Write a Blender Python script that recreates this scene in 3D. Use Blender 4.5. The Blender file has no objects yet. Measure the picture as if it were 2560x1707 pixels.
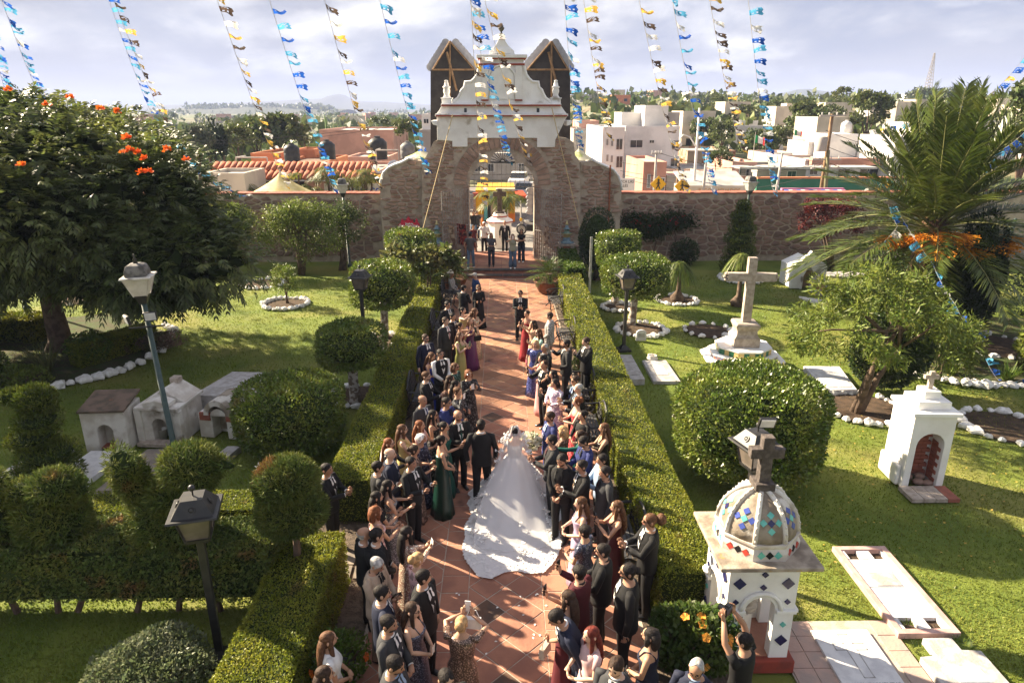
import bpy, math, random
import numpy as np
from mathutils import Vector, Matrix
rnd = random.Random(7); rng = np.random.default_rng(7)
S = bpy.context.scene; COL = S.collection
R = math.radians; PI = math.pi
# ---------------------------------------------------------------- camera
PITCH, YAW, CAMH, FPX = R(18.72), R(0.86), 7.3, 1707.0
cd = bpy.data.cameras.new('camera'); cam = bpy.data.objects.new('camera', cd); COL.objects.link(cam)
cam.location = (0, 0, CAMH); cam.rotation_euler = (PI/2-PITCH, 0, -YAW)
cd.sensor_width = 36; cd.lens = 24.0; cd.clip_start = 0.1; cd.clip_end = 20000
S.camera = cam
# ---------------------------------------------------------------- light
SUN_EL = R(30); SUN_DIR = Vector((0.85, -0.53, 0)).normalized()      # direction the shadows fall
w = bpy.data.worlds.new('World'); S.world = w; w.use_nodes = True
nt = w.node_tree; nt.nodes.clear(); N = nt.nodes.new; L = nt.links.new
out = N('ShaderNodeOutputWorld'); bg = N('ShaderNodeBackground'); bg.inputs['Strength'].default_value = 0.06
sky = N('ShaderNodeTexSky'); sky.sky_type = 'NISHITA'; sky.sun_disc = False
sky.sun_elevation = SUN_EL; sky.sun_rotation = math.atan2(-SUN_DIR.x, -SUN_DIR.y); sky.air_density = 1.0; sky.dust_density = 1.5
tc = N('ShaderNodeTexCoord'); sep = N('ShaderNodeSeparateXYZ'); L(tc.outputs['Generated'], sep.inputs[0])
def mth(op, a, b=None, c=None):
    n = N('ShaderNodeMath'); n.operation = op
    for i, x in enumerate((a, b, c)):
        if x is None: continue
        if isinstance(x, (int, float)): n.inputs[i].default_value = x
        else: L(x, n.inputs[i])
    return n.outputs[0]
zz = mth('ADD', mth('MAXIMUM', sep.outputs[2], 0.0), 0.30)
cmb = N('ShaderNodeCombineXYZ'); L(mth('DIVIDE', sep.outputs[0], zz), cmb.inputs[0]); L(mth('DIVIDE', sep.outputs[1], zz), cmb.inputs[1])
n1 = N('ShaderNodeTexNoise'); n1.inputs['Scale'].default_value = 1.5; n1.inputs['Detail'].default_value = 9; n1.inputs['Roughness'].default_value = 0.6
n1.inputs['Distortion'].default_value = 0.3
mp = N('ShaderNodeMapping'); mp.inputs['Location'].default_value = (8.3, 2.2, 0); L(cmb.outputs[0], mp.inputs[0]); L(mp.outputs[0], n1.inputs['Vector'])
cr = N('ShaderNodeValToRGB'); cr.color_ramp.elements[0].position = 0.38; cr.color_ramp.elements[1].position = 0.56
L(n1.outputs['Fac'], cr.inputs[0])
n2 = N('ShaderNodeTexNoise'); n2.inputs['Scale'].default_value = 2.2; n2.inputs['Detail'].default_value = 7; n2.inputs['Roughness'].default_value = 0.55
mp2 = N('ShaderNodeMapping'); mp2.inputs['Location'].default_value = (7.2, 4.7, 0); L(cmb.outputs[0], mp2.inputs[0]); L(mp2.outputs[0], n2.inputs['Vector'])
cc = N('ShaderNodeValToRGB'); cc.color_ramp.elements[0].position = 0.45; cc.color_ramp.elements[1].position = 0.62
cc.color_ramp.elements[0].color = (1.75, 1.8, 2.05, 1); cc.color_ramp.elements[1].color = (3.7, 3.66, 3.66, 1)
L(n2.outputs['Fac'], cc.inputs[0])
skb = N('ShaderNodeMix'); skb.data_type = 'RGBA'; skb.inputs[0].default_value = 0.94
L(sky.outputs[0], skb.inputs[6]); skb.inputs[7].default_value = (1.3, 1.4, 1.85, 1)
mx = N('ShaderNodeMix'); mx.data_type = 'RGBA'
hzm = N('ShaderNodeMapRange'); hzm.interpolation_type = 'SMOOTHSTEP'; L(sep.outputs[2], hzm.inputs[0]); hzm.inputs[1].default_value = 0.005; hzm.inputs[2].default_value = 0.06
L(mth('MULTIPLY', cr.outputs[0], hzm.outputs[0]), mx.inputs[0]); L(skb.outputs[2], mx.inputs[6]); L(cc.outputs[0], mx.inputs[7])
L(mx.outputs[2], bg.inputs[0]); L(bg.outputs[0], out.inputs[0])
sl = bpy.data.lights.new('sun', 'SUN'); sun = bpy.data.objects.new('sun', sl); COL.objects.link(sun)
sl.energy = 4.2; sl.angle = R(1.0); sl.color = (1.0, 0.84, 0.61)
dv = Vector((SUN_DIR.x*math.cos(SUN_EL), SUN_DIR.y*math.cos(SUN_EL), -math.sin(SUN_EL)))
sun.rotation_euler = dv.to_track_quat('-Z', 'Y').to_euler()
S.view_settings.view_transform = 'Standard'; S.view_settings.look = 'None'; S.view_settings.gamma = 1.0
S.view_settings.exposure = 2.35; S.view_settings.use_curve_mapping = False
S.cycles.max_bounces = 6; S.cycles.diffuse_bounces = 3; S.cycles.glossy_bounces = 2; S.cycles.transmission_bounces = 3
S.cycles.transparent_max_bounces = 12; S.cycles.volume_bounces = 0
S.cycles.use_denoising = True
# ---------------------------------------------------------------- pixels of the 2560 x 1707 survey -> points of the place
CP, SP, CY, SY = math.cos(PITCH), math.sin(PITCH), math.cos(YAW), math.sin(YAW)
def ray(px, py):
    u = (px-1280)/FPX; v = (853.5-py)/FPX
    return (CP*SY+u*CY+v*SP*SY, CP*CY-u*SY+v*SP*CY, -SP+v*CP)
def gz(px, py, z=0.0):                  # the point at height z
    d = ray(px, py); t = (z-CAMH)/d[2]; return Vector((d[0]*t, d[1]*t, z))
def gy(px, py, Y):                      # the point at distance Y
    d = ray(px, py); t = Y/d[1]; return Vector((d[0]*t, Y, CAMH+d[2]*t))
KD = 2560/2352
def dz(x, y, z=0.0): return gz(x*KD, y*KD, z)
def dy(x, y, Y): return gy(x*KD, y*KD, Y)
# ---------------------------------------------------------------- objects
def link(name, data, parent=None, loc=(0, 0, 0), rz=0.0):
    o = bpy.data.objects.new(name, data); COL.objects.link(o)
    if parent is not None: o.parent = parent
    o.location = loc; o.rotation_euler = (0, 0, rz); return o
def tag(o, label, cat, group=None):
    o['label'] = label; o['category'] = cat
    if group: o['group'] = group
    return o
def thing(name, label, cat, loc=(0, 0, 0), rz=0.0, group=None):
    return tag(link(name, None, None, loc, rz), label, cat, group)
def kind(o, k): o['kind'] = k; return o
def copy_tree(o, parent=None):
    c = o.copy(); COL.objects.link(c); c.parent = parent
    for ch in o.children: copy_tree(ch, c)
    return c
def np_mesh(name, V, F):
    V = np.asarray(V, np.float32); F = np.asarray(F, np.int32); me = bpy.data.meshes.new(name)
    k = F.shape[1]; me.vertices.add(len(V)); me.vertices.foreach_set('co', V.ravel())
    me.loops.add(F.size); me.loops.foreach_set('vertex_index', F.ravel())
    me.polygons.add(len(F)); me.polygons.foreach_set('loop_start', np.arange(0, F.size, k, dtype=np.int32))
    me.update(calc_edges=True); return me
def setmat(me, mats):
    for m in (mats if isinstance(mats, (list, tuple)) else [mats]): me.materials.append(m)
class MB:
    def __init__(s): s.v = []; s.f = []; s.m = []
    def add(s, vs, fs, mi=0):
        b = len(s.v); s.v.extend(tuple(v) for v in vs)
        for f in fs: s.f.append(tuple(i+b for i in f)); s.m.append(mi)
        return s
    def box(s, cx, cy, cz, sx, sy, sz, rz=0.0, mi=0, tap=1.0, rx=0.0):
        vs = []; c, n = math.cos(rz), math.sin(rz); c2, n2 = math.cos(rx), math.sin(rx)
        for k, z in ((1, -.5), (tap, .5)):
            for x, y in ((-.5, -.5), (.5, -.5), (.5, .5), (-.5, .5)):
                X, Y, Zz = x*sx*k, y*sy*k, z*sz
                Y, Zz = Y*c2-Zz*n2, Y*n2+Zz*c2
                vs.append((cx+X*c-Y*n, cy+X*n+Y*c, cz+Zz))
        return s.add(vs, [(3, 2, 1, 0), (4, 5, 6, 7), (0, 1, 5, 4), (1, 2, 6, 5), (2, 3, 7, 6), (3, 0, 4, 7)], mi)
    def bb(s, x0, x1, y0, y1, z0, z1, mi=0): return s.box((x0+x1)/2, (y0+y1)/2, (z0+z1)/2, x1-x0, y1-y0, z1-z0, 0, mi)
    def loft(s, rings, mi=0, cap=True, close=True):
        n = len(rings[0]); b = len(s.v)
        for r in rings: s.v.extend(tuple(p) for p in r)
        m = n if close else n-1
        for i in range(len(rings)-1):
            for j in range(m):
                a = b+i*n+j; c = b+i*n+(j+1) % n
                s.f.append((a, c, c+n, a+n)); s.m.append(mi)
        if cap:
            s.f.append(tuple(b+j for j in reversed(range(n)))); s.m.append(mi)
            e = b+(len(rings)-1)*n; s.f.append(tuple(e+j for j in range(n))); s.m.append(mi)
        return s
    def tube(s, pts, rad, n=8, mi=0, cap=True):
        pts = [Vector(p) for p in pts]
        if not isinstance(rad, list): rad = [rad]*len(pts)
        up = Vector((0, 0, 1)); rings = []; u = None
        for i, p in enumerate(pts):
            t = (pts[min(i+1, len(pts)-1)]-pts[max(i-1, 0)])
            t = t.normalized() if t.length > 1e-9 else up
            if u is None:
                ref = up if abs(t.z) < .9 else Vector((0, 1, 0)); u = ref.cross(t).normalized()
            else:
                u = u-t*u.dot(t); u = u.normalized() if u.length > 1e-6 else t.orthogonal().normalized()
            v = t.cross(u); r = rad[i]; ra, rb = r if isinstance(r, tuple) else (r, r)
            rings.append([p+u*(ra*math.cos(2*PI*k/n))+v*(rb*math.sin(2*PI*k/n)) for k in range(n)])
        return s.loft(rings, mi, cap)
    def lathe(s, prof, n=16, mi=0, c=(0, 0, 0), sq=(1, 1), ph=0.0):
        return s.loft([[(c[0]+r*sq[0]*math.cos(2*PI*k/n+ph), c[1]+r*sq[1]*math.sin(2*PI*k/n+ph), c[2]+z) for k in range(n)] for r, z in prof], mi)
    def prism(s, poly, y0, y1, mi=0):        # polygon in XZ pushed along Y
        n = len(poly); vs = [(x, y0, z) for x, z in poly]+[(x, y1, z) for x, z in poly]
        return s.add(vs, [tuple(range(n)), tuple(reversed(range(n, 2*n)))]+[(i+n, (i+1) % n+n, (i+1) % n, i) for i in range(n)], mi)
    def slab(s, poly, z0, z1, mi=0):         # polygon in XY pushed along Z
        n = len(poly); vs = [(x, y, z0) for x, y in poly]+[(x, y, z1) for x, y in poly]
        return s.add(vs, [tuple(reversed(range(n))), tuple(range(n, 2*n))]+[(i, (i+1) % n, (i+1) % n+n, i+n) for i in range(n)], mi)
    def ball(s, c, r, n=8, mi=0):
        r = r if isinstance(r, tuple) else (r, r, r)
        m = max(4, n*3//4)
        return s.loft([[(c[0]+r[0]*math.sin(PI*(i+.04)/(m+.08))*math.cos(2*PI*k/n), c[1]+r[1]*math.sin(PI*(i+.04)/(m+.08))*math.sin(2*PI*k/n),
                         c[2]-r[2]*math.cos(PI*(i+.04)/(m+.08))) for k in range(n)] for i in range(m+1)], mi)
    def xf(s, M, a=0):
        for i in range(a, len(s.v)): s.v[i] = tuple(M @ Vector(s.v[i]))
        return s
    def mesh(s, name, mats, smooth=False):
        me = bpy.data.meshes.new(name); me.from_pydata(s.v, [], s.f); setmat(me, mats)
        if isinstance(mats, (list, tuple)) and len(mats) > 1: me.polygons.foreach_set('material_index', s.m)
        if smooth: me.polygons.foreach_set('use_smooth', [True]*len(s.f))
        me.update(); return me
    def build(s, name, mats, parent=None, loc=(0, 0, 0), rz=0.0, smooth=False, bevel=0.0):
        o = link(name, s.mesh(name, mats, smooth), parent, loc, rz)
        if bevel:
            b = o.modifiers.new('edge', 'BEVEL'); b.width = bevel; b.segments = 2; b.limit_method = 'ANGLE'; b.angle_limit = R(40)
        return o
# ---------------------------------------------------------------- materials
_mc = {}
def mat(name, c, c2=None, sc=2.0, rough=.8, bump=0.0, bsc=25.0, isl=0.0, metal=0.0, spec=.3, lo=.4, hi=.62, c3=None, sc3=.6, lo3=.5, hi3=.62, hue=0.0, trans=0.0, emit=None, alpha=1.0, local=False, dist=.02):
    if name in _mc: return _mc[name]
    m = bpy.data.materials.new(name); m.use_nodes = True; _mc[name] = m
    t = m.node_tree; n = t.nodes; p = n['Principled BSDF']; o = n['Material Output']; lk = t.links.new
    p.inputs['Roughness'].default_value = rough; p.inputs['Metallic'].default_value = metal; p.inputs['Specular IOR Level'].default_value = spec
    if local: g = n.new('ShaderNodeTexCoord').outputs['Object']
    else: g = n.new('ShaderNodeNewGeometry').outputs['Position']
    def noise(s_, det=5):
        x = n.new('ShaderNodeTexNoise'); x.inputs['Scale'].default_value = s_; x.inputs['Detail'].default_value = det; lk(g, x.inputs['Vector']); return x.outputs['Fac']
    def mix(f, a, b):
        x = n.new('ShaderNodeMix'); x.data_type = 'RGBA'
        if isinstance(f, float): x.inputs[0].default_value = f
        else: lk(f, x.inputs[0])
        for i, q in ((6, a), (7, b)):
            if isinstance(q, tuple): x.inputs[i].default_value = (*q, 1)
            else: lk(q, x.inputs[i])
        return x.outputs[2]
    def mr(v, a, b):
        x = n.new('ShaderNodeMapRange'); x.interpolation_type = 'SMOOTHSTEP'; lk(v, x.inputs[0]); x.inputs[1].default_value = a; x.inputs[2].default_value = b; return x.outputs[0]
    col = tuple(c)
    if c2: col = mix(mr(noise(sc), lo, hi), col, tuple(c2))
    if c3: col = mix(mr(noise(sc3, 8), lo3, hi3), col, tuple(c3))
    if isl or hue:
        x = n.new('ShaderNodeNewGeometry'); h = n.new('ShaderNodeHueSaturation')
        a = n.new('ShaderNodeMapRange'); lk(x.outputs['Random Per Island'], a.inputs[0]); a.inputs[3].default_value = 1-isl; a.inputs[4].default_value = 1+isl; lk(a.outputs[0], h.inputs['Value'])
        if hue:
            q = n.new('ShaderNodeMath'); q.operation = 'MULTIPLY_ADD'; b = n.new('ShaderNodeMath'); b.operation = 'FRACT'
            e = n.new('ShaderNodeMath'); e.operation = 'MULTIPLY'; lk(x.outputs['Random Per Island'], e.inputs[0]); e.inputs[1].default_value = 17.3; lk(e.outputs[0], b.inputs[0])
            lk(b.outputs[0], q.inputs[0]); q.inputs[1].default_value = hue*2; q.inputs[2].default_value = .5-hue; lk(q.outputs[0], h.inputs['Hue'])
        if isinstance(col, tuple): h.inputs['Color'].default_value = (*col, 1)
        else: lk(col, h.inputs['Color'])
        col = h.outputs[0]
    if isinstance(col, tuple): p.inputs['Base Color'].default_value = (*col, 1)
    else: lk(col, p.inputs['Base Color'])
    if bump:
        b = n.new('ShaderNodeBump'); b.inputs['Strength'].default_value = bump; b.inputs['Distance'].default_value = dist
        lk(noise(bsc, 6), b.inputs['Height']); lk(b.outputs[0], p.inputs['Normal'])
    if emit: p.inputs['Emission Color'].default_value = (*emit[:3], 1); p.inputs['Emission Strength'].default_value = emit[3]
    if trans:
        tr = n.new('ShaderNodeBsdfTranslucent'); ms = n.new('ShaderNodeMixShader'); ms.inputs[0].default_value = trans
        if isinstance(col, tuple): tr.inputs[0].default_value = (*col, 1)
        else: lk(col, tr.inputs[0])
        lk(p.outputs[0], ms.inputs[1]); lk(tr.outputs[0], ms.inputs[2]); lk(ms.outputs[0], o.inputs[0])
    if alpha < 1: p.inputs['Alpha'].default_value = alpha
    return m
def leafm(name, a, b, isl=.35, hue=.02, trans=.35, sc=1.2, rough=.5, spec=.35, **k): return mat(name, a, b, sc=sc, rough=rough, isl=isl, hue=hue, trans=trans, spec=spec, **k)
M_white = mat('lime_white', (.87, .86, .84), (.78, .76, .73), sc=1.5, rough=.85, bump=.25, bsc=12, c3=(.42, .38, .32), sc3=1.1, lo3=.6, hi3=.72)
M_clean = mat('white_paint', (.86, .85, .82), (.78, .76, .72), sc=2.0, rough=.8, bump=.15, bsc=15)
M_red = mat('oxide_red', (.36, .075, .045), (.27, .06, .04), sc=4, rough=.8)
M_black = mat('black_iron', (.018, .018, .019), (.03, .028, .026), sc=8, rough=.45, spec=.5)
M_green = mat('green_iron', (.035, .065, .06), (.05, .08, .07), sc=8, rough=.5, spec=.45)
M_mort = mat('mortar', (.48, .40, .32), (.36, .29, .23), sc=3, rough=.95, bump=.6, bsc=14)
M_stone = mat('rubble_stone', (.27, .195, .135), (.18, .135, .10), sc=1.6, rough=.9, bump=.7, bsc=18, isl=.5, hue=.03)
M_stoneL = mat('gate_stone', (.38, .285, .195), (.25, .18, .12), sc=1.6, rough=.9, bump=.7, bsc=18, isl=.5, hue=.03)
M_brick = mat('brick', (.33, .13, .075), (.25, .105, .065), sc=5, rough=.9, bump=.5, bsc=30, isl=.3, hue=.012)
M_rockw = mat('painted_rock', (.80, .79, .77), (.66, .64, .60), sc=9, rough=.85, bump=.5, bsc=18)
M_glass = mat('dark_glass', (.03, .035, .04), rough=.08, spec=.6)
M_wood = mat('timber', (.26, .17, .10), (.18, .11, .06), sc=6, rough=.85)
M_bark = mat('bark', (.15, .105, .075), (.09, .062, .045), sc=7, rough=.95, bump=.9, bsc=26)
M_soil = mat('soil', (.085, .055, .035), (.05, .034, .022), sc=5, rough=1, bump=.9, bsc=30)
# ================================================================ ground, path, walls
M_lawn = mat('lawn', (.15, .19, .028), (.105, .15, .02), sc=.9, rough=.9, bump=.8, bsc=55, c3=(.23, .22, .055), sc3=.35, lo3=.45, hi3=.7, dist=.03)
M_field = mat('fields', (.10, .12, .05), (.17, .15, .09), sc=.012, rough=1, c3=(.07, .09, .04), sc3=.03)
M_street = mat('street', (.23, .21, .19), (.17, .16, .15), sc=.8, rough=.9, bump=.2, bsc=8)
M_tile = mat('terracotta_tile', (.38, .19, .115), (.28, .14, .09), sc=1.7, rough=.72, bump=.3, bsc=22, isl=.16, hue=.008, c3=(.12, .065, .045), sc3=1.6, lo3=.62, hi3=.75, spec=.25)
M_tiled = mat('worn_tile', (.13, .075, .05), (.09, .06, .045), sc=4, rough=.8, bump=.4, bsc=25)
M_grout = mat('grout', (.46, .38, .31), (.36, .29, .23), sc=6, rough=.95, bump=.4, bsc=40)
M_edge = mat('dark_step_stone', (.07, .062, .058), (.11, .095, .085), sc=3, rough=.85, bump=.5, bsc=20, isl=.3)
M_flag = mat('flagstone', (.26, .22, .18), (.17, .145, .12), sc=2.2, rough=.9, bump=.9, bsc=7)
def sheet(name, x0, x1, y0, y1, z, m, k='structure'):
    me = np_mesh(name, [(x0, y0, z), (x1, y0, z), (x1, y1, z), (x0, y1, z)], [(0, 1, 2, 3)]); setmat(me, m); return kind(link(name, me), k)
sheet('ground', -9000, 9000, -300, 9000, -.09, M_field)
sheet('street', -34, 60, 35.2, 70, -.012, M_street)
# lawn: a gently uneven sheet
xs = np.linspace(-42, 42, 120); ys = np.linspace(-6, 34.5, 80); X, Yg = np.meshgrid(xs, ys)
Zl = .012*np.sin(X*1.3+Yg*.7)+.01*np.sin(X*.5-Yg*1.1)
ii = np.arange(119)[None, :]+120*np.arange(79)[:, None]
me = np_mesh('lawn', np.stack([X, Yg, Zl-.03], -1).reshape(-1, 3), np.stack([ii, ii+1, ii+121, ii+120], -1).reshape(-1, 4)); setmat(me, M_lawn); kind(link('lawn', me), 'structure')
# mown grass
def grass(n, fx, sc, name, m):
    u = rng.random(n); y = 6.2+(31-6.2)*u**2.0; f = y*CP+2.3; x = (rng.random(n)*2-1)*f*.80
    ok = fx(x, y); x, y = x[ok], y[ok]; n = len(x)
    h = sc*(.5+rng.random(n))*(1+y*.03); a = rng.random(n)*6.283; wd = h*.28
    lx, ly = rng.normal(0, .35, n)*h, rng.normal(0, .35, n)*h
    z = .012*np.sin(x*1.3+y*.7)+.01*np.sin(x*.5-y*1.1)-.032
    V = np.empty((n, 3, 3)); V[:, 0] = np.stack([x-np.cos(a)*wd, y-np.sin(a)*wd, z], -1); V[:, 1] = np.stack([x+np.cos(a)*wd, y+np.sin(a)*wd, z], -1); V[:, 2] = np.stack([x+lx, y+ly, z+h], -1)
    me = np_mesh(name, V.reshape(-1, 3), np.arange(3*n).reshape(-1, 3)); setmat(me, m); return tag(kind(link(name, me), 'stuff'), 'short mown green lawn grass on both sides of the path', 'grass')
M_grass = leafm('grass_blade', (.155, .205, .026), (.22, .24, .048), isl=.3, hue=.015, trans=.4, sc=.5)
def lawn_zone(x, y):
    r = ((x > 3.3) & ~((x < 5.8) & (y < 8.35)) & ~((x > 5.7) & (x < 6.75) & (y < 10.05)))
    l = (x < -3.4) & ~((y > 9.2) & (y < 10.35) & (x > -12))
    return r | l
grass(330000, lawn_zone, .026, 'grass', M_grass)
# ---------------------------------------------------------------- tiled path
path = kind(sheet('path', -2.05, 2.08, 3.5, 30.5, .010, M_grout), 'structure')
def clipx(poly, x0, x1):
    for s, k in ((1, x0), (-1, -x1)):
        o = []
        for i in range(len(poly)):
            a, b = poly[i-1], poly[i]; fa, fb = s*a[0]-k, s*b[0]-k
            if (fa >= 0) != (fb >= 0): t = fa/(fa-fb); o.append((a[0]+(b[0]-a[0])*t, a[1]+(b[1]-a[1])*t))
            if fb >= 0: o.append(b)
        poly = o
        if len(poly) < 3: return []
    return poly
DG = .585; tiles = []; cxm = .03
def diamonds(x0, x1, y0, y1):
    for j in range(int((y0-8.6)/DG*2)-2, int((y1-8.6)/DG*2)+3):
        for i in range(-9, 10):
            cx, cy_ = cxm+DG/2*i, 8.595+DG/2*j
            if (i+j) % 2 == 0: continue
            p = [(cx-DG/2, cy_), (cx, cy_-DG/2), (cx+DG/2, cy_), (cx, cy_+DG/2)]
            p = clipx(p, x0, x1); p = [(min(max(a, x0), x1), min(max(b, y0), y1)) for a, b in p]
            if len(p) >= 3: tiles.append(p)
diamonds(-.555, .615, 4, 30.4); diamonds(-2.0, -1.0, 4, 30.4); diamonds(1.06, 2.03, 4, 30.4)
for x0, x1 in ((-1.0, -.555), (.615, 1.06)):
    y = 4.0
    while y < 30.3: tiles.append([(x0, y), (x1, y), (x1, min(y+.42, 30.4)), (x0, min(y+.42, 30.4))]); y += .42
tiles2 = []
for p in tiles:
    ar = abs(sum(p[i-1][0]*p[i][1]-p[i][0]*p[i-1][1] for i in range(len(p))))/2
    if ar < .008: continue
    cx, cy_ = sum(q[0] for q in p)/len(p), sum(q[1] for q in p)/len(p)
    tiles2.append((cy_ if cy_ > 6.2 else cy_+100, cx, cy_, p))
tiles2.sort()
def tile_mb(mb, p, cx, cy_, ox, oy):
    q = []
    for a, b in p:
        d = math.hypot(a-cx, b-cy_); k = 1-.013/max(d, .05); q.append((cx+(a-cx)*k-ox, cy_+(b-cy_)*k-oy))
    h = .016+rnd.uniform(-.003, .003); n = len(q); q2 = [((x-cx+ox)*.985+cx-ox, (y-cy_+oy)*.985+cy_-oy) for x, y in q]
    mb.loft([[(x, y, .004) for x, y in q], [(x, y, h-.003) for x, y in q], [(x, y, h) for x, y in q2]])
dark = {rnd.randrange(300) for _ in range(30)}
rest = MB()
for i, (_, cx, cy_, p) in enumerate(tiles2):
    if i < 300:
        mb = MB(); tile_mb(mb, p, cx, cy_, cx, cy_)
        isd = (i in dark and len(p) == 4 and abs(cx) < .58) or (abs(cx+.26) < .1 and abs(cy_-8.595) < .1)
        mb.build('tile', M_tiled if isd else M_tile, path, (cx, cy_, 0))
    else: tile_mb(rest, p, cx, cy_, 0, 0)
kind(rest.build('far_tiles', M_tile, path), 'stuff')
# gravel margins
M_grav = mat('gravel_margin', (.15, .115, .085), (.085, .065, .05), sc=9, rough=1, bump=1.0, bsc=38, dist=.04)
sheet('gravel_margin', -3.4, -2.05, 3.5, 31, .003, M_grav); sheet('gravel_margin', 2.08, 3.3, 3.5, 31, .003, M_grav)
# crossing flagstone path on the left and the paving by the domed shrine
sp_ = sheet('flagstone_path', -13, -2.06, 9.35, 10.15, .009, M_soil)
x = -13.0
while x < -2.2:
    wdt = rnd.uniform(.5, .9)
    for (a, b) in ((9.37, 9.74), (9.76, 10.13)):
        mb = MB(); mb.slab([(x+.02+rnd.uniform(0, .03), a+rnd.uniform(0, .03)), (x+wdt-.02, a+rnd.uniform(0, .03)), (x+wdt-.03, b-rnd.uniform(0, .03)), (x+.02, b-rnd.uniform(0, .03))], .006, .03+rnd.uniform(0, .008)); mb.build('flagstone', M_flag, sp_)
    x += wdt
# steps and upper terrace
M_step = mat('step_riser', (.30, .13, .085), (.22, .10, .07), sc=4, rough=.85, bump=.3)
st = kind(MB().bb(-3.6, 3.5, 30.5, 31.6, -.01, .147).build('step', M_step), 'structure')
st2 = kind(MB().bb(-3.6, 3.5, 31.0, 35.4, -.005, .293).build('terrace', M_step), 'structure')
for yy, zt, par in ((30.47, .15, st), (30.97, .296, st2)):
    x = -3.6
    while x < 3.5:
        l = rnd.uniform(.7, 1.1); e = min(x+l, 3.5)
        MB().bb(x+.008, e-.008, yy, yy+.32, zt-.05, zt+.012).build('stone', M_edge, par, bevel=.012); x += l
mb = MB()
for j in range(5):
    for i in range(12): mb.bb(-3.5+i*.58+.01, -3.5+(i+1)*.58-.01, 31.32+j*.42, 31.32+(j+1)*.42-.02, .29, .305)
kind(mb.build('far_tiles', M_tile, st2), 'stuff')
# ---------------------------------------------------------------- rubble masonry
def voro(pts, rad):
    P = np.array(pts); cells = []
    for i, (x, z) in enumerate(pts):
        d = (P[:, 0]-x)**2+(P[:, 1]-z)**2; nb = np.where((d < rad*rad) & (d > 1e-9))[0]; nb = nb[np.argsort(d[nb])][:14]
        poly = [(x-1.1, z-1.1), (x+1.1, z-1.1), (x+1.1, z+1.1), (x-1.1, z+1.1)]
        for k in nb:
            nx, nz = P[k, 0]-x, P[k, 1]-z; c = nx*(x+P[k, 0])/2+nz*(z+P[k, 1])/2; o = []
            for j in range(len(poly)):
                a, b = poly[j-1], poly[j]; fa, fb = c-nx*a[0]-nz*a[1], c-nx*b[0]-nz*b[1]
                if (fa >= 0) != (fb >= 0): t = fa/(fa-fb); o.append((a[0]+(b[0]-a[0])*t, a[1]+(b[1]-a[1])*t))
                if fb >= 0: o.append(b)
            poly = o
            if len(poly) < 3: break
        cells.append(poly)
    return cells
def rubble(parent, inside, x0, x1, z0, z1, sx, sz, yf, m, maxp=300, depth=(.02, .07), order=None, mb_m=None):
    pts = []; r = 0; z = z0
    while z < z1+sz:
        x = x0-sx+(r % 2)*sx*.5
        while x < x1+sx: pts.append(((x+rnd.uniform(-.36, .36)*sx)/sx, (z+rnd.uniform(-.36, .36)*sz)/sz)); x += sx*(1 if rnd.random() < .8 else .6)
        z += sz; r += 1
    st = []
    for (cx, cz), poly in zip(pts, voro(pts, 3.0)):
        if len(poly) < 3: continue
        q = [(a*sx, b*sz) for a, b in poly]; ax = sum(a for a, b in q)/len(q); az = sum(b for a, b in q)/len(q)
        if not all(inside(ax+(a-ax)*.85, az+(b-az)*.85) for a, b in q): continue
        st.append((order(ax, az) if order else abs(ax), ax, az, q))
    st.sort(key=lambda t: t[0]); rest = MB()
    for i, (_, ax, az, q) in enumerate(st):
        d = rnd.uniform(*depth); rings = []
        for sh, y in ((.042, .03), (.05, -d*.7), (.09, -d)):
            rings.append([(a-(a-ax)*sh/max(math.hypot(a-ax, b-az), .12)-ax, y, b-(b-az)*sh/max(math.hypot(a-ax, b-az), .12)-az) for a, b in q])
        if i < maxp: MB().loft(rings).build('stone', m, parent, (ax, yf, az))
        else: rest.loft([[(a+ax, b+yf, c+az) for a, b, c in r_] for r_ in rings])
    if rest.v: kind(rest.build('small_stones', m, parent), 'stuff')
WY = 34.4
def bwall(name, label, x0, x1, sx0, sx1, cut):
    t = thing(name, label, 'wall')
    MB().bb(x0, x1, WY, WY+.7, -.1, 3.36).build('wall_core', M_mort, t)
    rubble(t, lambda x, z: sx0 < x < sx1 and .02 < z < 3.33, sx0, sx1, .1, 3.3, .50, .26, WY, M_stone, 300)
    x = sx0
    while x < sx1:
        MB().bb(x+.006, x+.29, WY-.05, WY+.75, 3.36, 3.42+rnd.uniform(-.012, .012)).build('coping_brick', M_brick, t); x += .3
    if sx0 > x0: MB().bb(x0, sx0, WY-.04, WY+.74, 3.36, 3.42).build('coping', M_brick, t)
    if sx1 < x1: MB().bb(sx1, x1, WY-.04, WY+.74, 3.36, 3.42).build('coping', M_brick, t)
bwall('boundary_wall', 'rubble stone boundary wall with brick coping, left of the gate', -40, -5.95, -18, -5.97, 0)
bwall('boundary_wall', 'rubble stone boundary wall with brick coping, right of the gate', 5.95, 45, 5.97, 21, 0)
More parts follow.
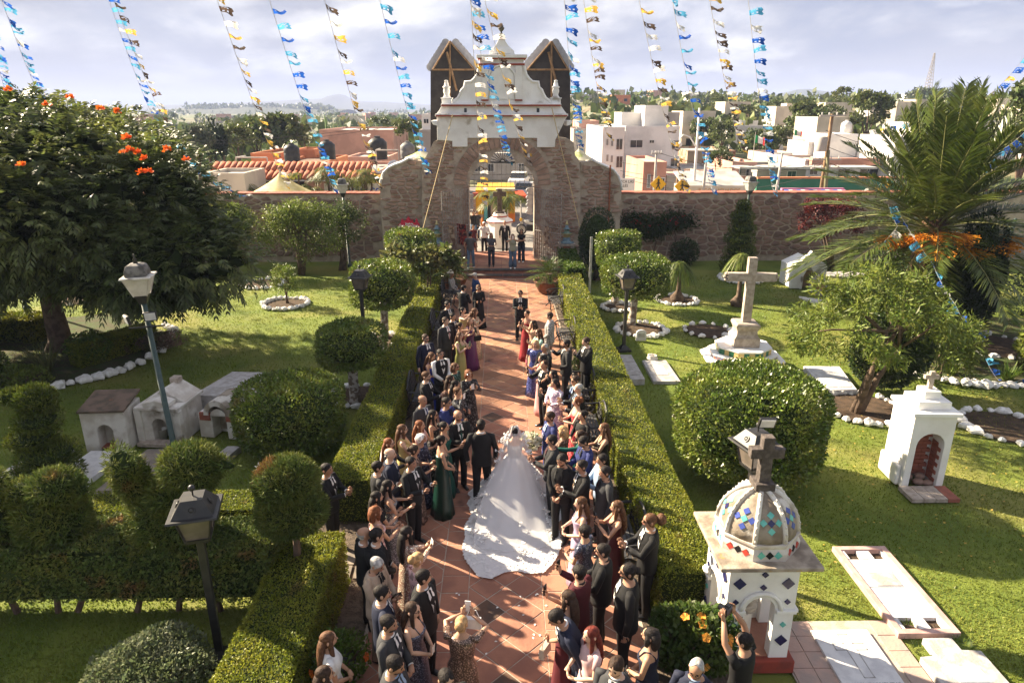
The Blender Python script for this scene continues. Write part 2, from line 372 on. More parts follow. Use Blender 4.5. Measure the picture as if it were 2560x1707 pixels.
# ================================================================ the gate
GY = 33.5
def G(x, y, Y=GY): v = gy(950+x/2.375, y/2.375, Y); return (v.x, v.z)
def GL(pts, Y=GY): return [G(x, y, Y) for x, y in pts]
gate = thing('arched_gate', 'old stone gateway with white curved baroque gable and round arch', 'gate')
zb = .25
def arc(cx, cy_, r, a0, a1, n): return [(cx+r*math.cos(a0+(a1-a0)*i/n), cy_-r*math.sin(a0+(a1-a0)*i/n)) for i in range(n+1)]
openL = [(524, 1112), (530, 1075), (545, 1040), (568, 1008), (600, 980), (605, 968)]
openR = [(850, 968), (856, 982), (885, 1006), (905, 1038), (916, 1075), (920, 1112)]
fan = arc(728, 968, 74, PI, 0, 14)
left_out = [(250, 1140), (250, 965), (262, 950), (300, 880), (318, 842), (345, 830), (430, 836)]
right_out = [(1035, 836), (1060, 815), (1120, 826), (1148, 845), (1160, 925), (1186, 958), (1190, 1140)]
op = GL(openL+fan+openR)
body = [(G(250, 1500)[0], zb)]+GL(left_out)+GL([(430, 812), (1035, 812)])+GL(right_out)+[(G(1190, 1500)[0], zb), (op[-1][0], zb)]+op[::-1]+[(op[0][0], zb)]
MB().prism(body[::-1], GY, GY+1.35).build('gate_wall', M_mort, gate)
def inpoly(poly, x, z):
    c = False
    for i in range(len(poly)):
        (a, b), (d, e) = poly[i-1], poly[i]
        if (b > z) != (e > z) and x < (d-a)*(z-b)/(e-b)+a: c = not c
    return c
xj0, xj1 = op[0][0], op[-1][0]; ctr = G(726, 1100)
def ins(x, z):
    if not inpoly(body, x, z): return False
    return not ((x-ctr[0])**2+(z-ctr[1])**2 < 2.35**2 and z > ctr[1]-.1) and not (xj0-.34 < x < xj1+.34 and z <= ctr[1])
rubble(gate, ins, G(250, 900)[0], G(1190, 900)[0], .35, G(726, 815)[1], .44, .17, GY, M_stoneL, 290, (.02, .09), order=lambda a, b: a*0+b*0+rnd.random())
# voussoirs round the arch, jamb stones
for s_ in range(25):
    a0, a1 = PI*s_/25+.012, PI*(s_+1)/25-.012
    if ctr is None: continue
    ri = 1.74
    am = (a0+a1)/2
    q = [(ctr[0]+r_*math.cos(a), ctr[1]+r_*math.sin(a)) for r_, a in ((ri, a0), (2.32, a0), (2.32, a1), (ri, a1))]
    MB().prism(q[::-1], GY-.05-rnd.uniform(0, .02), GY+.02).build('voussoir', M_stoneL, gate)
for sx_, sg in ((xj0, -1), (xj1, 1)):
    z = zb
    while z < ctr[1]-.05:
        h = rnd.uniform(.2, .34); a, b = sorted((sx_, sx_+sg*rnd.uniform(.24, .33)))
        MB().bb(a, b, GY-.05-rnd.uniform(0, .02), GY+.03, z+.008, min(z+h, ctr[1])-.008).build('jamb_stone', M_stoneL, gate); z += h
# fan light grille
c0 = G(728, 968); rf = G(802, 968)[0]-c0[0]; mb = MB()
for i in range(13):
    a = PI*i/12; mb.tube([(c0[0]+.12*math.cos(a), GY+.5, c0[1]+.12*math.sin(a)), (c0[0]+rf*math.cos(a), GY+.5, c0[1]+rf*math.sin(a))], .016, 5)
mb.tube([(c0[0]+.12*math.cos(PI*i/8), GY+.5, c0[1]+.12*math.sin(PI*i/8)) for i in range(9)], .02, 5)
mb.bb(op[5][0]-.05, op[-6][0]+.05, GY+.42, GY+.56, c0[1]-.04, c0[1]+.03)
mb.build('fan_grille', M_black, gate)
M_iron = mat('pale_iron', (.38, .36, .33), (.26, .22, .19), sc=9, rough=.6, metal=.3)
mb = MB(); z0t, z1t = G(700, 1116)[1], c0[1]
for i in range(15):
    x = xj0+.05+(xj1-xj0-.1)*i/14; zt = min(z1t, ctr[1]+math.sqrt(max(0, 1.72**2-(x-ctr[0])**2))); mb.tube([(x, GY+.5, z0t), (x, GY+.5, zt)], .011, 5)
for z in (z0t, (z0t+z1t)/2): mb.tube([(xj0, GY+.5, z), (xj1, GY+.5, z)], .02, 5)
mb.build('transom_grille', M_iron, gate)
# open gate leaves
def leaf(hx, sg, label):
    t = link('gate_leaf', None, gate, (hx, GY-.1, .32), 0); t.rotation_euler = (0, 0, (PI+R(48)) if sg < 0 else -R(48))
    wl, hl = 1.75, z0t-.36; mb = MB()
    for x in (0, wl): mb.tube([(x, 0, 0), (x, 0, hl)], .03, 6)
    for z in (.02, hl*.42, hl*.5, hl): mb.tube([(0, 0, z), (wl, 0, z)], .02, 5)
    for i in range(1, 12): mb.tube([(wl*i/12, 0, 0), (wl*i/12, 0, hl)], .011, 5)
    for r_ in range(9):
        for c_ in range(6):
            if r_ in (4,): continue
            cx, cz, rr = wl*(c_+.5)/6, hl*(r_+.5)/9, .12
            mb.tube([(cx+rr*math.cos(k*PI/4), .015, cz+rr*math.sin(k*PI/4)) for k in range(9)], .009, 4, cap=False)
    mb.build('iron_bars', M_iron, t); return t
leaf(xj0, -1, 0); leaf(xj1, 1, 0)
# white gable
W = lambda pts, y0, y1, m=M_white, nm='gable': MB().prism(GL(pts)[::-1], y0, y1).build(nm, m, gate, bevel=.02)
W([(338, 690), (342, 832), (430, 838), (430, 872), (520, 872), (520, 820), (932, 820), (932, 875), (1036, 875), (1040, 832), (1110, 690)], GY-.12, GY+1.3, M_white, 'white_band')
W([(305, 716), (345, 716), (345, 748), (318, 740)], GY-.3, GY+1.2, M_white, 'cornice_end'); W([(1105, 716), (1140, 716), (1128, 742), (1105, 748)], GY-.3, GY+1.2, M_white, 'cornice_end')
W([(330, 676), (330, 692), (1114, 692), (1114, 676)], GY-.28, GY+1.3, M_white, 'cornice'); W([(334, 684), (334, 692.5), (1110, 692.5), (1110, 684)], GY-.31, GY+1.0, M_red, 'red_line')
W([(366, 626), (352, 655), (336, 676), (1108, 676), (1092, 655), (1072, 626)], GY-.05, GY+1.2, M_white, 'attic')
W([(364, 616), (364, 629), (1074, 629), (1074, 616)], GY-.2, GY+1.2, M_white, 'cornice'); W([(366, 622), (366, 632), (1072, 632), (1072, 622)], GY-.225, GY+1.0, M_red, 'red_line')
gl = [(436, 616), (438, 600), (462, 585), (476, 560), (486, 535), (502, 520), (506, 488), (540, 487), (560, 470), (578, 445), (590, 400), (592, 392), (592, 355), (576, 347), (576, 330)]
gr = [(1446-x, y) for x, y in gl[::-1]]
W(gl+gr, GY+.02, GY+1.1, M_white, 'gable')
# raised scroll border of the gable
for side in (gl, [(1446-x, y) for x, y in gl]):
    p = GL(side); MB().tube([(a, GY+.03, b) for a, b in p[:12]], .07, 6).build('gable_border', M_clean, gate, smooth=True)
W([(572, 326), (572, 346), (874, 346), (874, 326)], GY-.2, GY+1.1, M_white, 'entablature'); W([(580, 344), (580, 353), (866, 353), (866, 344)], GY-.16, GY+.9, M_red, 'red_line')
W([(586, 378), (586, 388), (860, 388), (860, 378)], GY-.08, GY+.9, M_red, 'red_line')
for a, b in ((600, 645), (800, 846)):
    W([(a, 592), (a, 600), (b, 600), (b, 592)], GY-.12, GY+.5, M_red, 'red_line'); W([(a+4, 392), (a+4, 592), (b-4, 592), (b-4, 392)], GY-.09, GY+.5, M_white, 'pilaster')
W([(650, 590)]+[(650, 470)]+arc(723, 470, 73, PI, 0, 12)+[(796, 590)], GY-.04, GY+.3, M_clean, 'niche_panel')
ring = [(723+82*math.cos(a), 470-82*math.sin(a)) for a in [PI*i/14 for i in range(15)]]
MB().tube([(a, GY-.04, b) for a, b in GL([(805, 590)]+ring+[(641, 590)])], .05, 6).build('niche_moulding', M_white, gate, smooth=True)
crown = [(646, 327), (652, 300), (668, 286), (690, 262), (702, 238), (707, 214), (738, 214), (744, 240), (756, 262), (778, 286), (796, 300), (802, 327)]
W(crown, GY+.1, GY+.95, M_white, 'crown'); W([(672, 286), (672, 318), (776, 318), (776, 286)], GY+.03, GY+.5, M_white, 'crown_relief')
W([(706, 222), (706, 232), (740, 232), (740, 222)], GY+.05, GY+1.0, M_red, 'red_line')
gt = mat('green_tile', (.05, .16, .09), (.03, .10, .06), sc=6, rough=.4)
W([(702, 204), (702, 215), (740, 215), (740, 204)], GY+.03, GY+1.0, gt, 'tile_base')
u = G(720, 204, GY+.5); pu = G(720, 146, GY+.5)[1]-u[1]
MB().lathe([(r_*pu*.36, z_*pu) for r_, z_ in ((.5, 0), (.55, .06), (.25, .14), (.22, .22), (.6, .36), (.95, .55), (1.0, .66), (.7, .72), (.6, .78), (.85, .84), (.5, .9), (.2, 1.0))], 14, c=(u[0], GY+.5, u[1])).build('urn', mat('urn_stone', (.09, .08, .07), (.15, .13, .11), sc=8, rough=.8), gate, smooth=True)
for px in (398, 1042):
    b = G(px, 622, GY+.3); tp = G(px, 476, GY+.3); h = tp[1]-b[1]; mb = MB()
    mb.box(b[0], GY+.3, b[1]+h*.12, h*.42, h*.42, h*.24); mb.box(b[0], GY+.3, b[1]+h*.26, h*.5, h*.5, h*.05)
    mb.build('pinnacle_base', M_white, gate, bevel=.02)
    MB().lathe([(r_*h, z_*h) for r_, z_ in ((.2, .28), (.13, .34), (.11, .42), (.14, .5), (.15, .58), (.12, .66), (.17, .70), (.17, .73), (.11, .76), (.09, .86), (.06, .94), (.09, .97), (.03, 1.0))], 12, c=(b[0], GY+.3, b[1])).build('pinnacle', M_white, gate, smooth=True)
for px in (508, 938):
    a, b = G(px-8, 643), G(px+8, 668); MB().bb(a[0], b[0], GY-.06, GY+.1, b[1], a[1]).build('square_opening', M_glass, gate)
# flank walls with white curved caps
def flank(label, out, cap, flip):
    t = thing('flank_wall', label, 'wall'); Yf = GY+.35
    poly = GL(out, Yf); x0, x1 = poly[0][0], poly[-1][0]; full = [(x0, -.05)]+poly+[(x1, -.05)]
    MB().prism(full[::-1], Yf, Yf+.7).build('wall_core', M_mort, t)
    rubble(t, lambda x, z: inpoly(full, x, z), min(x0, x1), max(x0, x1), .1, max(p[1] for p in poly), .46, .19, Yf, M_stoneL, 290, (.02, .08), order=lambda a, b: rnd.random())
    cp_ = GL(cap, Yf); MB().tube([(a, Yf+.3, b+.04) for a, b in cp_], (.08, .42) if flip == 0 else (.42, .08), 8).build('white_coping', M_clean, t, smooth=True)
    return t
fl = [(0, 1130), (2, 1085), (20, 1030), (50, 1002), (85, 985), (125, 972), (152, 958), (172, 946), (200, 953), (250, 955)]
flank('stone flank wall with white curved coping left of the arch', fl, fl[:9], 0)
fr = [(1190, 965), (1230, 962), (1262, 955), (1290, 972), (1335, 990), (1385, 1012), (1415, 1050), (1432, 1095), (1434, 1135)]
flank('stone flank wall with white curved coping right of the arch', fr, fr[2:], 1)
# dark timber backs of the festival flower panels behind the gable
M_panel = mat('dark_panel', (.022, .02, .022), (.035, .032, .033), sc=3, rough=.75)
M_petal = mat('foam_petal', (.46, .46, .49), (.38, .38, .41), sc=5, rough=.8)
def panel(x0, x1, apx, label):
    t = thing('festival_panel', label, 'panel'); Yp = 36.2; A = lambda x, y: G(x, y, Yp)
    pl = GL([(x0, 418), (x0, 900), (x1, 900), (x1, 418)], Yp); MB().prism(pl[::-1], Yp, Yp+.12).build('board', M_panel, t)
    tri = GL([(x0+14, 412), (x1-14, 412), (apx, 246)], Yp); MB().prism(tri, Yp-.02, Yp+.1).build('gable_board', M_panel, t)
    P3 = lambda p, o=-.06: (p[0], Yp+o, p[1])
    for k, seg in enumerate((((x0+14, 412), (apx, 246)), ((apx, 246), (x1-14, 412)), ((x0+8, 414), (x1-8, 414)), ((apx, 250), (apx, 640)), ((apx-18, 310), (apx+40, 540)))):
        a, b = A(*seg[0]), A(*seg[1]); MB().tube([P3(a), P3(b)], .045 if k != 4 else .06, 4).build('batten', M_wood, t)
    for (a, b) in (((x0+14, 412), (apx, 246)), ((x1-14, 412), (apx, 246))):
        for i in range(8):
            p = A(a[0]+(b[0]-a[0])*(i+.3)/8, a[1]+(b[1]-a[1])*(i+.3)/8); MB().lathe([(.01, -.012), (.20, -.012), (.20, .012), (.01, .012)], 18).xf(Matrix.Translation((p[0]+(-.16 if a[0] < apx else .16), Yp+.13+.03*i+(.012 if a[0] < apx else 0), p[1]+.06)) @ Matrix.Rotation(PI/2, 4, 'X')).build('petal', M_petal, t)
    return t
panel(300, 574, 415, 'black timber back of the pointed festival panel on the left of the gable')
panel(862, 1130, 1018, 'black timber back of the pointed festival panel on the right of the gable')
# ================================================================ foliage tools
def unit(a): return a/np.maximum(np.linalg.norm(a, axis=-1, keepdims=True), 1e-9)
def leaves(P, Nn, size, asp=.5, out_=.5, up=0.0, droop=0.0, jit=1.0, fold=.25):
    """folded rhombic leaves: n x 4 vertices"""
    n = len(P); size = np.broadcast_to(np.asarray(size, float), (n,))*(.65+.7*rng.random(n)); r = unit(rng.normal(size=(n, 3)))
    a = unit(Nn*out_+r*jit+np.array([0, 0, up-droop])); b = unit(np.cross(a, rng.normal(size=(n, 3)))*.8+np.cross(a, Nn)*.9); c = np.cross(a, b)
    s = size[:, None]; V = np.empty((n, 4, 3)); V[:, 0] = P-a*s*.3; V[:, 1] = P+a*s*.2+b*s*asp*.5+c*s*fold*.4; V[:, 2] = P+a*s*.7; V[:, 3] = P+a*s*.2-b*s*asp*.5+c*s*fold*.4
    return V
def qmesh(name, Vs, m, parent=None, stuff=True, loc=(0, 0, 0)):
    V = np.concatenate([v.reshape(-1, 4, 3) for v in Vs]); n = len(V); me = np_mesh(name, V.reshape(-1, 3), np.arange(4*n).reshape(-1, 4)); setmat(me, m)
    o = link(name, me, parent, loc)
    if stuff: o['kind'] = 'stuff'
    return o
def lump(P, amp, f=2.1, ph=0.0):
    return amp*(np.sin(P[:, 0]*f+ph)*np.sin(P[:, 1]*f*1.1+1.3+ph)+.6*np.sin(P[:, 2]*f*1.7+ph*2+P[:, 0]*f*.7))
def superq(n, rx, ry, rz, e=4.0, bottom=True):
    d = unit(rng.normal(size=(n, 3)))
    if not bottom: d[:, 2] = np.where(d[:, 2] < -.55, -d[:, 2], d[:, 2])
    h = np.hypot(d[:, 0]/rx, d[:, 1]/ry); t = 1/(h**e+np.abs(d[:, 2]/rz)**e)**(1/e); P = d*t[:, None]
    hp = np.hypot(P[:, 0]/rx, P[:, 1]/ry); g = np.stack([hp**(e-1)*P[:, 0]/rx**2/np.maximum(hp, 1e-6), hp**(e-1)*P[:, 1]/ry**2/np.maximum(hp, 1e-6), np.sign(P[:, 2])*np.abs(P[:, 2]/rz)**(e-1)/rz], -1)
    return P, unit(g)
def flatq(P, size, tilt=.18):
    n = len(P); a = rng.random(n)*6.283; s = (size*(.6+.8*rng.random(n)))[:, None]; u = unit(np.stack([np.cos(a), np.sin(a), rng.normal(0, tilt, n)], -1)); v = unit(np.stack([-np.sin(a), np.cos(a), rng.normal(0, tilt, n)], -1)); P = np.asarray(P)
    return np.stack([P-u*s*.5, P+v*s*.38, P+u*s*.5, P-v*s*.38], 1)
def fronds(B, Dr, Ln, npair, ll, wid, droop, ang=.75, vee=.35, taper=True, start=.12, leafdroop=.25):
    """pinnate fronds: returns leaflet quads and the spines"""
    k = len(B); Dr = unit(Dr); Ln = np.broadcast_to(np.asarray(Ln, float), (k,)); dz_ = np.array([0, 0, -1.]); side = np.cross(Dr, dz_); side = np.where(np.linalg.norm(side, axis=1, keepdims=True) < .1, np.array([1., 0, 0]), side); side = unit(side)
    Vs = []; sp = []
    dr = np.broadcast_to(np.asarray(droop, float), (k,))
    pos = lambda t: B+Dr*(Ln*t)[:, None]+dz_*(Ln*dr*t*t)[:, None]
    for t in np.linspace(0, 1, 7): sp.append(pos(t))
    for j in range(npair):
        t = start+(1-start)*(j+.5)/npair; p = pos(t); tan = unit(Dr+dz_*(2*dr*t)[:, None]); upv = unit(np.cross(tan, side)); upv = np.where(upv[:, 2:3] < 0, -upv, upv)
        l = ll*(.55+.9*math.sin(PI*min(.96, t*.85+.1)) if taper else 1.0)
        for s in (-1, 1):
            a = unit(side*s*ang+tan*(.55+.5*t)+upv*vee+rng.normal(0, .08, (k, 3)) + dz_*leafdroop); b = unit(np.cross(a, upv)+rng.normal(0, .15, (k, 3)))
            L_ = (Ln/np.mean(Ln)*l*(.85+.3*rng.random(k)))[:, None]; V = np.empty((k, 4, 3)); V[:, 0] = p; V[:, 1] = p+a*L_*.4+b*wid; V[:, 2] = p+a*L_+dz_*L_*.12; V[:, 3] = p+a*L_*.4-b*wid; Vs.append(V)
    return Vs, np.stack(sp, 1)
def spines(mb, sp, r0, r1, n=4, mi=0):
    for q in sp: mb.tube([tuple(p) for p in q], [r0+(r1-r0)*i/(len(q)-1) for i in range(len(q))], n, mi, cap=False)
L_box = leafm('box_leaf', (.17, .20, .018), (.25, .26, .03), isl=.4, hue=.02, trans=.35, sc=2.0, c3=(.20, .15, .045), sc3=1.9, lo3=.60, hi3=.74)
L_boxd = leafm('box_leaf_deep', (.075, .13, .016), (.12, .17, .024), isl=.4, hue=.02, trans=.3, sc=2.0)
L_core = mat('core_shade', (.016, .028, .006), (.03, .045, .01), sc=6, rough=1)  # near-black green: shade inside hedges and crowns put into the colour
L_fic = leafm('ficus_leaf', (.10, .15, .022), (.17, .21, .032), isl=.45, hue=.025, trans=.28, sc=1.5, rough=.38, spec=.5, c3=(.19, .16, .045), sc3=1.9, lo3=.60, hi3=.74)
L_jun = leafm('juniper', (.09, .125, .03), (.14, .16, .035), isl=.4, hue=.025, trans=.2, sc=2.5, rough=.7, spec=.2, c3=(.20, .11, .04), sc3=1.9, lo3=.60, hi3=.74)
L_tulip = leafm('tulip_tree_leaf', (.075, .10, .028), (.13, .15, .04), isl=.5, hue=.02, trans=.4, sc=.5, rough=.42, spec=.5)
L_peach = leafm('peach_leaf', (.12, .165, .028), (.17, .21, .04), isl=.4, hue=.025, trans=.4, sc=.8)
L_palm = leafm('palm_leaflet', (.07, .10, .02), (.11, .14, .03), isl=.35, hue=.02, trans=.25, sc=.5, rough=.38, spec=.5)
L_cyc = leafm('cycad_leaflet', (.045, .08, .016), (.08, .11, .02), isl=.3, hue=.02, trans=.2, rough=.35, spec=.5)
L_red = leafm('red_leaf', (.10, .018, .018), (.15, .03, .025), isl=.5, hue=.02, trans=.35)
L_yel = leafm('gold_leaf', (.28, .24, .02), (.2, .2, .02), isl=.3, hue=.02, trans=.35)
L_grey = leafm('grey_green_leaf', (.10, .13, .075), (.15, .18, .10), isl=.3, hue=.02, trans=.25, sc=.3)
L_far = leafm('far_leaf', (.07, .10, .03), (.11, .135, .04), isl=.4, hue=.03, trans=.25, sc=.12)
L_far2 = leafm('far_leaf_light', (.09, .115, .03), (.12, .14, .04), isl=.4, hue=.03, trans=.25, sc=.12)
L_fard = leafm('cypress_leaf', (.022, .04, .016), (.035, .055, .02), isl=.4, hue=.02, trans=.15, sc=.3)
M_fl_o = mat('orange_flower', (.75, .13, .02), (.85, .22, .03), sc=6, rough=.6, trans=.3, isl=.2)
M_fl_y = mat('hibiscus_flower', (.85, .32, .04), (.9, .45, .08), sc=6, rough=.6, trans=.3, isl=.2)
def crown_pts(n, r, nclump, cl, bias=.75):
    d = unit(rng.normal(size=(nclump, 3))); d[:, 2] = np.where(d[:, 2] < -.5, -d[:, 2], d[:, 2]); rad = rng.random(nclump)**(1/3)*(1-bias)+bias*(.75+.35*rng.random(nclump))
    C = d*rad[:, None]*np.array(r); k = rng.integers(0, nclump, n); q = unit(rng.normal(size=(n, 3)))*(rng.random((n, 1))**.4)*cl*(.6+.8*rng.random(nclump))[k][:, None]; q[:, 2] *= .7
    P = C[k]+q; return P, unit(q+P*.25)
def bgtree(x, y, z0, h, wd, m, label, n=900, name='tree', trunk=.25, ls=None, group='trees beyond the wall', elong=1.0):
    t = thing(name, label, 'tree', (x, y, z0), group=group)
    tb = MB(); tb.tube([(0, 0, -.3), (wd*.02, 0, h*.3), (0, wd*.02, h*.75)], [wd*.05+.05, wd*.04+.03, .03], 6); tb.tube([(0, 0, h*.25), (wd*.2, .1, h*.6)], [wd*.03, .02], 5); tb.tube([(0, 0, h*.3), (-wd*.2, -.1, h*.65)], [wd*.03, .02], 5); tb.build('trunk', M_bark, t)
    rz_ = h*(1-trunk)/2; P, Nn = crown_pts(n, (wd/2*.85, wd/2*.85, rz_*.9), 22, wd*.17); P[:, 2] += h*trunk+rz_
    qmesh('crown', [leaves(P, Nn, ls or wd*.075, .7, .6, jit=.8)], m, t); return t
# ================================================================ the town beyond the wall
def T_(s, size, m, name='lettering', parent=None, loc=(0, 0, 0), rot=(PI/2, 0, 0), sx=1.0, bold=0.0, extr=.004):
    cu = bpy.data.curves.new('text', 'FONT'); cu.body = s; cu.size = size; cu.align_x = 'CENTER'; cu.align_y = 'CENTER'; cu.offset = bold; cu.extrude = extr; cu.resolution_u = 2
    o = bpy.data.objects.new('text', cu); COL.objects.link(o); bpy.context.view_layer.update()
    me = bpy.data.meshes.new_from_object(o.evaluated_get(bpy.context.evaluated_depsgraph_get())); bpy.data.objects.remove(o); bpy.data.curves.remove(cu)
    me.materials.clear(); me.materials.append(m); q = link(name, me, parent, loc); q.rotation_euler = rot; q.scale = (sx, 1, 1); return q
def wallm(n, c, k=.8): return mat(n, c, tuple(x*k for x in c), sc=.5, rough=.9, bump=.1, bsc=4, c3=tuple(x*.62 for x in c), sc3=.35, lo3=.58, hi3=.75)
B_wht = wallm('house_white', (.74, .72, .70)); B_pink = wallm('house_pink', (.62, .36, .28)); B_org = wallm('house_orange', (.60, .24, .12)); B_gry = wallm('house_grey', (.42, .39, .36)); B_crm = wallm('house_cream', (.66, .58, .47))
B_sal = wallm('house_salmon', (.60, .30, .22)); B_grn = wallm('wall_green', (.055, .20, .13)); B_yel = wallm('house_yellow', (.70, .38, .03)); B_brk = mat('house_brick', (.28, .14, .09), (.34, .28, .22), sc=1.2, rough=.95, lo=.45, hi=.5)
M_roof = mat('roof_tile', (.42, .13, .065), (.32, .10, .055), sc=2, rough=.85, isl=.25); M_tin = mat('tin_roof', (.52, .50, .48), (.40, .37, .34), sc=1, rough=.6, metal=.2); M_dark = mat('dark_opening', (.03, .028, .026), rough=.7)
M_pole = mat('concrete_pole', (.46, .43, .40), (.36, .33, .30), sc=3, rough=.9); M_cable = mat('cable', (.03, .03, .03), rough=.7)
def bld(label, x0, x1, yt, Y, dep, m, z0=-.3, wins=(), par=.25, name='house', yb=None, roof=None, group=None):
    """a flat-roofed block: front from survey columns x0..x1, top at row yt"""
    a, b = dy(x0, yt, Y), dy(x1, yt, Y); t = thing(name, label, 'building', ((a.x+b.x)/2, Y, z0), group=group); W_, Hh = b.x-a.x, a.z-z0; g = MB()
    g.bb(-W_/2, W_/2, 0, dep, 0, Hh-par); g.build('walls', m, t); q = MB()
    for bx in ((-W_/2, W_/2, -.02, .2), (-W_/2, W_/2, dep-.2, dep), (-W_/2, -W_/2+.2, .2, dep-.2), (W_/2-.2, W_/2, .2, dep-.2)): q.bb(*bx, Hh-par+.003, Hh)
    q.build('parapet', m, t); MB().bb(-W_/2+.2, W_/2-.2, .2, dep-.2, Hh-par, Hh-par+.02).build('roof', roof or B_gry, t)
    for (wx0, wx1, wy0, wy1) in wins:
        p, r_ = dy(wx0, wy0, Y), dy(wx1, wy1, Y); cx = (a.x+b.x)/2; X0, X1, Z0, Z1 = p.x-cx, r_.x-cx, r_.z-z0, p.z-z0
        w_ = MB().bb(X0, X1, -.05, .03, Z0, Z1).build('window', B_wht, t); MB().bb(X0+.06, (X0+X1)/2-.02, -.065, .0, Z0+.06, Z1-.06).build('pane', M_glass, w_); MB().bb((X0+X1)/2+.02, X1-.06, -.065, .0, Z0+.06, Z1-.06).build('pane', M_glass, w_)
    return t
M_tank = mat('water_tank', (.025, .027, .028), (.04, .04, .04), sc=3, rough=.5)
def tank(x, yb, yt, Y, label, m=M_tank):
    a, b = dy(x, yb, Y), dy(x, yt, Y); h = b.z-a.z; r_ = h*.42; t = thing('water_tank', label, 'tank', (a.x, Y, a.z))
    MB().lathe([(r_*.98, 0), (r_, h*.05), (r_*.97, h*.2), (r_, h*.22), (r_, h*.45), (r_*.97, h*.47), (r_, h*.5), (r_, h*.72), (r_*.6, h*.88), (r_*.3, h*.92)], 18).build('barrel', m, t, smooth=True); MB().lathe([(r_*.34, h*.9), (r_*.34, h*.98), (r_*.1, h*1.0)], 12).build('lid', m, t); return t
# --- left side
r = bld('long single-storey restaurant with terracotta tiled eaves behind the left wall', 498, 872, 392, 50, 9, B_pink, wins=((505, 545, 410, 436),))
for z_, (ya, yb) in ((0, (374, 392)), (1, (394, 410))):
    p0, p1 = dy(500 if z_ == 0 else 570, ya, 50.6 if z_ == 0 else 49.6), dy(872, yb, 49.6 if z_ == 0 else 48.6); n_ = int((p1.x-p0.x)/.42); mb = MB(); cx = r.location.x
    for i in range(n_):
        x = p0.x+.42*i-cx; mb.tube([(x, p0.y-50, p0.z+.3), (x, p1.y-50, p1.z+.3)], (.2, .13), 7)
    mb.build('tiled_eave', M_roof, r, smooth=True)
    MB().bb(p0.x-cx, p1.x-cx, p1.y-50+.1, p0.y-50+.5, p1.z+.1, p1.z+.22).build('eave_board', B_wht, r)
for a, b in ((600, 660), (676, 700), (775, 800), (815, 850)):
    p, q = dy(a, 412, 49.9), dy(b, 440, 49.9); MB().bb(p.x-r.location.x, q.x-r.location.x, -.12, .0, .3, p.z+.3).build('doorway', M_dark, r)
bn = thing('banner', 'long white banner with blue capitals behind the left wall', 'banner', dy(828, 441, 46.5)); MB().bb(-2.4, 2.4, 0, .03, -.35, .55).build('cloth', B_wht, bn)
M_blue = mat('blue_paint', (.03, .08, .42), (.04, .1, .5), sc=3, rough=.6); T_('FARMACIAS COMU', .62, M_blue, 'lettering', bn, (0, -.012, .02), sx=.8, bold=.01)
bld('low orange flat-roofed house with brown roof terrace', 575, 640, 352, 62, 8, B_org, roof=M_wood); bld('small orange rooftop room', 675, 722, 343, 66, 4, B_org)
bld('brown flat roof over an orange wall between tanks', 635, 745, 372, 58, 9, B_org, roof=mat('brown_roof', (.2, .13, .09), (.15, .1, .07), sc=1, rough=.9)); bld('white sheet-roofed annex behind the tiled eaves', 742, 872, 386, 56, 7, B_wht, roof=B_wht)
bld('low pink house with one dark window behind the tanks', 795, 892, 360, 72, 7, B_pink, wins=((862, 878, 370, 382),)); bld('long salmon block with a pale roof edge', 733, 902, 298, 86, 14, B_pink, roof=B_wht)
bld('grey tower house with blue sign beside the gate', 962, 1004, 298, 60, 8, B_gry, wins=()); bld('small white rooftop room with dark window by the gate', 968, 1000, 262, 61, 5, B_wht, wins=((972, 986, 272, 285),))
bld('plain cream house wall low behind the tulip tree', 462, 560, 398, 44.5, 4, B_crm, wins=((505, 532, 425, 438),))
tank(672, 372, 328, 57, 'black water tank on the brown roof, first of three from the left'); tank(753, 366, 320, 57, 'black water tank beside the pink house, middle of three'); tank(869, 366, 312, 57, 'tallest black water tank near the flank wall')
tank(937, 365, 324, 52, 'dull grey water tank in a frame next to the arch', mat('grey_tank', (.2, .2, .2), (.14, .14, .14), sc=3, rough=.6))
M_sat = mat('dish', (.55, .6, .68), rough=.5)
for x, y, Y, lb, rr in ((513, 388, 52, 'pale satellite dish leaning over the tiled roof', .55), (905, 383, 53, 'small satellite dish near the grey tank', .5)):
    p = dy(x, y, Y); t = thing('satellite_dish', lb, 'dish', p); MB().lathe([(.02, -.15), (rr*.5, -.1), (rr, .06), (rr*.98, .08), (rr*.5, -.06), (.02, -.1)], 16).xf(Matrix.Rotation(R(65), 4, 'X')).build('reflector', M_sat, t, smooth=True); MB().tube([(0, 0, -1.2), (0, .1, 0)], .04, 5).build('mast', M_pole, t)
for x0, x1, yt, yb, Y, lb in ((541, 613, 362, 403, 51, 'white pipe goalpost frame on the roof, left'), (863, 915, 345, 387, 53, 'white pipe frame on the roof beside the grey tank')):
    a, b, c = dy(x0, yt, Y), dy(x1, yt, Y), dy(x0, yb, Y); t = thing('pipe_frame', lb, 'frame', (a.x, Y, c.z)); h = a.z-c.z; w_ = b.x-a.x; mb = MB()
    for xx in (0, w_): mb.tube([(xx, 0, 0), (xx, 0, h)], .05, 5)
    mb.tube([(0, 0, h), (w_, 0, h)], .05, 5); mb.tube([(0, 0, h), (0, 2, h)], .05, 5); mb.build('pipes', M_pole, t)
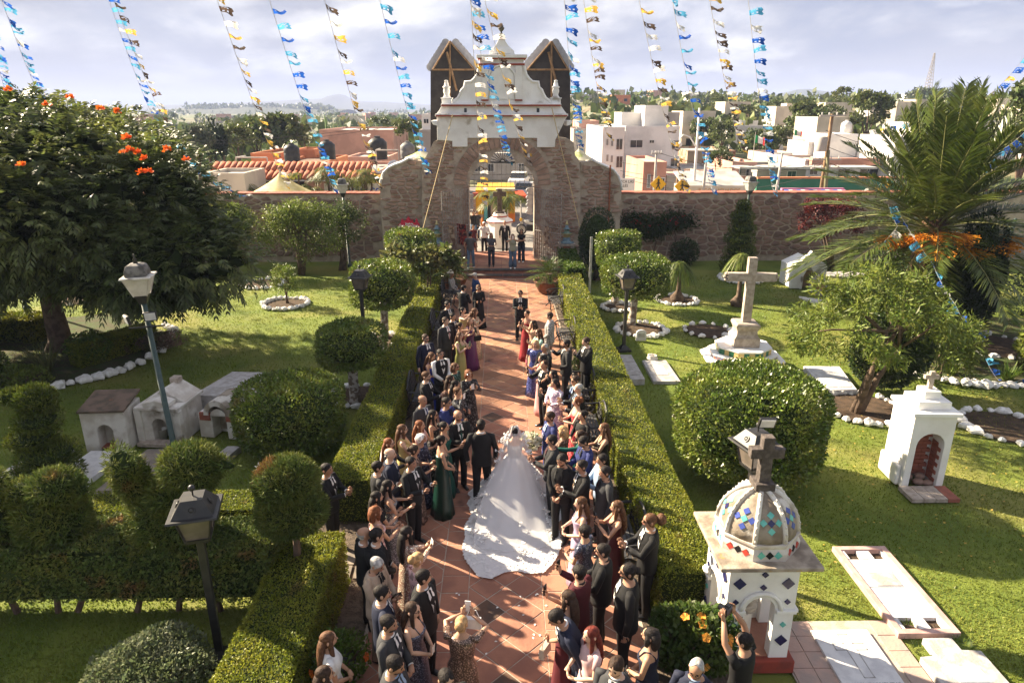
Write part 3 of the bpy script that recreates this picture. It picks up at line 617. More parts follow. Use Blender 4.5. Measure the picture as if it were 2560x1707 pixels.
# tents
M_tent = mat('tent_canvas', (.70, .60, .26), (.78, .70, .40), sc=2, rough=.7, trans=.35)
def tent(x, yt, yb, wpx, Y, label, n=8, m=M_tent):
    a, b = dy(x, yt, Y), dy(x, yb, Y); h = a.z-b.z; r_ = wpx/2*KD/FPX*Y; t = thing('canopy_tent', label, 'tent', (b.x, Y, b.z)); rings = []
    for k in range(7):
        f = k/6; rings.append([(r_*(f**1.35+.012)*math.cos(2*PI*(j/(4*n)))*(1 if j % 4 == 0 else .985-.03*f), r_*(f**1.35+.012)*math.sin(2*PI*(j/(4*n)))*(1 if j % 4 == 0 else .985-.03*f), h*(1-f)) for j in range(4*n)])
    MB().loft(rings[::-1], cap=False).build('canopy', m, t, smooth=True); MB().tube([(0, 0, -b.z), (0, 0, h+.2)], .05, 6).build('pole', M_pole, t); return t
tent(648, 396, 446, 150, 42, 'big pale yellow canopy tent behind the left wall')
M_tent2 = mat('lime_canvas', (.45, .52, .22), (.68, .66, .5), sc=1.5, rough=.7, trans=.3, lo=.48, hi=.5)
tent(968, 342, 362, 75, 38, 'small lime striped parasol top peeping over the left flank wall', m=M_tent2); tent(1330, 340, 366, 66, 38, 'small lime striped parasol top peeping over the right flank wall', m=M_tent2)
# --- right side
ap = bld('white three-storey apartment block with stained parapet', 1437, 1562, 290, 72, 12, B_wht, wins=((1447, 1476, 321, 340), (1491, 1503, 321, 330), (1543, 1567-7, 322, 342), (1447, 1474, 362, 381), (1489, 1501, 362, 370), (1540, 1560, 363, 383)))
bld('white balcony wing of the apartment block', 1385, 1436, 292, 68, 13, B_wht, wins=((1392, 1398, 318, 335), (1403, 1409, 320, 337), (1415, 1430, 318, 345), (1392, 1398, 354, 372), (1402, 1408, 356, 374), (1415, 1430, 358, 386)))
bld('white stair tower on the apartment roof', 1482, 1536, 242, 76, 6, B_wht); bld('low rooftop room with rusty reinforcing bars', 1536, 1562, 258, 77, 5, B_gry); bld('narrow rooftop room left of the stair tower', 1428, 1482, 258, 78, 5, B_wht)
bld('long pale warehouse left of the apartments', 1318, 1395, 296, 84, 12, B_gry); bld('pink-edged upper storey behind the warehouse', 1330, 1376, 277, 92, 8, B_pink)
bld('salmon corner shop with dark doorways beside the crossing signs', 1479, 1532, 372, 56, 8, B_sal, wins=((1487, 1493, 400, 432), (1500, 1508, 404, 436), (1516, 1526, 408, 438)))
bld('shop extension with a pink sheet roof', 1532, 1640, 403, 58, 7, B_crm, roof=B_pink); bld('half-built brick house with grey block courses', 1580, 1690, 346, 84, 10, B_brk); bld('grey corrugated shed roof behind the corner shop', 1560, 1668, 390, 66, 8, M_tin)
bld('pink roofless house with green netting', 1683, 1740, 372, 58, 8, B_pink, wins=((1698, 1728, 384, 404),)); bld('bare grey rendered house', 1740, 1852, 388, 56, 8, B_gry, wins=((1808, 1828, 392, 408),))
bld('pale pink two-step house behind the grey one', 1786, 1862, 356, 66, 8, wallm('pale_pink', (.66, .5, .42)))
wh = bld('large white house with grilled windows and salmon cornice', 1850, 2110, 366, 60, 10, B_wht, wins=((1861, 1877, 378, 402), (1926, 1950, 378, 408), (1976, 2014, 378, 412), (2024, 2044, 378, 412)))
ph = dy(1850, 366, 60).z+.3; MB().bb(-4.6, 9.2, -.7, -.03, ph-.45, ph+.12).build('cornice', B_sal, wh)
bld('long grey rendered terrace wall on the white house', 1936, 2064, 328, 66, 6, B_gry, roof=B_wht); bld('white stair block with a white water tank', 1905, 1972, 308, 65, 5, B_wht); tank(1942, 305, 276, 66, 'white water tank on the stair block roof', B_wht)
bld('tall white blank tower right of the terrace wall', 2060, 2104, 314, 58, 6, B_wht); bld('white rooftop block behind the palm crown', 2108, 2150, 282, 66, 6, B_wht); bld('pink-roofed upper porch on the white house', 1858, 1912, 326, 68, 5, B_wht, roof=B_pink)
gw = thing('green_wall', 'long dark green street wall with orange top edge', 'wall', dy(1930, 442, 50)); a, b = dy(1740, 411, 50), dy(2080, 411, 50); MB().bb(a.x-gw.location.x, b.x-gw.location.x, 0, .3, -4, a.z-gw.location.z).build('wall_face', B_grn, gw); MB().bb(a.x-gw.location.x, b.x-gw.location.x, -.06, .36, a.z-gw.location.z, a.z-gw.location.z+.12).build('top_edge', B_org, gw)
MB().bb(a.x-gw.location.x, b.x-gw.location.x, 4, 6, a.z-gw.location.z+.35, a.z-gw.location.z+.5).build('sheet_roof', M_tin, gw)
# striped awning
aw = thing('striped_awning', 'blue white and pink striped market awning over the right wall', 'awning', dy(1855, 441, 44)); a, b = dy(1788, 428, 44), dy(1925, 428, 44); n_ = 15; st_m = [mat('stripe_blue', (.10, .18, .5), rough=.7), mat('stripe_white', (.7, .7, .7), rough=.7), mat('stripe_pink', (.42, .16, .28), rough=.7)]
for i in range(n_):
    x0, x1 = a.x+(b.x-a.x)*i/n_-aw.location.x, a.x+(b.x-a.x)*(i+1)/n_-aw.location.x; mb = MB(); mb.loft([[(x0, .9*math.cos(u_)-.9, -.5+.75*math.sin(u_)), (x1, .9*math.cos(u_)-.9, -.5+.75*math.sin(u_)), (x1, .86*math.cos(u_)-.9, -.52+.72*math.sin(u_)), (x0, .86*math.cos(u_)-.9, -.52+.72*math.sin(u_))] for u_ in [PI*.5+PI*.5*k/6 for k in range(7)]]); mb.build('stripe', st_m[i % 3], aw)
MB().bb(a.x-aw.location.x-.1, b.x-aw.location.x, -.9, -.6, .18, .32).build('valance', st_m[2], aw)
for x in (a.x+.2, b.x-.2): MB().tube([(x-aw.location.x, -1.7, -4), (x-aw.location.x, -1.7, -.4)], .04, 6).build('post', M_pole, aw)
# juice stall
js = thing('juice_stall', 'juice stall with grey sloping sheet roof and lettered fascia', 'stall', dy(1640, 440, 46)); p = dy(1570, 424, 46); q = dy(1722, 424, 46); X0, X1, Z0 = p.x-js.location.x, q.x-js.location.x, p.z-js.location.z
MB().add([(X0, 0, Z0-.15), (X1, 0, Z0-.15), (X1, 3, Z0+.55), (X0, 3, Z0+.55), (X0, 0, Z0-.07), (X1, 0, Z0-.07), (X1, 3, Z0+.63), (X0, 3, Z0+.63)], [(3, 2, 1, 0), (4, 5, 6, 7), (0, 1, 5, 4), (1, 2, 6, 5), (2, 3, 7, 6), (3, 0, 4, 7)]).build('sheet_roof', M_tin, js)
MB().bb(X0, X1, -.06, -.01, Z0-.75, Z0-.1).build('fascia', B_crm, js); T_('JUGOS LICUADOS', .42, mat('tan_letters', (.5, .3, .14), rough=.7), 'lettering', js, ((X0+X1)/2+.2, -.075, Z0-.42), sx=.82, bold=.008)
MB().bb(X0+.1, X1-.1, .5, 2.9, -3.6, Z0-.2).build('stall_body', B_gry, js)
# crossing signs
M_ysign = mat('sign_yellow', (.75, .42, .02), rough=.5)
for x, y, lb in ((1512, 423, 'yellow diamond pedestrian sign by the corner shop, left one'), (1567, 428, 'yellow diamond pedestrian sign by the white pole, right one')):
    c = dy(x, y, 44.5); t = thing('crossing_sign', lb, 'sign', (c.x, 44.5, 0)); MB().prism([(0, c.z-.52), (-.52, c.z), (0, c.z+.52), (.52, c.z)], -.03, 0).build('plate', M_ysign, t); MB().tube([(0, .04, 0), (0, .04, c.z+.4)], .035, 6).build('post', M_pole, t)
    g = MB(); g.ball((0, -.04, c.z+.26), .07, 8); g.tube([(0, -.04, c.z+.18), (.01, -.04, c.z-.04)], .06, 6); g.tube([(0, -.04, c.z-.04), (-.13, -.04, c.z-.3)], .035, 5); g.tube([(0, -.04, c.z-.04), (.11, -.04, c.z-.3)], .035, 5); g.tube([(0, -.04, c.z+.14), (-.14, -.04, c.z-.0)], .026, 5); g.tube([(0, -.04, c.z+.14), (.13, -.04, c.z+.02)], .026, 5); g.build('walking_figure', M_black, t)
sg = thing('roadside_board', 'small white painted board with black lettering beside the flank wall', 'sign', dy(1427, 424, 46)); MB().bb(-.9, .9, 0, .04, -.4, .4).build('board', B_wht, sg); T_('OBEDEZCA LAS\nSEÑALES', .26, M_black, 'lettering', sg, (0, -.012, .05), sx=.9)
for x in (-.7, .7): MB().tube([(x, .06, -4), (x, .06, .3)], .03, 5).build('post', M_pole, sg)
# poles
def pole(x0, y0, x1, y1, Y, label, r_=.1, m=M_pole, arms=(), name='utility_pole'):
    a, b = dy(x0, y0, Y), dy(x1, y1, Y); d = (b-a); z0 = 0; foot = a-d*((a.z-z0)/d.z); t = thing(name, label, 'pole', foot); MB().tube([(0, 0, -.2), tuple(b-foot)], [r_*1.25, r_*.8], 8).build('shaft', m, t, smooth=True)
    for f, w_ in arms:
        c = (b-foot)*f; MB().box(c.x, -.12, c.z, w_, .1, .1).build('crossarm', M_pole, t)
        for k in (-.42, -.15, .15, .42): MB().lathe([(.02, 0), (.05, .03), (.03, .08), (.05, .12), (.02, .16)], 8, c=(c.x+w_*k, -.12, c.z+.05)).build('insulator', B_wht, t)
    return t, b
wires = []
_, w1 = pole(1593, 440, 1607, 248, 47, 'tall white metal street lamp pole behind the right wall', .09, B_wht); lp = MB(); q = dy(1600, 340, 47)
pl_ = _; v0 = q-pl_.location; MB().tube([(v0.x, 0, v0.z), (v0.x-.5, 0, v0.z+.7), (v0.x-.95, 0, v0.z+.85), (v0.x-1.15, 0, v0.z+.6), (v0.x-1.15, 0, v0.z+.35)], .045, 6).build('bracket', B_wht, pl_); MB().lathe([(.03, .25), (.16, .15), (.17, 0), (.02, -.08)], 10, c=(v0.x-1.15, 0, v0.z+.15)).build('lantern', B_wht, pl_)
_, w2 = pole(1615, 440, 1624, 350, 46, 'short grey concrete pole by the juice stall', .1); _, w3 = pole(1554, 440, 1559, 375, 50, 'dark timber pole behind the crossing signs', .1, M_wood); _, w4 = pole(1503, 440, 1508, 347, 52, 'thin grey pole in front of the apartment block', .1, arms=((.96, .8),))
ut, w5 = pole(1888, 428, 1912, 262, 46, 'leaning wooden utility pole with crossarms and transformer', .14, M_wood, arms=((.985, 1.7), (.6, 1.9), (.52, 1.9)))
p = dy(1893, 340, 46)-ut.location; MB().lathe([(.3, 0), (.33, .05), (.33, .85), (.28, .92), (.1, .95)], 14, c=(p.x-.35, -.35, p.z-.2)).build('transformer', B_gry, ut, smooth=True); ut2, w6 = pole(1897, 430, 1903, 345, 45.6, 'olive concrete prop pole leaning against the wooden pole', .13, mat('olive_pole', (.17, .16, .09), rough=.9))
pole(1783, 440, 1797, 352, 44, 'grey pole wrapped by the bunting end', .09)
def wire(a, b, sag, label, k):
    t = thing('power_line', label, 'wire', a, group='power lines over the street'); b = Vector(b)-Vector(a); MB().tube([(b.x*f, b.y*f, b.z*f-sag*4*f*(1-f)) for f in [i/12 for i in range(13)]], .016, 4).build('cable', M_cable, t)
hub = w5
for k, (x, y, Y, sg_) in enumerate(((1420, 372, 60, .8), (1425, 392, 58, .9), (1430, 402, 57, 1.0), (1510, 350, 52, .7), (1624, 354, 46, .4), (1435, 410, 56, 1.1))): wire(dy(1893, 352+k*9, 46), dy(x, y, Y), sg_, ('highest', 'second', 'third', 'fourth', 'fifth', 'lowest')[k]+' black cable sagging from the leaning utility pole to the left', k)
for k, (x, y, Y) in enumerate(((2300, 330, 44), (2330, 372, 42), (2300, 392, 42))): wire(dy(1897, 300+k*36, 46), dy(x, y, Y), .9, ('upper', 'middle', 'lower')[k]+' black cable running from the utility pole behind the palm', k)
for k, (ya, yb) in enumerate(((323, 302), (330, 309))): wire(dy(430, ya, 60), dy(960, yb-30, 60), .5, ('upper', 'lower')[k]+' thin cable of the pair crossing above the left roofs', k)
# mexican flags
M_fg = mat('flag_green', (.02, .22, .08), rough=.8, trans=.3); M_fw = mat('flag_white', (.75, .75, .73), rough=.8, trans=.3); M_fr = mat('flag_red', (.55, .03, .04), rough=.8, trans=.3)
for x0, x1, yt, Y, lb in ((1735, 1760, 312, 60, 'green white and red flag on a pole near the grey house'), (1826, 1845, 299, 80, 'small green white and red flag on a roof further back')):
    a, b = dy(x0, yt, Y), dy(x1, yt, Y); w_ = b.x-a.x; h = w_*.62; t = thing('national_flag', lb, 'flag', (a.x, Y, 0)); MB().tube([(0, 0, 1), (0, 0, a.z+.3)], .03, 5).build('pole', M_pole, t)
    for k, m_ in enumerate((M_fg, M_fw, M_fr)):
        rr = []
        for i in range(4):
            u_ = (k+i/3)/3; rr.append([(w_*u_, .25*w_*math.sin(u_*7), a.z-.28*w_*u_*u_+.05*math.sin(u_*9)), (w_*u_, .25*w_*math.sin(u_*7+.5), a.z-h-.3*w_*u_*u_)])
        MB().loft(rr, cap=False, close=False).build('stripe', m_, t, smooth=True)
# lattice mast on the hill
a, b = dy(2127, 232, 330), dy(2147, 122, 330); t = thing('radio_mast', 'tall grey lattice radio mast on the hill at right', 'mast', (a.x, 330, a.z-2)); h = b.z-a.z+2; mb = MB(); dx_ = 0
for i in range(16):
    z0_, z1_ = h*i/16, h*(i+1)/16; w0, w1_ = 1.7*(1-i/18), 1.7*(1-(i+1)/18)
    for (sx, sy) in ((-1, -1), (1, -1), (1, 1), (-1, 1)):
        nx, ny = (-sy, sx); mb.tube([(sx*w0, sy*w0, z0_), (sx*w1_, sy*w1_, z1_)], .12, 4, cap=False); mb.tube([(sx*w0, sy*w0, z0_), (nx*w1_, ny*w1_, z1_)], .07, 4, cap=False); mb.tube([(sx*w0, sy*w0, z0_), (nx*w0, ny*w0, z0_)], .07, 4, cap=False)
mb.build('lattice', M_pole, t)
# --- seen through the arch: the little street
yb_ = thing('corner_shop', 'bright yellow corner shop with orange base and stone piers', 'building', (0, 47, 0)); g = lambda x, y, Y=47: gy(1150+x/5.6, 400+y/5.6, Y)
def part(nm, x0, x1, y0, y1, m, d0=0, d1=.1, par=yb_, Y=47):
    a, b = g(x0, y0, Y), g(x1, y1, Y); return MB().bb(a.x-par.location.x, b.x-par.location.x, d0, d1, b.z-par.location.z, a.z-par.location.z).build(nm, m, par)
M_orange = mat('shop_orange', (.75, .22, .03), (.65, .18, .03), sc=2, rough=.8)
part('walls', 215, 770, 425, 865, B_yel, .2, 5); part('base', 676, 772, 755, 868, M_orange, .1, 3); part('stone_pier', 175, 222, 470, 800, M_stoneL, .05, .5); part('stone_pier', 430, 500, 560, 790, M_stoneL, .05, .5); part('stone_base', 215, 330, 770, 868, M_stoneL, .08, .5)
part('door', 330, 430, 590, 868, M_dark, .08, .4); part('shutter', 335, 385, 650, 850, mat('teal_shutter', (.08, .30, .32), (.12, .36, .36), sc=8, rough=.6), .03, .1); part('counter_opening', 512, 675, 555, 695, M_dark, .12, .4); part('counter', 512, 676, 695, 868, B_crm, .1, .5)
part('yellow_post', 320, 345, 440, 590, B_yel, .05, .3); part('shop_sign', 500, 770, 400, 432, B_crm, -.2, .3); part('blue_sign', 415, 460, 450, 575, M_blue, -.1, .05); part('red_sign', 180, 255, 458, 502, M_red, -.3, .1)
T_('P\nO\nL\nL\nO\nS', .2, M_red, 'lettering', yb_, tuple(g(690, 650)-yb_.location+Vector((0, .17, 0)))); T_('A\nN\nT\nO\nJ\nI\nT\nO\nS', .14, M_red, 'lettering', yb_, tuple(g(745, 650)-yb_.location+Vector((0, .17, 0))))
awn = thing('red_awning', 'red orange shop awning on the yellow corner shop', 'awning', (0, 46, 0)); a, b, c_, d_ = g(770, 425, 47), g(880, 425, 47), g(935, 500, 45.4), g(770, 500, 45.4); e_, f_ = g(935, 538, 45.4), g(770, 538, 45.4)
MB().add([tuple(q-awn.location) for q in (a, b, c_, d_, e_, f_)], [(0, 3, 2, 1), (3, 5, 4, 2), (1, 2, 4)]).build('canvas', mat('awning_red', (.62, .09, .03), (.5, .07, .03), sc=3, rough=.7, trans=.2), awn)
a = g(853, 800, 45.4); MB().tube([(a.x, -.5, 0), (a.x, -.5, g(853, 545, 45.4).z)], .06, 6).build('post', M_pole, awn)
bld('pale street front closing the view through the arch', 1060, 1250, 352, 78, 6, B_gry, wins=((1090, 1105, 375, 395), (1120, 1135, 375, 395), (1190, 1205, 375, 395)))
# stone cross on a round white pedestal
cr_ = thing('street_cross', 'dark stone cross on a white pedestal with red bands outside the arch', 'cross', g(558, 1185, 38.2)); cr_.location.z = 0; cr_.location.y = 38.2; sc_ = 1/ (FPX/ (38.2*CP+6*SP)) / 5.6
def cz(y): return g(558, y, 38.2).z
MB().lathe([(.70, 0), (.70, cz(870)), (.78, cz(868)), (.78, cz(845)), (.6, cz(820)), (.42, cz(790)), (.42, cz(770)), (.38, cz(765)), (.36, cz(740)), (.05, cz(738))], 8, ph=PI/8).build('pedestal', M_clean, cr_)
MB().lathe([(.72, cz(862)), (.795, cz(860)), (.795, cz(846)), (.7, cz(840))], 8, ph=PI/8).build('red_band', M_red, cr_); MB().lathe([(.44, cz(790)), (.46, cz(788)), (.46, cz(778)), (.4, cz(774))], 8, ph=PI/8).build('red_band', M_red, cr_)
M_dst = mat('dark_cross_stone', (.07, .055, .045), (.11, .09, .075), sc=6, rough=.9, bump=.4); w_ = (g(652, 480, 38.2).x-g(468, 480, 38.2).x)
MB().box(0, 0, (cz(740)+cz(402))/2, .26, .24, cz(402)-cz(740)).build('cross_shaft', M_dst, cr_, bevel=.02); MB().box(0, 0, cz(478), w_, .2, .25).build('cross_arm', M_dst, cr_, bevel=.02); MB().box(0, 0, cz(736), .5, .5, .12).build('cross_foot', M_dst, cr_)
# motorbike, seen three-quarter, parked by the jamb
mo = thing('motorcycle', 'white and yellow motorcycle parked outside the arch by the right jamb', 'motorcycle', (g(990, 900, 42).x, 42, 0), R(65)); tw = MB
for y in (-.62, .62):
    wq = MB(); wq.tube([(0, y+.3*math.cos(a), .31+.3*math.sin(a)) for a in [2*PI*i/18 for i in range(19)]], .055, 6, cap=False); wh_ = wq.build('wheel', M_black, mo, smooth=True); MB().lathe([(.02, -.04), (.22, -.03), (.22, .03), (.02, .04)], 12).xf(Matrix.Translation((0, y, .31)) @ Matrix.Rotation(PI/2, 4, 'Y')).build('rim', M_pole, wh_)
MB().tube([(0, -.5, .75), (0, -.1, .72), (0, .25, .8), (0, .45, .85)], [(.12, .07), (.14, .1), (.16, .14), (.06, .06)], 10).build('tank_and_tail', B_wht, mo, smooth=True); MB().tube([(0, -.55, .84), (0, .1, .83)], [(.1, .05), (.13, .05)], 8).build('saddle', M_black, mo, smooth=True); MB().box(0, .05, .42, .28, .45, .36).build('engine', M_dark, mo, bevel=.05)
MB().tube([(-.35, .42, 1.05), (0, .5, 1.0), (.35, .42, 1.05)], .022, 6).build('handlebar', M_black, mo); MB().tube([(0, .5, 1.0), (0, .62, .31)], .035, 6).build('fork', M_pole, mo); MB().lathe([(.02, 0), (.1, .02), (.11, .12), (.04, .16)], 10).xf(Matrix.Translation((0, .58, .9)) @ Matrix.Rotation(-PI/2, 4, 'X')).build('headlight', M_ysign, mo)
# traffic cone
tc_ = thing('traffic_cone', 'orange traffic cone beside the yellow corner shop', 'cone', (g(312, 890, 44).x, 44, 0)); MB().box(0, 0, .02, .34, .34, .04).build('foot', M_orange, tc_); MB().lathe([(.14, .04), (.03, .75), (.01, .76)], 12).build('body', M_orange, tc_, smooth=True)
# cars further down the street
def car(x, y, Y, label, m, rz=0.0):
    p = g(x, y, Y); t = thing('parked_car', label, 'car', (p.x, Y, 0), rz); q = MB(); q.prism([(-2, .35), (-2.05, .7), (-1.9, .85), (-1.1, .95), (1.0, .92), (1.95, .78), (2.05, .4)], -.82, .82); q.build('body', m, t, bevel=.06)
    MB().prism([(-1.3, .93), (-.8, 1.42), (.45, 1.42), (1.05, .91)], -.72, .72).build('cabin', M_glass, t, bevel=.05); MB().prism([(-.85, 1.41), (-.7, 1.47), (.35, 1.47), (.5, 1.41)], -.7, .7).build('roof', m, t)
    for sx in (-1.25, 1.3):
        for sy in (-.8, .8): MB().lathe([(.05, -.1), (.31, -.1), (.33, 0), (.31, .1), (.05, .1)], 14).xf(Matrix.Translation((sx, sy, .32)) @ Matrix.Rotation(PI/2, 4, 'X')).build('wheel', M_black, t)
car(830, 330, 70, 'white car far down the street through the arch', B_wht, R(80)); car(940, 460, 60, 'grey car in the side street through the arch', M_tin, R(70)); car(600, 215, 85, 'pale car at the end of the street through the arch grille', B_wht, R(75))
# shell-like white foam wing decorations inside the jambs
for x0, ys_, lb, sg in ((995, (400, 760), 'white feathered foam wing decoration on the right jamb', -1), (128, (480, 690), 'white feathered foam wing decoration on the left jamb', 1)):
    Yw = GY+1.5; p = gy(1150+x0/5.6, 400+ys_[1]/5.6, Yw); q = gy(1150+x0/5.6, 400+ys_[0]/5.6, Yw); t = thing('wing_decoration', lb, 'decoration', tuple(p)); h = q.z-p.z; n_ = 7
    for i in range(n_): MB().ball((sg*-.02+sg*(-.05 if i % 2 else 0)*1, 0, h*(i+.6)/n_), (.3, .03, h/n_*.75), 10).xf(Matrix.Translation((0, 0, 0))).build('feather', M_petal, t, smooth=True)
# --- rising ground on the right
def terr(x, y):
    f = min(1, max(0, (x-10)/18)); f = f*f*(3-2*f); g_ = max(0, y-62); return f*(.05*min(g_, 190)+.02*max(0, min(g_, 300)-190))
def hillz(x, y): return terr(x, y)+(.25*math.sin(x*.11)+.25*math.sin(y*.09+x*.05) if terr(x, y) > .3 else 0)-.06
xs = [8+6*i for i in range(90)]; ys = [60+7*i for i in range(60)]; V = [(x, y, hillz(x, y)-(.6 if y > 465 or x < 9 or y < 61 else 0)) for y in ys for x in xs]
F = [(j*90+i, j*90+i+1, (j+1)*90+i+1, (j+1)*90+i) for j in range(59) for i in range(89)]
me = np_mesh('hillside', V, F); setmat(me, mat('dry_hillside', (.20, .17, .10), (.10, .12, .045), sc=.08, rough=1, c3=(.26, .2, .13), sc3=.05)); kind(link('hillside', me), 'structure')
# --- palms and trees just beyond the wall
def areca(x, yt, Y, label, n=26, hgt=None, L_=1.3):
    p = dy(x, yt, Y); t = thing('garden_palm', label, 'palm', (p.x, Y, 0), group='feathery palms by the restaurant'); h = p.z-.6; tb = MB()
    tops = []
    for i in range(4): q = (rnd.uniform(-.5, .5), rnd.uniform(-.4, .4), h*rnd.uniform(.7, 1)); tops.append(q); tb.tube([(q[0]*.3, q[1]*.3, 0), q], .06, 5)
    tb.build('trunk', M_bark, t); a = rng.random(n)*6.283; B = np.array(tops)[rng.integers(0, 4, n)]; Dd = np.stack([np.cos(a), np.sin(a), .35+.8*rng.random(n)], -1)
    Vs, sp = fronds(B, Dd, L_*(.8+.4*rng.random(n)), 12, .5, .022, .75, leafdroop=.7); qmesh('fronds', Vs, leafm('areca_leaf', (.13, .16, .035), (.17, .17, .04), isl=.35, hue=.03, trans=.4, sc=.6), t)
for x, yt, Y, lb in ((565, 408, 45, 'feathery palm left of the yellow tent'), (668, 380, 45.5, 'feathery palm right behind the yellow tent'), (760, 356, 46, 'tallest feathery palm by the restaurant'), (700, 402, 44.5, 'short feathery palm low beside the tent'), (840, 362, 45.5, 'feathery palm nearest the left flank wall'), (800, 390, 45, 'drooping feathery palm before the restaurant doors')): areca(x, yt, Y, lb)
areca(1150, 405, 42, 'palm seen through the arch grille', 30, L_=1.6)
def bt(x, yb, yt, wpx, Y, m, label, **k):
    a, b = dy(x, yb, Y), dy(x, yt, Y); g0 = terr(a.x, Y); h = b.z-g0; bgtree(a.x, Y, g0, h, wpx*KD/FPX*(Y*CP), m, label, trunk=max(.1, (a.z-g0)/h+.08), **k)
bt(455, 372, 285, 92, 75, L_grey, 'silvery round tree left of the cypresses', n=2600)
for x, yt, lb in ((484, 288, 'shorter slim cypress, left of three'), (497, 268, 'tallest slim cypress of three'), (516, 281, 'slim cypress standing apart, right of three')):
    p = dy(x, 375, 80); q = dy(x, yt, 80); h = q.z-p.z; t = thing('cypress', lb, 'tree', tuple(p), group='slim cypresses'); MB().tube([(0, 0, -1), (0, 0, h*.6)], [.2, .06], 6).build('trunk', M_bark, t); P, Nn = superq(1500, h*.085, h*.085, h*.47, 2.2); P[:, 2] += h*.5; qmesh('crown', [leaves(P, Nn, .5, .4, .3, up=1.2)], L_fard, t)
bt(548, 362, 285, 75, 82, L_far2, 'light green rounded tree beside the cypresses', n=2000); bt(640, 345, 262, 130, 90, L_far, 'big dark spreading tree behind the orange roofs', n=3200); bt(590, 352, 275, 80, 92, L_far, 'dense green tree left of the big dark one', n=1800); bt(700, 345, 285, 60, 96, L_far, 'dark tree behind the rooftop room', n=1500)
bt(875, 300, 266, 45, 110, L_far, 'small round tree above the pink block', n=900); bt(935, 330, 275, 75, 80, L_far2, 'leafy tree between the pink block and the gate', n=1500)
bt(1640, 292, 212, 42, 130, L_far, 'tall slender dark tree on the right hill, leftmost', n=1100); bt(1655, 345, 272, 62, 88, L_far2, 'bushy bright green tree behind the white pole', n=2200); bt(1612, 330, 270, 70, 95, L_far, 'dark tree right behind the apartment block', n=1800); bt(1650, 408, 338, 62, 62, L_far, 'round dark shrub tree in front of the brick house', n=1600)
bt(1740, 372, 300, 90, 78, L_far, 'bushy dark tree behind the national flag', n=2400); bt(1782, 352, 290, 70, 86, L_far2, 'olive tree right of the national flag', n=1700); bt(1850, 345, 230, 100, 95, L_far, 'broad cypress-like tree group leaning behind the pole', n=2600); bt(1985, 325, 205, 92, 90, L_far2, 'large yellow-green tree behind the white house', n=3000); bt(1930, 262, 196, 52, 120, L_far, 'tall dark tree on the skyline beside the large yellow-green one', n=1200); bt(1905, 300, 238, 60, 100, L_far2, 'lighter tree behind the leaning pole top', n=1200)
bt(1700, 300, 240, 70, 125, L_far2, 'olive round tree on the slope, middle', n=1200); bt(1780, 285, 230, 75, 140, L_far, 'wide olive tree on the slope', n=1400); bt(1835, 282, 222, 60, 150, L_far, 'dome-shaped tree on the skyline', n=1200); bt(2090, 300, 262, 60, 90, L_far, 'leafy tree right of the yellow-green one', n=1000); bt(2120, 232, 205, 70, 260, L_far, 'dark tree line by the radio mast', n=1300); bt(2185, 236, 206, 75, 240, L_far, 'dark trees right of the radio mast', n=1300)
bt(2335, 420, 175, 150, 46, L_far, 'tall leafy tree at the far right behind the palm', n=3800)
# ================================================================ distance: plain, villages, hills
def ridge(name, Y, prof, dep, m):
    xs = [dy(x, y, Y).x for x, y in prof]; zs = [dy(x, y, Y).z for x, y in prof]; X = np.linspace(xs[0], xs[-1], 160); Z = np.interp(X, xs, zs)+np.interp(X, xs, zs)*.05*np.sin(X*.03)*np.sin(X*.011+2)
    V = []; n = len(X)
    for k, f in enumerate((0, .45, .8, 1, .7, 0)):
        j = (np.sin(X*.02+k*2)*.08+np.sin(X*.05+k)*.04)*f*(1-f)*4
        V.append(np.stack([X, np.full(n, Y+dep*(k-3)/3.), np.maximum(-1, Z*(f+j))-1*(f == 0)], -1))
    V = np.concatenate(V); F = [(r*n+i, r*n+i+1, (r+1)*n+i+1, (r+1)*n+i) for r in range(5) for i in range(n-1)]; me = np_mesh(name, V, F); setmat(me, m); me.polygons.foreach_set('use_smooth', [True]*len(F)); kind(link(name, me), 'structure')
M_hill = mat('wooded_hill', (.045, .06, .03), (.07, .08, .045), sc=.01, rough=1, bump=.3, bsc=.03)
ridge('hills', 3600, [(-900, 248), (-200, 246), (270, 243), (480, 240), (600, 234), (700, 228), (755, 229), (772, 216), (782, 213), (795, 220), (812, 231), (900, 236), (980, 240), (1320, 246), (1600, 248)], 700, M_hill)
ridge('hills', 2300, [(1350, 250), (1480, 246), (1590, 238), (1680, 228), (1740, 222), (1790, 214), (1830, 206), (1860, 204), (1890, 208), (1930, 218), (2000, 226), (2200, 232), (2500, 238), (3000, 246)], 500, M_hill)
ridge('hills', 1500, [(380, 251.4), (420, 249), (520, 247), (560, 245), (610, 243), (650, 245), (690, 247), (740, 248.5), (800, 251.4)], 160, M_hill)
ridge('hills', 420, [(1700, 246), (1800, 240), (1950, 238), (2050, 234), (2150, 231), (2250, 233), (2400, 236), (2800, 244), (3200, 250)], 90, mat('near_hill', (.09, .09, .05), (.14, .12, .08), sc=.05, rough=1))
# green field strips on the plain
M_crop = mat('crop', (.10, .15, .05), (.14, .17, .07), sc=.02, rough=1); M_crop2 = mat('crop_dry', (.22, .20, .11), (.18, .17, .09), sc=.02, rough=1)
for k in range(14):
    Y = 620+k*75; sheet('field', -900+rnd.uniform(-60, 60), 180+rnd.uniform(-60, 90), Y, Y+55, -.06+.002*k, M_crop if k % 3 else M_crop2)
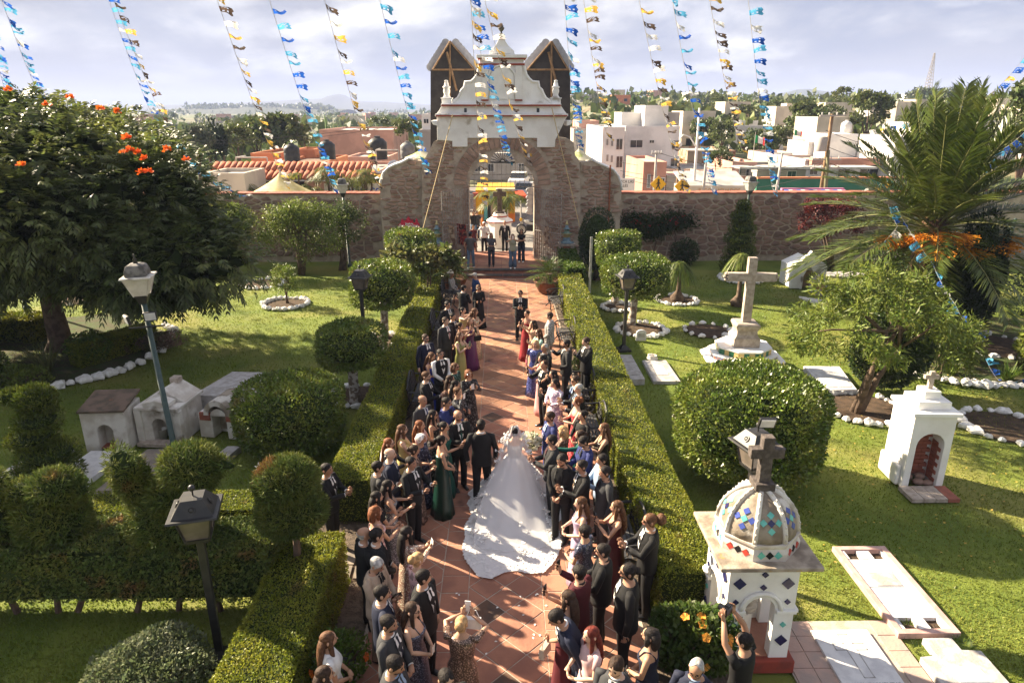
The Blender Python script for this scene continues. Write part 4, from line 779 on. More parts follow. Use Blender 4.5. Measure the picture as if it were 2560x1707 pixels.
# villages: small houses, each its own
proto = []
for k, (m, w_, d_, h) in enumerate(((B_wht, 9, 7, 3.4), (B_pink, 8, 8, 5.6), (B_gry, 11, 7, 3.2), (B_crm, 7, 7, 6.0), (B_org, 8, 6, 3.3))):
    b = MB().bb(-w_/2, w_/2, -d_/2, d_/2, -.5, h).mesh('walls', m); p_ = MB(); p_.bb(-w_/2-.05, w_/2+.05, -d_/2-.05, -d_/2+.2, h, h+.5); p_.bb(-w_/2-.05, -w_/2+.2, -d_/2+.2, d_/2, h, h+.5); p_.bb(w_/2-.2, w_/2+.05, -d_/2+.2, d_/2, h, h+.5)
    wi = MB().bb(-.7, .7, -.06, .05, -.6, .6).mesh('window', M_glass); proto.append((b, p_.mesh('parapet', m), wi, w_, d_, h))
cn = ('white', 'pink', 'grey', 'cream', 'orange')
for k in range(114):
    if k < 80:
        Y = 250+rnd.random()**1.3*620; x = rnd.uniform(-.78, .05)*Y*1.02 if k % 6 else rnd.uniform(.06, .3)*Y; lb = f'small {cn[k % 5]} house among trees on the plain'; gp = 'village houses on the plain'; z = 0
        if x > 8: z = hillz(x, Y) if Y < 470 else 0
    else: Y = rnd.uniform(85, 150); x = rnd.uniform(.2, .82)*Y; lb = f'small {cn[(0, 3, 0)[k % 3]]} house on the right hillside'; gp = 'houses on the hillside'; z = hillz(x, Y)
    b, p_, wi, w_, d_, h = proto[k % 5 if k < 80 else (0, 3, 0)[k % 3]]; t = thing('house', lb, 'house', (x, Y, z), R(rnd.uniform(-30, 30)), gp); t.scale = (.8, .8, .8) if k < 80 else (.65, .65, .85); link('walls', b, t); link('parapet', p_, t)
    for xx in (-w_*.25, w_*.25): link('window', wi, t, (xx, -d_/2, 1.7))
for x, yb, Y, w_, lb, dd in ((2040, 246, 300, 8, 'white modern villa left of the radio mast', 0), (2095, 244, 280, 9, 'pale terraced villa right under the radio mast', 1), (2190, 252, 240, 8, 'white villa with arcade at the right skyline', 2)):
    p = dy(x, yb, Y); t = thing('villa', lb, 'house', tuple(p)); MB().bb(-w_/2, w_/2, 0, 8, -3, 2.4).build('walls', B_wht, t); MB().bb(-w_*.3, w_*.2, .6, 7, 2.4, 4.4).build('upper_storey', B_wht, t)
    for i in range(4): MB().bb(-w_*.4+i*w_*.22, -w_*.4+i*w_*.22+1.0, -.05, .1, .6, 1.8).build('window', M_glass, t)
# far woods as one mass each
def wood(label, n, fx, m, size, nl=26):
    C = np.array([fx() for _ in range(n)]); k = np.repeat(np.arange(n), nl); q = unit(rng.normal(size=(n*nl, 3)))*(rng.random((n*nl, 1))**.35); s = (size*(.6+.8*rng.random(n)))[k][:, None]; q[:, 2] = np.abs(q[:, 2])*1.1
    P = C[k]+q*s; o = qmesh('wood', [leaves(P, unit(q+.01), s[:, 0]*.55, .8, .7, jit=.6)], m); tag(o, label, 'woodland')
def fl_(): Y = 92+rnd.random()**1.5*700; x = rnd.uniform(-.80, .30)*Y; return (x, Y, hillz(x, Y) if 8 < x < 530 and Y < 470 else 0)
def fr_(): Y = 105+rnd.random()**1.2*300; x = rnd.uniform(.22, .95)*Y; return (x, Y, hillz(x, Y))
wood('scattered dark trees spread over the hazy plain', 420, fl_, L_far, 3.6); wood('scrubby trees covering the right hillside', 300, fr_, L_far, 2.8); wood('pale olive bushes dotted over the right hillside', 170, fr_, L_far2, 2.2)
def fh_(): Y = 1440+rnd.random()*120; x = dy(rnd.uniform(430, 760), 250, Y).x; return (x, Y, max(0, 5+3*rnd.random()))
wood('blue wooded rise on the far plain', 260, fh_, L_far, 9, 18)
def fv_(): Y = 900+rnd.random()*1500; x = rnd.uniform(-.8, .75)*Y; return (x, Y, 0)
wood('hazy tree belts at the foot of the hills', 420, fv_, L_far, 7, 16)
# ================================================================ garden plants
def hedge(label, x0, x1, y0, y1, h, m, n, size=.036, z0=0.0, lum=.02, name='clipped_hedge', group=None, up=.3):
    cx, cy_ = (x0+x1)/2, (y0+y1)/2; t = thing(name, label, 'hedge', (cx, cy_, 0), group=group); W_, D_ = x1-x0, y1-y0; i_ = .06
    MB().bb(-W_/2+i_, W_/2-i_, -D_/2+i_, D_/2-i_, max(0, z0+.02), h-i_).build('shaded_fill', L_core, t)  # solid dark block, coloured as the shade behind the leaves
    A = [W_*D_*1.2, D_*(h-z0), D_*(h-z0), W_*(h-z0), W_*(h-z0)]; wts = np.array(A)/sum(A); f = rng.choice(5, n, p=wts); u = rng.random(n); ww = u
    # denser towards the camera for long runs along Y
    if D_ > 6:
        v = rng.random(n); a_, b_ = 1/y0, 1/y1; yy = 1/(a_+(b_-a_)*v)-cy_
    else: yy = (rng.random(n)-.5)*D_
    s = rng.random(n); P = np.empty((n, 3)); Nn = np.zeros((n, 3)); zz_ = z0+(h-z0)*s; xx = (u-.5)*W_
    P[:, 0] = np.select([f == 1, f == 2], [-W_/2, W_/2], xx); P[:, 1] = np.select([f == 3, f == 4], [-D_/2, D_/2], yy); P[:, 2] = np.where(f == 0, h, zz_)
    Nn[f == 0, 2] = 1; Nn[f == 1, 0] = -1; Nn[f == 2, 0] = 1; Nn[f == 3, 1] = -1; Nn[f == 4, 1] = 1
    Q = P+np.array([cx, cy_, 0]); P += Nn*(lump(Q, lum, 2.3)+lump(Q, lum*.5, 6.1)+rng.normal(0, .012, n)-.02)[:, None]
    e = np.minimum(W_/2-np.abs(P[:, 0]), h-P[:, 2]); r_ = .05; k = (f != 0) & (P[:, 2] > h-r_); P[k] -= Nn[k]*.015; P[(f == 0) & (np.abs(P[:, 0]) > W_/2-r_), 2] -= .015
    sz = size*np.maximum(1, (P[:, 1]+cy_)/14.0)
    qmesh('foliage', [leaves(P, Nn, sz, .55, .55, up=up, jit=.9)], m, t); return t
hedge('long clipped box hedge along the right side of the path', 2.28, 3.22, 8.25, 27.4, .95, L_box, 64000)
hedge('long clipped box hedge along the left side of the path', -3.25, -2.42, 11.0, 27.0, .95, L_box, 52000)
hedge('near end of the clipped box hedge at the bottom left', -3.45, -2.5, 4.6, 9.35, .98, L_box, 52000, .034)
hedge('short hedge beside the steps on the right', 2.75, 3.5, 28.2, 33.0, 1.0, L_boxd, 7000, .06); hedge('short hedge beside the steps on the left', -3.5, -2.75, 28.6, 33.0, 1.0, L_boxd, 6000, .06)
hedge('low box hedge behind the topiary row', -9.6, -4.1, 10.55, 11.25, .62, L_box, 26000, .036)
ha, hb = gz(182, 928), gz(380, 868); hc = (ha+hb)/2+Vector((-.1, .35, 0)); hl = (hb-ha).length/2
hedge('clipped golden green hedge curving under the tulip tree', hc.x-hl, hc.x+hl, hc.y-.3, hc.y+.3, .7, L_box, 15000, .045).rotation_euler = (0, 0, math.atan2(hb.y-ha.y, hb.x-ha.x))
hedge('golden clipped hedge at the far left edge', -19.5, -15.3, 21.6, 22.6, .8, leafm('golden_hedge', (.17, .17, .02), (.12, .15, .02), isl=.35, hue=.02), 9000, .06)
def ball_tree(x, y, rx, rz_, zc, label, n, m=L_fic, ls=.065, trunk=True, e=6.0, white=True, lum=.05, tr=.13, name='clipped_tree'):
    t = thing(name, label, 'tree', (x, y, 0), group='clipped trees'); q = MB()
    if trunk:
        b = rnd.uniform(-.06, .06); q.tube([(b, 0, -.05), (b*.6, .03, .12), (0, 0, (zc-rz_)*.5), (.03, .02, zc-rz_*.3)], [tr*1.5, tr*1.15, tr, tr*.9], 12)
        q.build('trunk', mat('limed_bark', (.5, .46, .4), (.2, .15, .11), sc=9, rough=.95, bump=.7, bsc=30, lo=.45, hi=.55) if white else M_bark, t, smooth=True)
    P, Nn = superq(900, rx*.93, rx*.93, rz_*.9, e); core = MB().ball((0, 0, 0), (rx*.86, rx*.86, rz_*.84), 14); core.v = [(a, b, c+zc) for a, b, c in core.v]; core.build('shaded_core', L_core, t)  # solid dark ball; its colour gives the crown's shaded inside
    P, Nn = superq(n, rx, rx, rz_, e); P = P+Nn*(lump(P+np.array([x, y, 0]), lum, 2.6)+rng.normal(0, .03, n)-.02)[:, None]; P[:, 2] += zc
    qmesh('crown', [leaves(P, Nn, ls, .5, .7, up=.25, jit=.75)], m, t); return t
ball_tree(-3.89, 16.57, .86, .5, 1.62, 'flat-topped clipped tree with limed trunk nearest the left hedge', 9000, ls=.07)
ball_tree(-3.96, 22.03, 1.05, .68, 1.85, 'clipped drum tree with limed trunk behind the left black lamp', 9000, ls=.085)
ball_tree(-3.75, 27.6, 1.0, .8, 1.9, 'clipped tree furthest left by the gate under the red sign', 7000, ls=.09)
ball_tree(-4.75, 14.0, 1.18, .68, .92, 'big trunkless clipped bush beside the left tombs', 17000, L_fic, .075, trunk=False)
ball_tree(4.69, 23.38, 1.2, .66, 1.8, 'flat-topped clipped tree behind the right black lamp', 10000, ls=.085)
ball_tree(4.5, 26.1, .85, .7, 2.2, 'smaller clipped tree peeping over the flat-topped one on the right', 5000, ls=.09)
ball_tree(5.02, 12.6, 1.46, .95, 1.3, 'huge rounded clipped bush behind the domed shrine', 30000, L_fic, .08, trunk=False, e=4.6)
ball_tree(4.25, 30.2, .78, 1.5, 1.7, 'dark columnar shrub right of the steps', 7000, leafm('dark_shrub', (.03, .055, .015), (.05, .08, .02), isl=.4, hue=.02, rough=.35, spec=.5), .09, e=2.6, white=False)
# ---- the tulip tree
tt = thing('tulip_tree', 'large dark tulip tree with orange flowers on the left lawn', 'tree', (-14.28, 21.06, 0)); q = MB(); o_ = Vector((-14.28, 21.06, 0))
q.tube([(0, -.05, -.1), (.05, 0, .3), (0, .02, 1.3), (-.05, .1, 2.4), (.1, 0, 3.4)], [.46, .34, .29, .27, .24], 14)
for e_ in ((-3.4, -.6, 4.6), (3.2, -.3, 4.4), (1.0, 1.5, 5.8), (-1.2, -1.8, 5.6), (4.2, -1.2, 3.5)): q.tube([(0, 0, 2.2), (e_[0]*.4, e_[1]*.4, 2.2+(e_[2]-2.2)*.65), e_], [.2, .13, .05], 8)
q.build('trunk', M_bark, tt, smooth=True)
lobes = [((-14.6, 21.2, 4.9), (5.6, 5.0, 2.4), 3000), ((-10.9, 20.6, 4.2), (2.7, 2.6, 1.95), 1300), ((-9.4, 19.3, 3.3), (2.4, 2.0, .95), 900), ((-17.6, 19.2, 4.3), (4.0, 3.0, 1.5), 1300), ((-13.0, 18.4, 4.5), (3.2, 1.8, 1.2), 1000), ((-19.5, 21, 4.9), (4, 4, 2.2), 900), ((-10.6, 18.7, 2.9), (1.7, 1.2, .55), 350)]
Vs = []; V2 = []
for c, r_, n in lobes:
    n = int(n*1.35)
    P, Nn = superq(n, *r_, e=2.3); P = P*(1-.3*rng.random((n, 1))**2)+Nn*lump(P, .25, 1.7)[:, None]; B = P+np.array(c)-np.array(o_)
    ok = B[:, 2] > 1.7; B, Nn = B[ok], Nn[ok]; D_ = unit(Nn*.8+np.array([0, 0, .35])+rng.normal(0, .45, B.shape)); v, _s = fronds(B, D_, .52*(.8+.5*rng.random(len(B))), 5, .165, .031, .35, leafdroop=.4, vee=.1, start=.2); Vs += v
    Q, Nq = superq(n//2, *[x*.72 for x in r_], e=2.3); V2.append(leaves(Q+np.array(c)-np.array(o_), Nq, .5, .6, .3))
qmesh('crown', Vs, L_tulip, tt); qmesh('darkened_leaves', V2, L_core, tt)  # inner leaves coloured near black for the shaded interior
for x, y, Y in ((110, 242, 18), (232, 252, 18), (292, 317, 17.6), (300, 346, 17.6), (318, 352, 17.6), (332, 366, 17.8), (286, 350, 17.4), (325, 397, 17.4), (342, 396, 17.4), (48, 380, 16.4), (272, 258, 18.2), (430, 368, 17.6), (160, 225, 18.5), (20, 208, 19), (385, 345, 18)):
    p = dy(x, y, Y)-o_; n = 20; a = unit(rng.normal(size=(n, 3))); a[:, 2] = np.abs(a[:, 2]); a[:, 1] -= .4; qmesh('flower', [leaves(np.array(p)+a*.06, unit(a), .10, .75, .9, jit=.4)], M_fl_o, tt, stuff=False)
# ---- loose narrow-leaved trees
def loose(x, y, z0, c, r_, n, m, label, ls=.17, stems=4, nclump=60, cl=.35, asp=.2, name='tree', bark=M_bark, h0=.2, droop=.35, th=.09, group=None):
    t = thing(name, label, 'tree', (x, y, z0), group=group); tb = MB(); C = []
    d = unit(rng.normal(size=(nclump, 3))); d[:, 2] = np.where(d[:, 2] < -.6, -d[:, 2], d[:, 2]); Cc = d*np.array(r_)*(.35+.65*rng.random((nclump, 1))**.5)+np.array(c)
    bs = [(rnd.uniform(-.12, .12), rnd.uniform(-.1, .1)) for _ in range(stems)]
    tips = [Cc[i] for i in rng.choice(nclump, min(nclump, stems*5), replace=False)]
    mids = []
    for i in range(stems): e_ = np.array(c)*.8+d[i]*np.array(r_)*.35; mids.append(e_); tb.tube([(bs[i][0], bs[i][1], -.1), tuple(e_*.5+np.array([bs[i][0], bs[i][1], 0])*.5+rng.normal(0, .05, 3)), tuple(e_)], [th, th*.75, th*.45], 7)
    for i, tp in enumerate(tips): tb.tube([tuple(mids[i % stems]), tuple(mids[i % stems]*.4+tp*.6+rng.normal(0, .06, 3)), tuple(tp)], [th*.4, th*.25, .01], 5)
    tb.build('trunk', bark, t, smooth=True); k = rng.integers(0, nclump, n); q = unit(rng.normal(size=(n, 3)))*(rng.random((n, 1))**.5)*cl; P = Cc[k]+q
    qmesh('crown', [leaves(P, unit(q+d[k]*.1), ls, asp, .6, up=.2, droop=droop, jit=.6)], m, t); return t
loose(-9.4, 31.6, 0, (.2, 0, 1.85), (2.1, 1.0, 1.55), 9500, L_peach, 'leafy peach tree against the wall left of the green lamp', stems=5, nclump=80, cl=.42)
loose(-12.6, 31.8, 0, (.1, 0, 1.7), (1.3, .9, 1.5), 4800, L_peach, 'narrow peach tree against the wall beside the tulip tree', stems=3, nclump=45, cl=.38)
loose(-7.7, 32.4, 0, (.2, 0, 2.0), (1.1, .8, 1.2), 3000, leafm('dark_tree_leaf', (.05, .08, .02), (.08, .11, .025)), 'thin dark tree against the wall right behind the green lamp', stems=3, nclump=40, cl=.35)  # darker leaf green than the peach trees
loose(-8.6, 26.4, 0, (0, 0, .95), (.55, .5, .6), 1500, L_yel if False else L_peach, 'young sapling in a ring of white stones on the left lawn', stems=2, nclump=26, cl=.2, th=.035, ls=.13)
loose(8.94, 15.79, 0, (.3, .1, 2.1), (2.3, 1.9, 1.55), 8000, L_peach, 'wide loose-crowned peach tree in a stone ring on the right lawn', stems=3, nclump=75, cl=.32, ls=.19, th=.1)
ball_tree(10.3, 17.0, .95, 1.0, 1.25, 'dark dense round shrub behind the peach tree', 6000, leafm('dark_shrub', (.03, .05, .012), (.05, .07, .02)), .1, trunk=False, e=2.2, white=False)
loose(12.2, 17.6, 0, (0, 0, 1.2), (1.0, .8, .8), 4200, L_peach, 'lower arching shrub right of the peach tree', stems=3, nclump=45, cl=.35, th=.04, ls=.17)
loose(16.0, 32.2, 0, (-.6, -.3, 2.5), (1.7, 1.0, .95), 5200, L_red, 'red-leaved tree against the right wall', ls=.12, asp=.5, stems=3, nclump=70, cl=.32, droop=.1)
loose(-2.9, 25.6, 0, (-.3, -.3, 1.9), (1.7, .7, .5), 1500, leafm('medlar_leaf', (.11, .14, .035), (.16, .15, .05), isl=.35, hue=.03), 'sprawling broad-leaved branch tree before the far left clipped tree', ls=.24, asp=.5, stems=2, nclump=34, cl=.3, th=.05)
# ---- date palm with fruit
pm = thing('date_palm', 'huge date palm with orange fruit clusters on the right', 'palm', (14.7, 23.0, 0)); q = MB(); q.tube([(0, 0, -.1), (0, 0, .5), (0, 0, 1.8), (0, 0, 3.3), (0, 0, 3.9)], [.62, .5, .46, .58, .3], 16); q.build('trunk', mat('palm_trunk', (.12, .07, .04), (.06, .04, .025), sc=5, rough=1, bump=1, bsc=14, dist=.05), pm, smooth=True)
for i in range(60):
    a = i*2.4; z = .9+i*.036; MB().box(0, 0, 0, .16, .08, .22, tap=.5).xf(Matrix.Translation((.5*math.cos(a), .5*math.sin(a), z)) @ Matrix.Rotation(a-PI/2, 4, 'Z') @ Matrix.Rotation(R(-35), 4, 'X')).build('leaf_scar', M_bark, pm)
n = 84; a = np.arange(n)*2.39996; el = 1.45-1.75*np.linspace(0, 1, n)**1.25; B = np.stack([.22*np.cos(a), .22*np.sin(a), 3.85-.5*np.linspace(0, 1, n)], -1); Dd = np.stack([np.cos(a)*np.cos(el), np.sin(a)*np.cos(el), np.sin(el)], -1); Dd[:, 1] = np.where((Dd[:, 1] < 0) & (el < .9), Dd[:, 1]*.8, Dd[:, 1])
Ln = 4.7-.5*rng.random(n); dr = .03+.34*np.cos(np.maximum(el, 0))*(.7+.5*rng.random(n)); Vs, sp = fronds(B, Dd, Ln, 76, .62, .027, dr, ang=.8, vee=.38, start=.14, leafdroop=.12); q = MB(); spines(q, sp, .035, .008, 5); q.build('frond_ribs', mat('palm_rib', (.22, .22, .08), (.16, .16, .06), sc=3, rough=.6), pm, smooth=True); qmesh('fronds', Vs, L_palm, pm)
M_date = mat('date_fruit', (.62, .22, .02), (.72, .32, .03), sc=6, rough=.6, isl=.25, trans=.15)
for (ax, ay, az) in ((-1.3, -1.5, 3.35), (-.45, -1.9, 3.45), (-1.9, -1.0, 3.2), (1.2, -1.6, 3.1), (.4, -1.8, 3.0), (1.9, -1.0, 3.2), (-1.0, -1.9, 3.0)):
    n_ = 300; d_ = unit(rng.normal(size=(n_, 3))); d_[:, 2] = -np.abs(d_[:, 2])*.6; Lr = .2+.5*rng.random((n_, 1)); V0 = np.array([ax*.75, ay*.75, az+.15]); tip = V0+np.array([ax, ay, 0])*.25+d_*Lr; sd = unit(np.cross(d_, rng.normal(size=(n_, 3))))*.012; Q = np.stack([np.broadcast_to(V0, (n_, 3))-sd*.5, np.broadcast_to(V0, (n_, 3))+sd*.5, tip+sd, tip-sd], 1)
    o = qmesh('fruit_cluster', [Q, leaves(tip+rng.normal(0, .03, (n_, 3)), d_, .06, .8, .5), leaves(tip*.7+V0*.3+rng.normal(0, .05, (n_, 3)), d_, .06, .8, .5)], M_date, pm, stuff=False)
# ---- cypress column, spirals
def conifer(x, y, parts, label, m, n, ls=.1, name='conifer', trunk_h=.5, cat='tree'):
    t = thing(name, label, cat, (x, y, 0)); MB().tube([(0, 0, -.05), (0, 0, parts[-1][2])], [.09, .03], 7).build('trunk', M_bark, t); tot = sum(a[3]*a[4] for a in parts); Vs = []; c = MB()
    for (px, py, pz, r_, h) in parts:
        k = int(n*r_*h/tot); P, Nn = superq(k, r_, r_, h, 2.4); P += Nn*(lump(P+np.array([x+px, y+py, pz]), r_*.08, 3.0)+rng.normal(0, r_*.06, k))[:, None]; Vs.append(leaves(P+np.array([px, py, pz]), Nn, ls, .3, .7, up=.5, jit=.6)); c.ball((px, py, pz), (r_*.85, r_*.85, h*.85), 10)
    c.build('shaded_core', L_core, t); qmesh('crown', Vs, m, t); return t  # dark solids fill each tier, inner shade given by colour
conifer(15.5, 21.6, [(0, 0, 2.1, .72, 2.2)], 'dark column cypress in front of the date palm', L_fard, 9000, .16)
L_spir = leafm('spiral_conifer', (.09, .125, .018), (.12, .145, .022), isl=.4, hue=.02, trans=.25, sc=2.5)
conifer(10.9, 30.9, [(0, 0, .5, .8, .42), (.05, 0, 1.15, .72, .3), (-.05, 0, 1.7, .66, .28), (.05, 0, 2.2, .58, .28), (-.02, 0, 2.7, .5, .3), (0, 0, 3.15, .28, .3)], 'tiered spiral topiary beside the right wall lamp', L_spir, 9000, .11, 'tiered_topiary')
conifer(-9.35, 12.5, [(.0, 0, .3, .64, .24), (.14, .0, .74, .56, .2), (-.1, 0, 1.12, .48, .19), (.08, 0, 1.48, .42, .19), (.16, 0, 1.9, .34, .28), (-.3, 0, 1.98, .26, .13)], 'curling spiral conifer on the left near the tombs', L_spir, 17000, .075, 'spiral_topiary')
# ---- juniper hedge on stems with clipped birds
jh = hedge('long juniper hedge on bare stems at the lower left', -13.5, -3.4, 8.3, 9.3, 1.32, L_jun, 60000, .055, z0=.5, lum=.05, name='juniper_hedge', up=.1)
for i in range(16): x = -4.9+i*.64+rnd.uniform(-.15, .15); MB().tube([(x+rnd.uniform(-.1, .1), -.1, 0), (x, rnd.uniform(-.15, .15), .35), (x+rnd.uniform(-.25, .25), 0, .85)], [.05, .045, .03], 6).build('stem', M_bark, jh)
def bird(x, y, z, parts, label, n, group='clipped juniper figures'):
    t = thing('juniper_topiary', label, 'topiary', (x, y, z), group=group); tot = sum(p[3]*p[4]+p[4]*p[5] for p in parts); Vs = []; c = MB()
    MB().tube([(0, 0, -.6), (.03, 0, 0), (0, 0, .4)], [.06, .05, .04], 6).build('stem', M_bark, t)
    for p in parts:
        k = int(n*(p[3]*p[4]+p[4]*p[5])/tot); P, Nn = superq(k, p[3], p[4], p[5], 2.3); P += Nn*(rng.normal(0, .018, k)+lump(P, .015, 7))[:, None]
        rot = R(p[6]) if len(p) > 6 else 0; Mr = np.array(Matrix.Rotation(rot, 3, 'Y')); P = P @ Mr.T; Nn = Nn @ Mr.T
        Vs.append(leaves(P+np.array(p[:3]), Nn, .085, .16, .75, up=.2, jit=.7)); b0 = len(c.v); c.ball((0, 0, 0), (p[3]*.88, p[4]*.88, p[5]*.88), 10); c.xf(Matrix.Translation(p[:3]) @ Matrix.Rotation(rot, 4, 'Y'), b0)
    c.build('shaded_core', L_core, t); qmesh('foliage', Vs, L_jun, t); t.scale = (1.0, 1.0, 1.05) if 'tiered' in label else (1.2, 1.2, 1.25)  # dark solid cores carry the figure's inner shade as colour
p = dy(392, 1180, 8.8); bird(p.x, 8.8, 1.42, [(0, 0, .15, .5, .4, .38), (-.40, 0, .66, .16, .2, .46, -20), (.32, 0, .78, .34, .3, .29), (.66, 0, .84, .24, .07, .07, 6), (.1, 0, .42, .34, .32, .28)], 'large duck-shaped juniper topiary in the middle of the hedge', 20000)
p = dy(120, 1190, 8.8); bird(p.x, 8.8, 1.42, [(0, 0, .15, .42, .36, .34), (.12, 0, .5, .28, .26, .26), (.38, 0, .52, .16, .08, .08), (-.3, 0, .42, .16, .18, .22)], 'small duck-shaped juniper topiary on the left of the hedge', 13000)
p = dy(0, 1190, 8.8); bird(p.x-.1, 8.8, 1.42, [(0, 0, .2, .36, .34, .36), (-.05, 0, .55, .26, .26, .22)], 'juniper topiary cut by the left edge of the view', 7000)
p = dy(672, 1190, 8.75); bird(p.x, 8.75, 1.5, [(0, 0, .22, .5, .44, .32), (-.03, 0, .68, .44, .4, .32)], 'two-tiered round juniper topiary at the path end of the hedge', 17000)
# ---- cycads in bowls
M_pot = mat('terracotta_pot', (.17, .075, .045), (.11, .055, .035), sc=5, rough=.85, bump=.3)
for x, y, lb in ((-2.1, 28.3, 'cycad in a terracotta bowl left of the steps'), (1.95, 27.8, 'cycad in a terracotta bowl right of the steps')):
    t = thing('potted_cycad', lb, 'plant', (x, y, 0), group='potted cycads by the steps'); MB().lathe([(.28, 0), (.42, .1), (.56, .35), (.6, .5), (.64, .52), (.64, .58), (.56, .58), (.5, .5), (.02, .48)], 20).build('bowl', M_pot, t, smooth=True); MB().tube([(0, 0, .45), (0, 0, .85)], [.15, .13], 10).build('trunk', M_bark, t)
    n = 46; a = np.arange(n)*2.4; el = np.linspace(1.25, -.15, n); Vs, sp = fronds(np.tile([[0, 0, .85]], (n, 1)), np.stack([np.cos(a)*np.cos(el), np.sin(a)*np.cos(el), np.sin(el)], -1), 1.02, 22, .16, .009, .3, ang=.8, vee=.3, start=.15); qmesh('fronds', Vs, L_cyc, t)
    P = unit(rng.normal(size=(700, 3)))*np.array([.62, .62, .22])+np.array([0, 0, .58]); qmesh('trailing_leaves', [leaves(P, unit(P-np.array([0, 0, .5])), .07, .5)], L_fic, t)
# ---- ponytail palms
for x, y, h, lb in ((7.08, 26.6, 1.45, 'small ponytail palm in a white stone ring near the wall'), (9.3, 25.9, 1.9, 'ponytail palm standing behind the stone cross')):
    t = thing('ponytail_palm', lb, 'palm', (x, y, 0), group='ponytail palms'); MB().tube([(0, 0, -.05), (0, 0, .12), (.02, 0, .4), (0, 0, h)], [.26, .3, .1, .05], 10).build('trunk', M_bark, t, smooth=True); n = 420; a = rng.random(n)*6.283; e_ = rng.random(n)*1.2+.1; Vs = []; B = np.tile([[0, 0, h]], (n, 1)); D_ = np.stack([np.cos(a)*np.cos(e_), np.sin(a)*np.cos(e_), np.sin(e_)], -1)
    prev = None; L_ = .75*(.7+.5*rng.random(n)); sd = np.stack([-np.sin(a), np.cos(a), 0*a], -1)*.012
    for i in range(5):
        t0, t1 = i/5, (i+1)/5; pa = B+D_*(L_*t0)[:, None]-np.array([0, 0, 1.])*(L_*1.15*t0*t0)[:, None]; pb = B+D_*(L_*t1)[:, None]-np.array([0, 0, 1.])*(L_*1.15*t1*t1)[:, None]; Vs.append(np.stack([pa-sd, pa+sd, pb+sd*.7, pb-sd*.7], 1))
    qmesh('fronds', Vs, L_peach, t)
# ---- shrubs
def shrub(x, y, z, r_, n, m, label, ls=.06, asp=.5, name='shrub', fl=None, e=2.0, nf=0, pot=None, cat='shrub'):
    t = thing(name, label, cat, (x, y, 0)); q = MB()
    for i in range(7): a = i*.9; q.tube([(0, 0, .05), (r_[0]*.5*math.cos(a), r_[1]*.5*math.sin(a), z), (r_[0]*.8*math.cos(a), r_[1]*.8*math.sin(a), z+r_[2]*.5)], [.03, .02, .008], 5)
    q.build('stems', M_bark, t); P, Nn = superq(n, *r_, e=e); P = P*(1-.45*rng.random((n, 1))**1.6); P += Nn*(lump(P+x, .09*r_[0], 5.0/r_[0]))[:, None]; P[:, 2] += z; qmesh('foliage', [leaves(P, Nn, ls, asp, .6, up=.3, jit=.8)], m, t)
    for i in range(nf):
        d_ = unit(rng.normal(size=3)); d_[2] = abs(d_[2]); d_[1] = -abs(d_[1]); d_ = unit(d_); pp = d_*np.array(r_)*1.02+np.array([0, 0, z]); g_ = MB()
        for k in range(5):
            a = 2*PI*k/5; g_.add([(0, 0, 0), (.07*math.cos(a-.55), .07*math.sin(a-.55), .03), (.088*math.cos(a), .085*math.sin(a), .02), (.07*math.cos(a+.55), .07*math.sin(a+.55), .03)], [(0, 1, 2, 3)])
        o = g_.build('flower', fl, t, tuple(pp)); o.scale = (.75,)*3; o.rotation_euler = Vector(d_).to_track_quat('Z', 'Y').to_euler()
    if pot: MB().lathe([(r_[0]*.35, 0), (r_[0]*.45, .2), (r_[0]*.5, .45), (r_[0]*.54, .47), (r_[0]*.54, .52), (r_[0]*.4, .5), (.02, .48)], 18).build('pot', pot, t, smooth=True)
    return t
shrub(-4.5, 6.95, .45, (.82, .7, .5), 15000, leafm('pale_shrub', (.11, .14, .06), (.17, .19, .11), isl=.35, hue=.02, sc=5), 'pale-leaved rounded shrub at the bottom left', .05, .6)
shrub(2.5, 7.25, .7, (.66, .5, .42), 4200, leafm('hibiscus_leaf', (.05, .09, .018), (.09, .13, .025), isl=.4, hue=.02), 'orange-flowered hibiscus in a dark pot beside the domed shrine', .09, .6, 'hibiscus', M_fl_y, nf=7, pot=M_dark)
shrub(-2.15, 7.15, .55, (.4, .4, .3), 2200, L_boxd, 'small dark potted bush at the lower left of the path', .06, .5, 'potted_bush', M_fl_o, nf=3, pot=M_black)
shrub(2.3, 18.1, .5, (.34, .34, .3), 1200, L_boxd, 'small potted bush between the benches on the right', .07, pot=M_pot, name='potted_bush')
shrub(13.35, 20.3, .6, (.8, .6, .5), 3200, L_yel, 'bright yellow bush below the date palm', .11, .5); shrub(15.9, 18.4, .8, (.8, .8, .85), 4200, leafm('bright_shrub', (.13, .17, .03), (.17, .2, .04)), 'bright green broad-leaved bush at the right edge', .16, .5)
L_vine = leafm('vine_leaf', (.035, .06, .018), (.055, .08, .02))
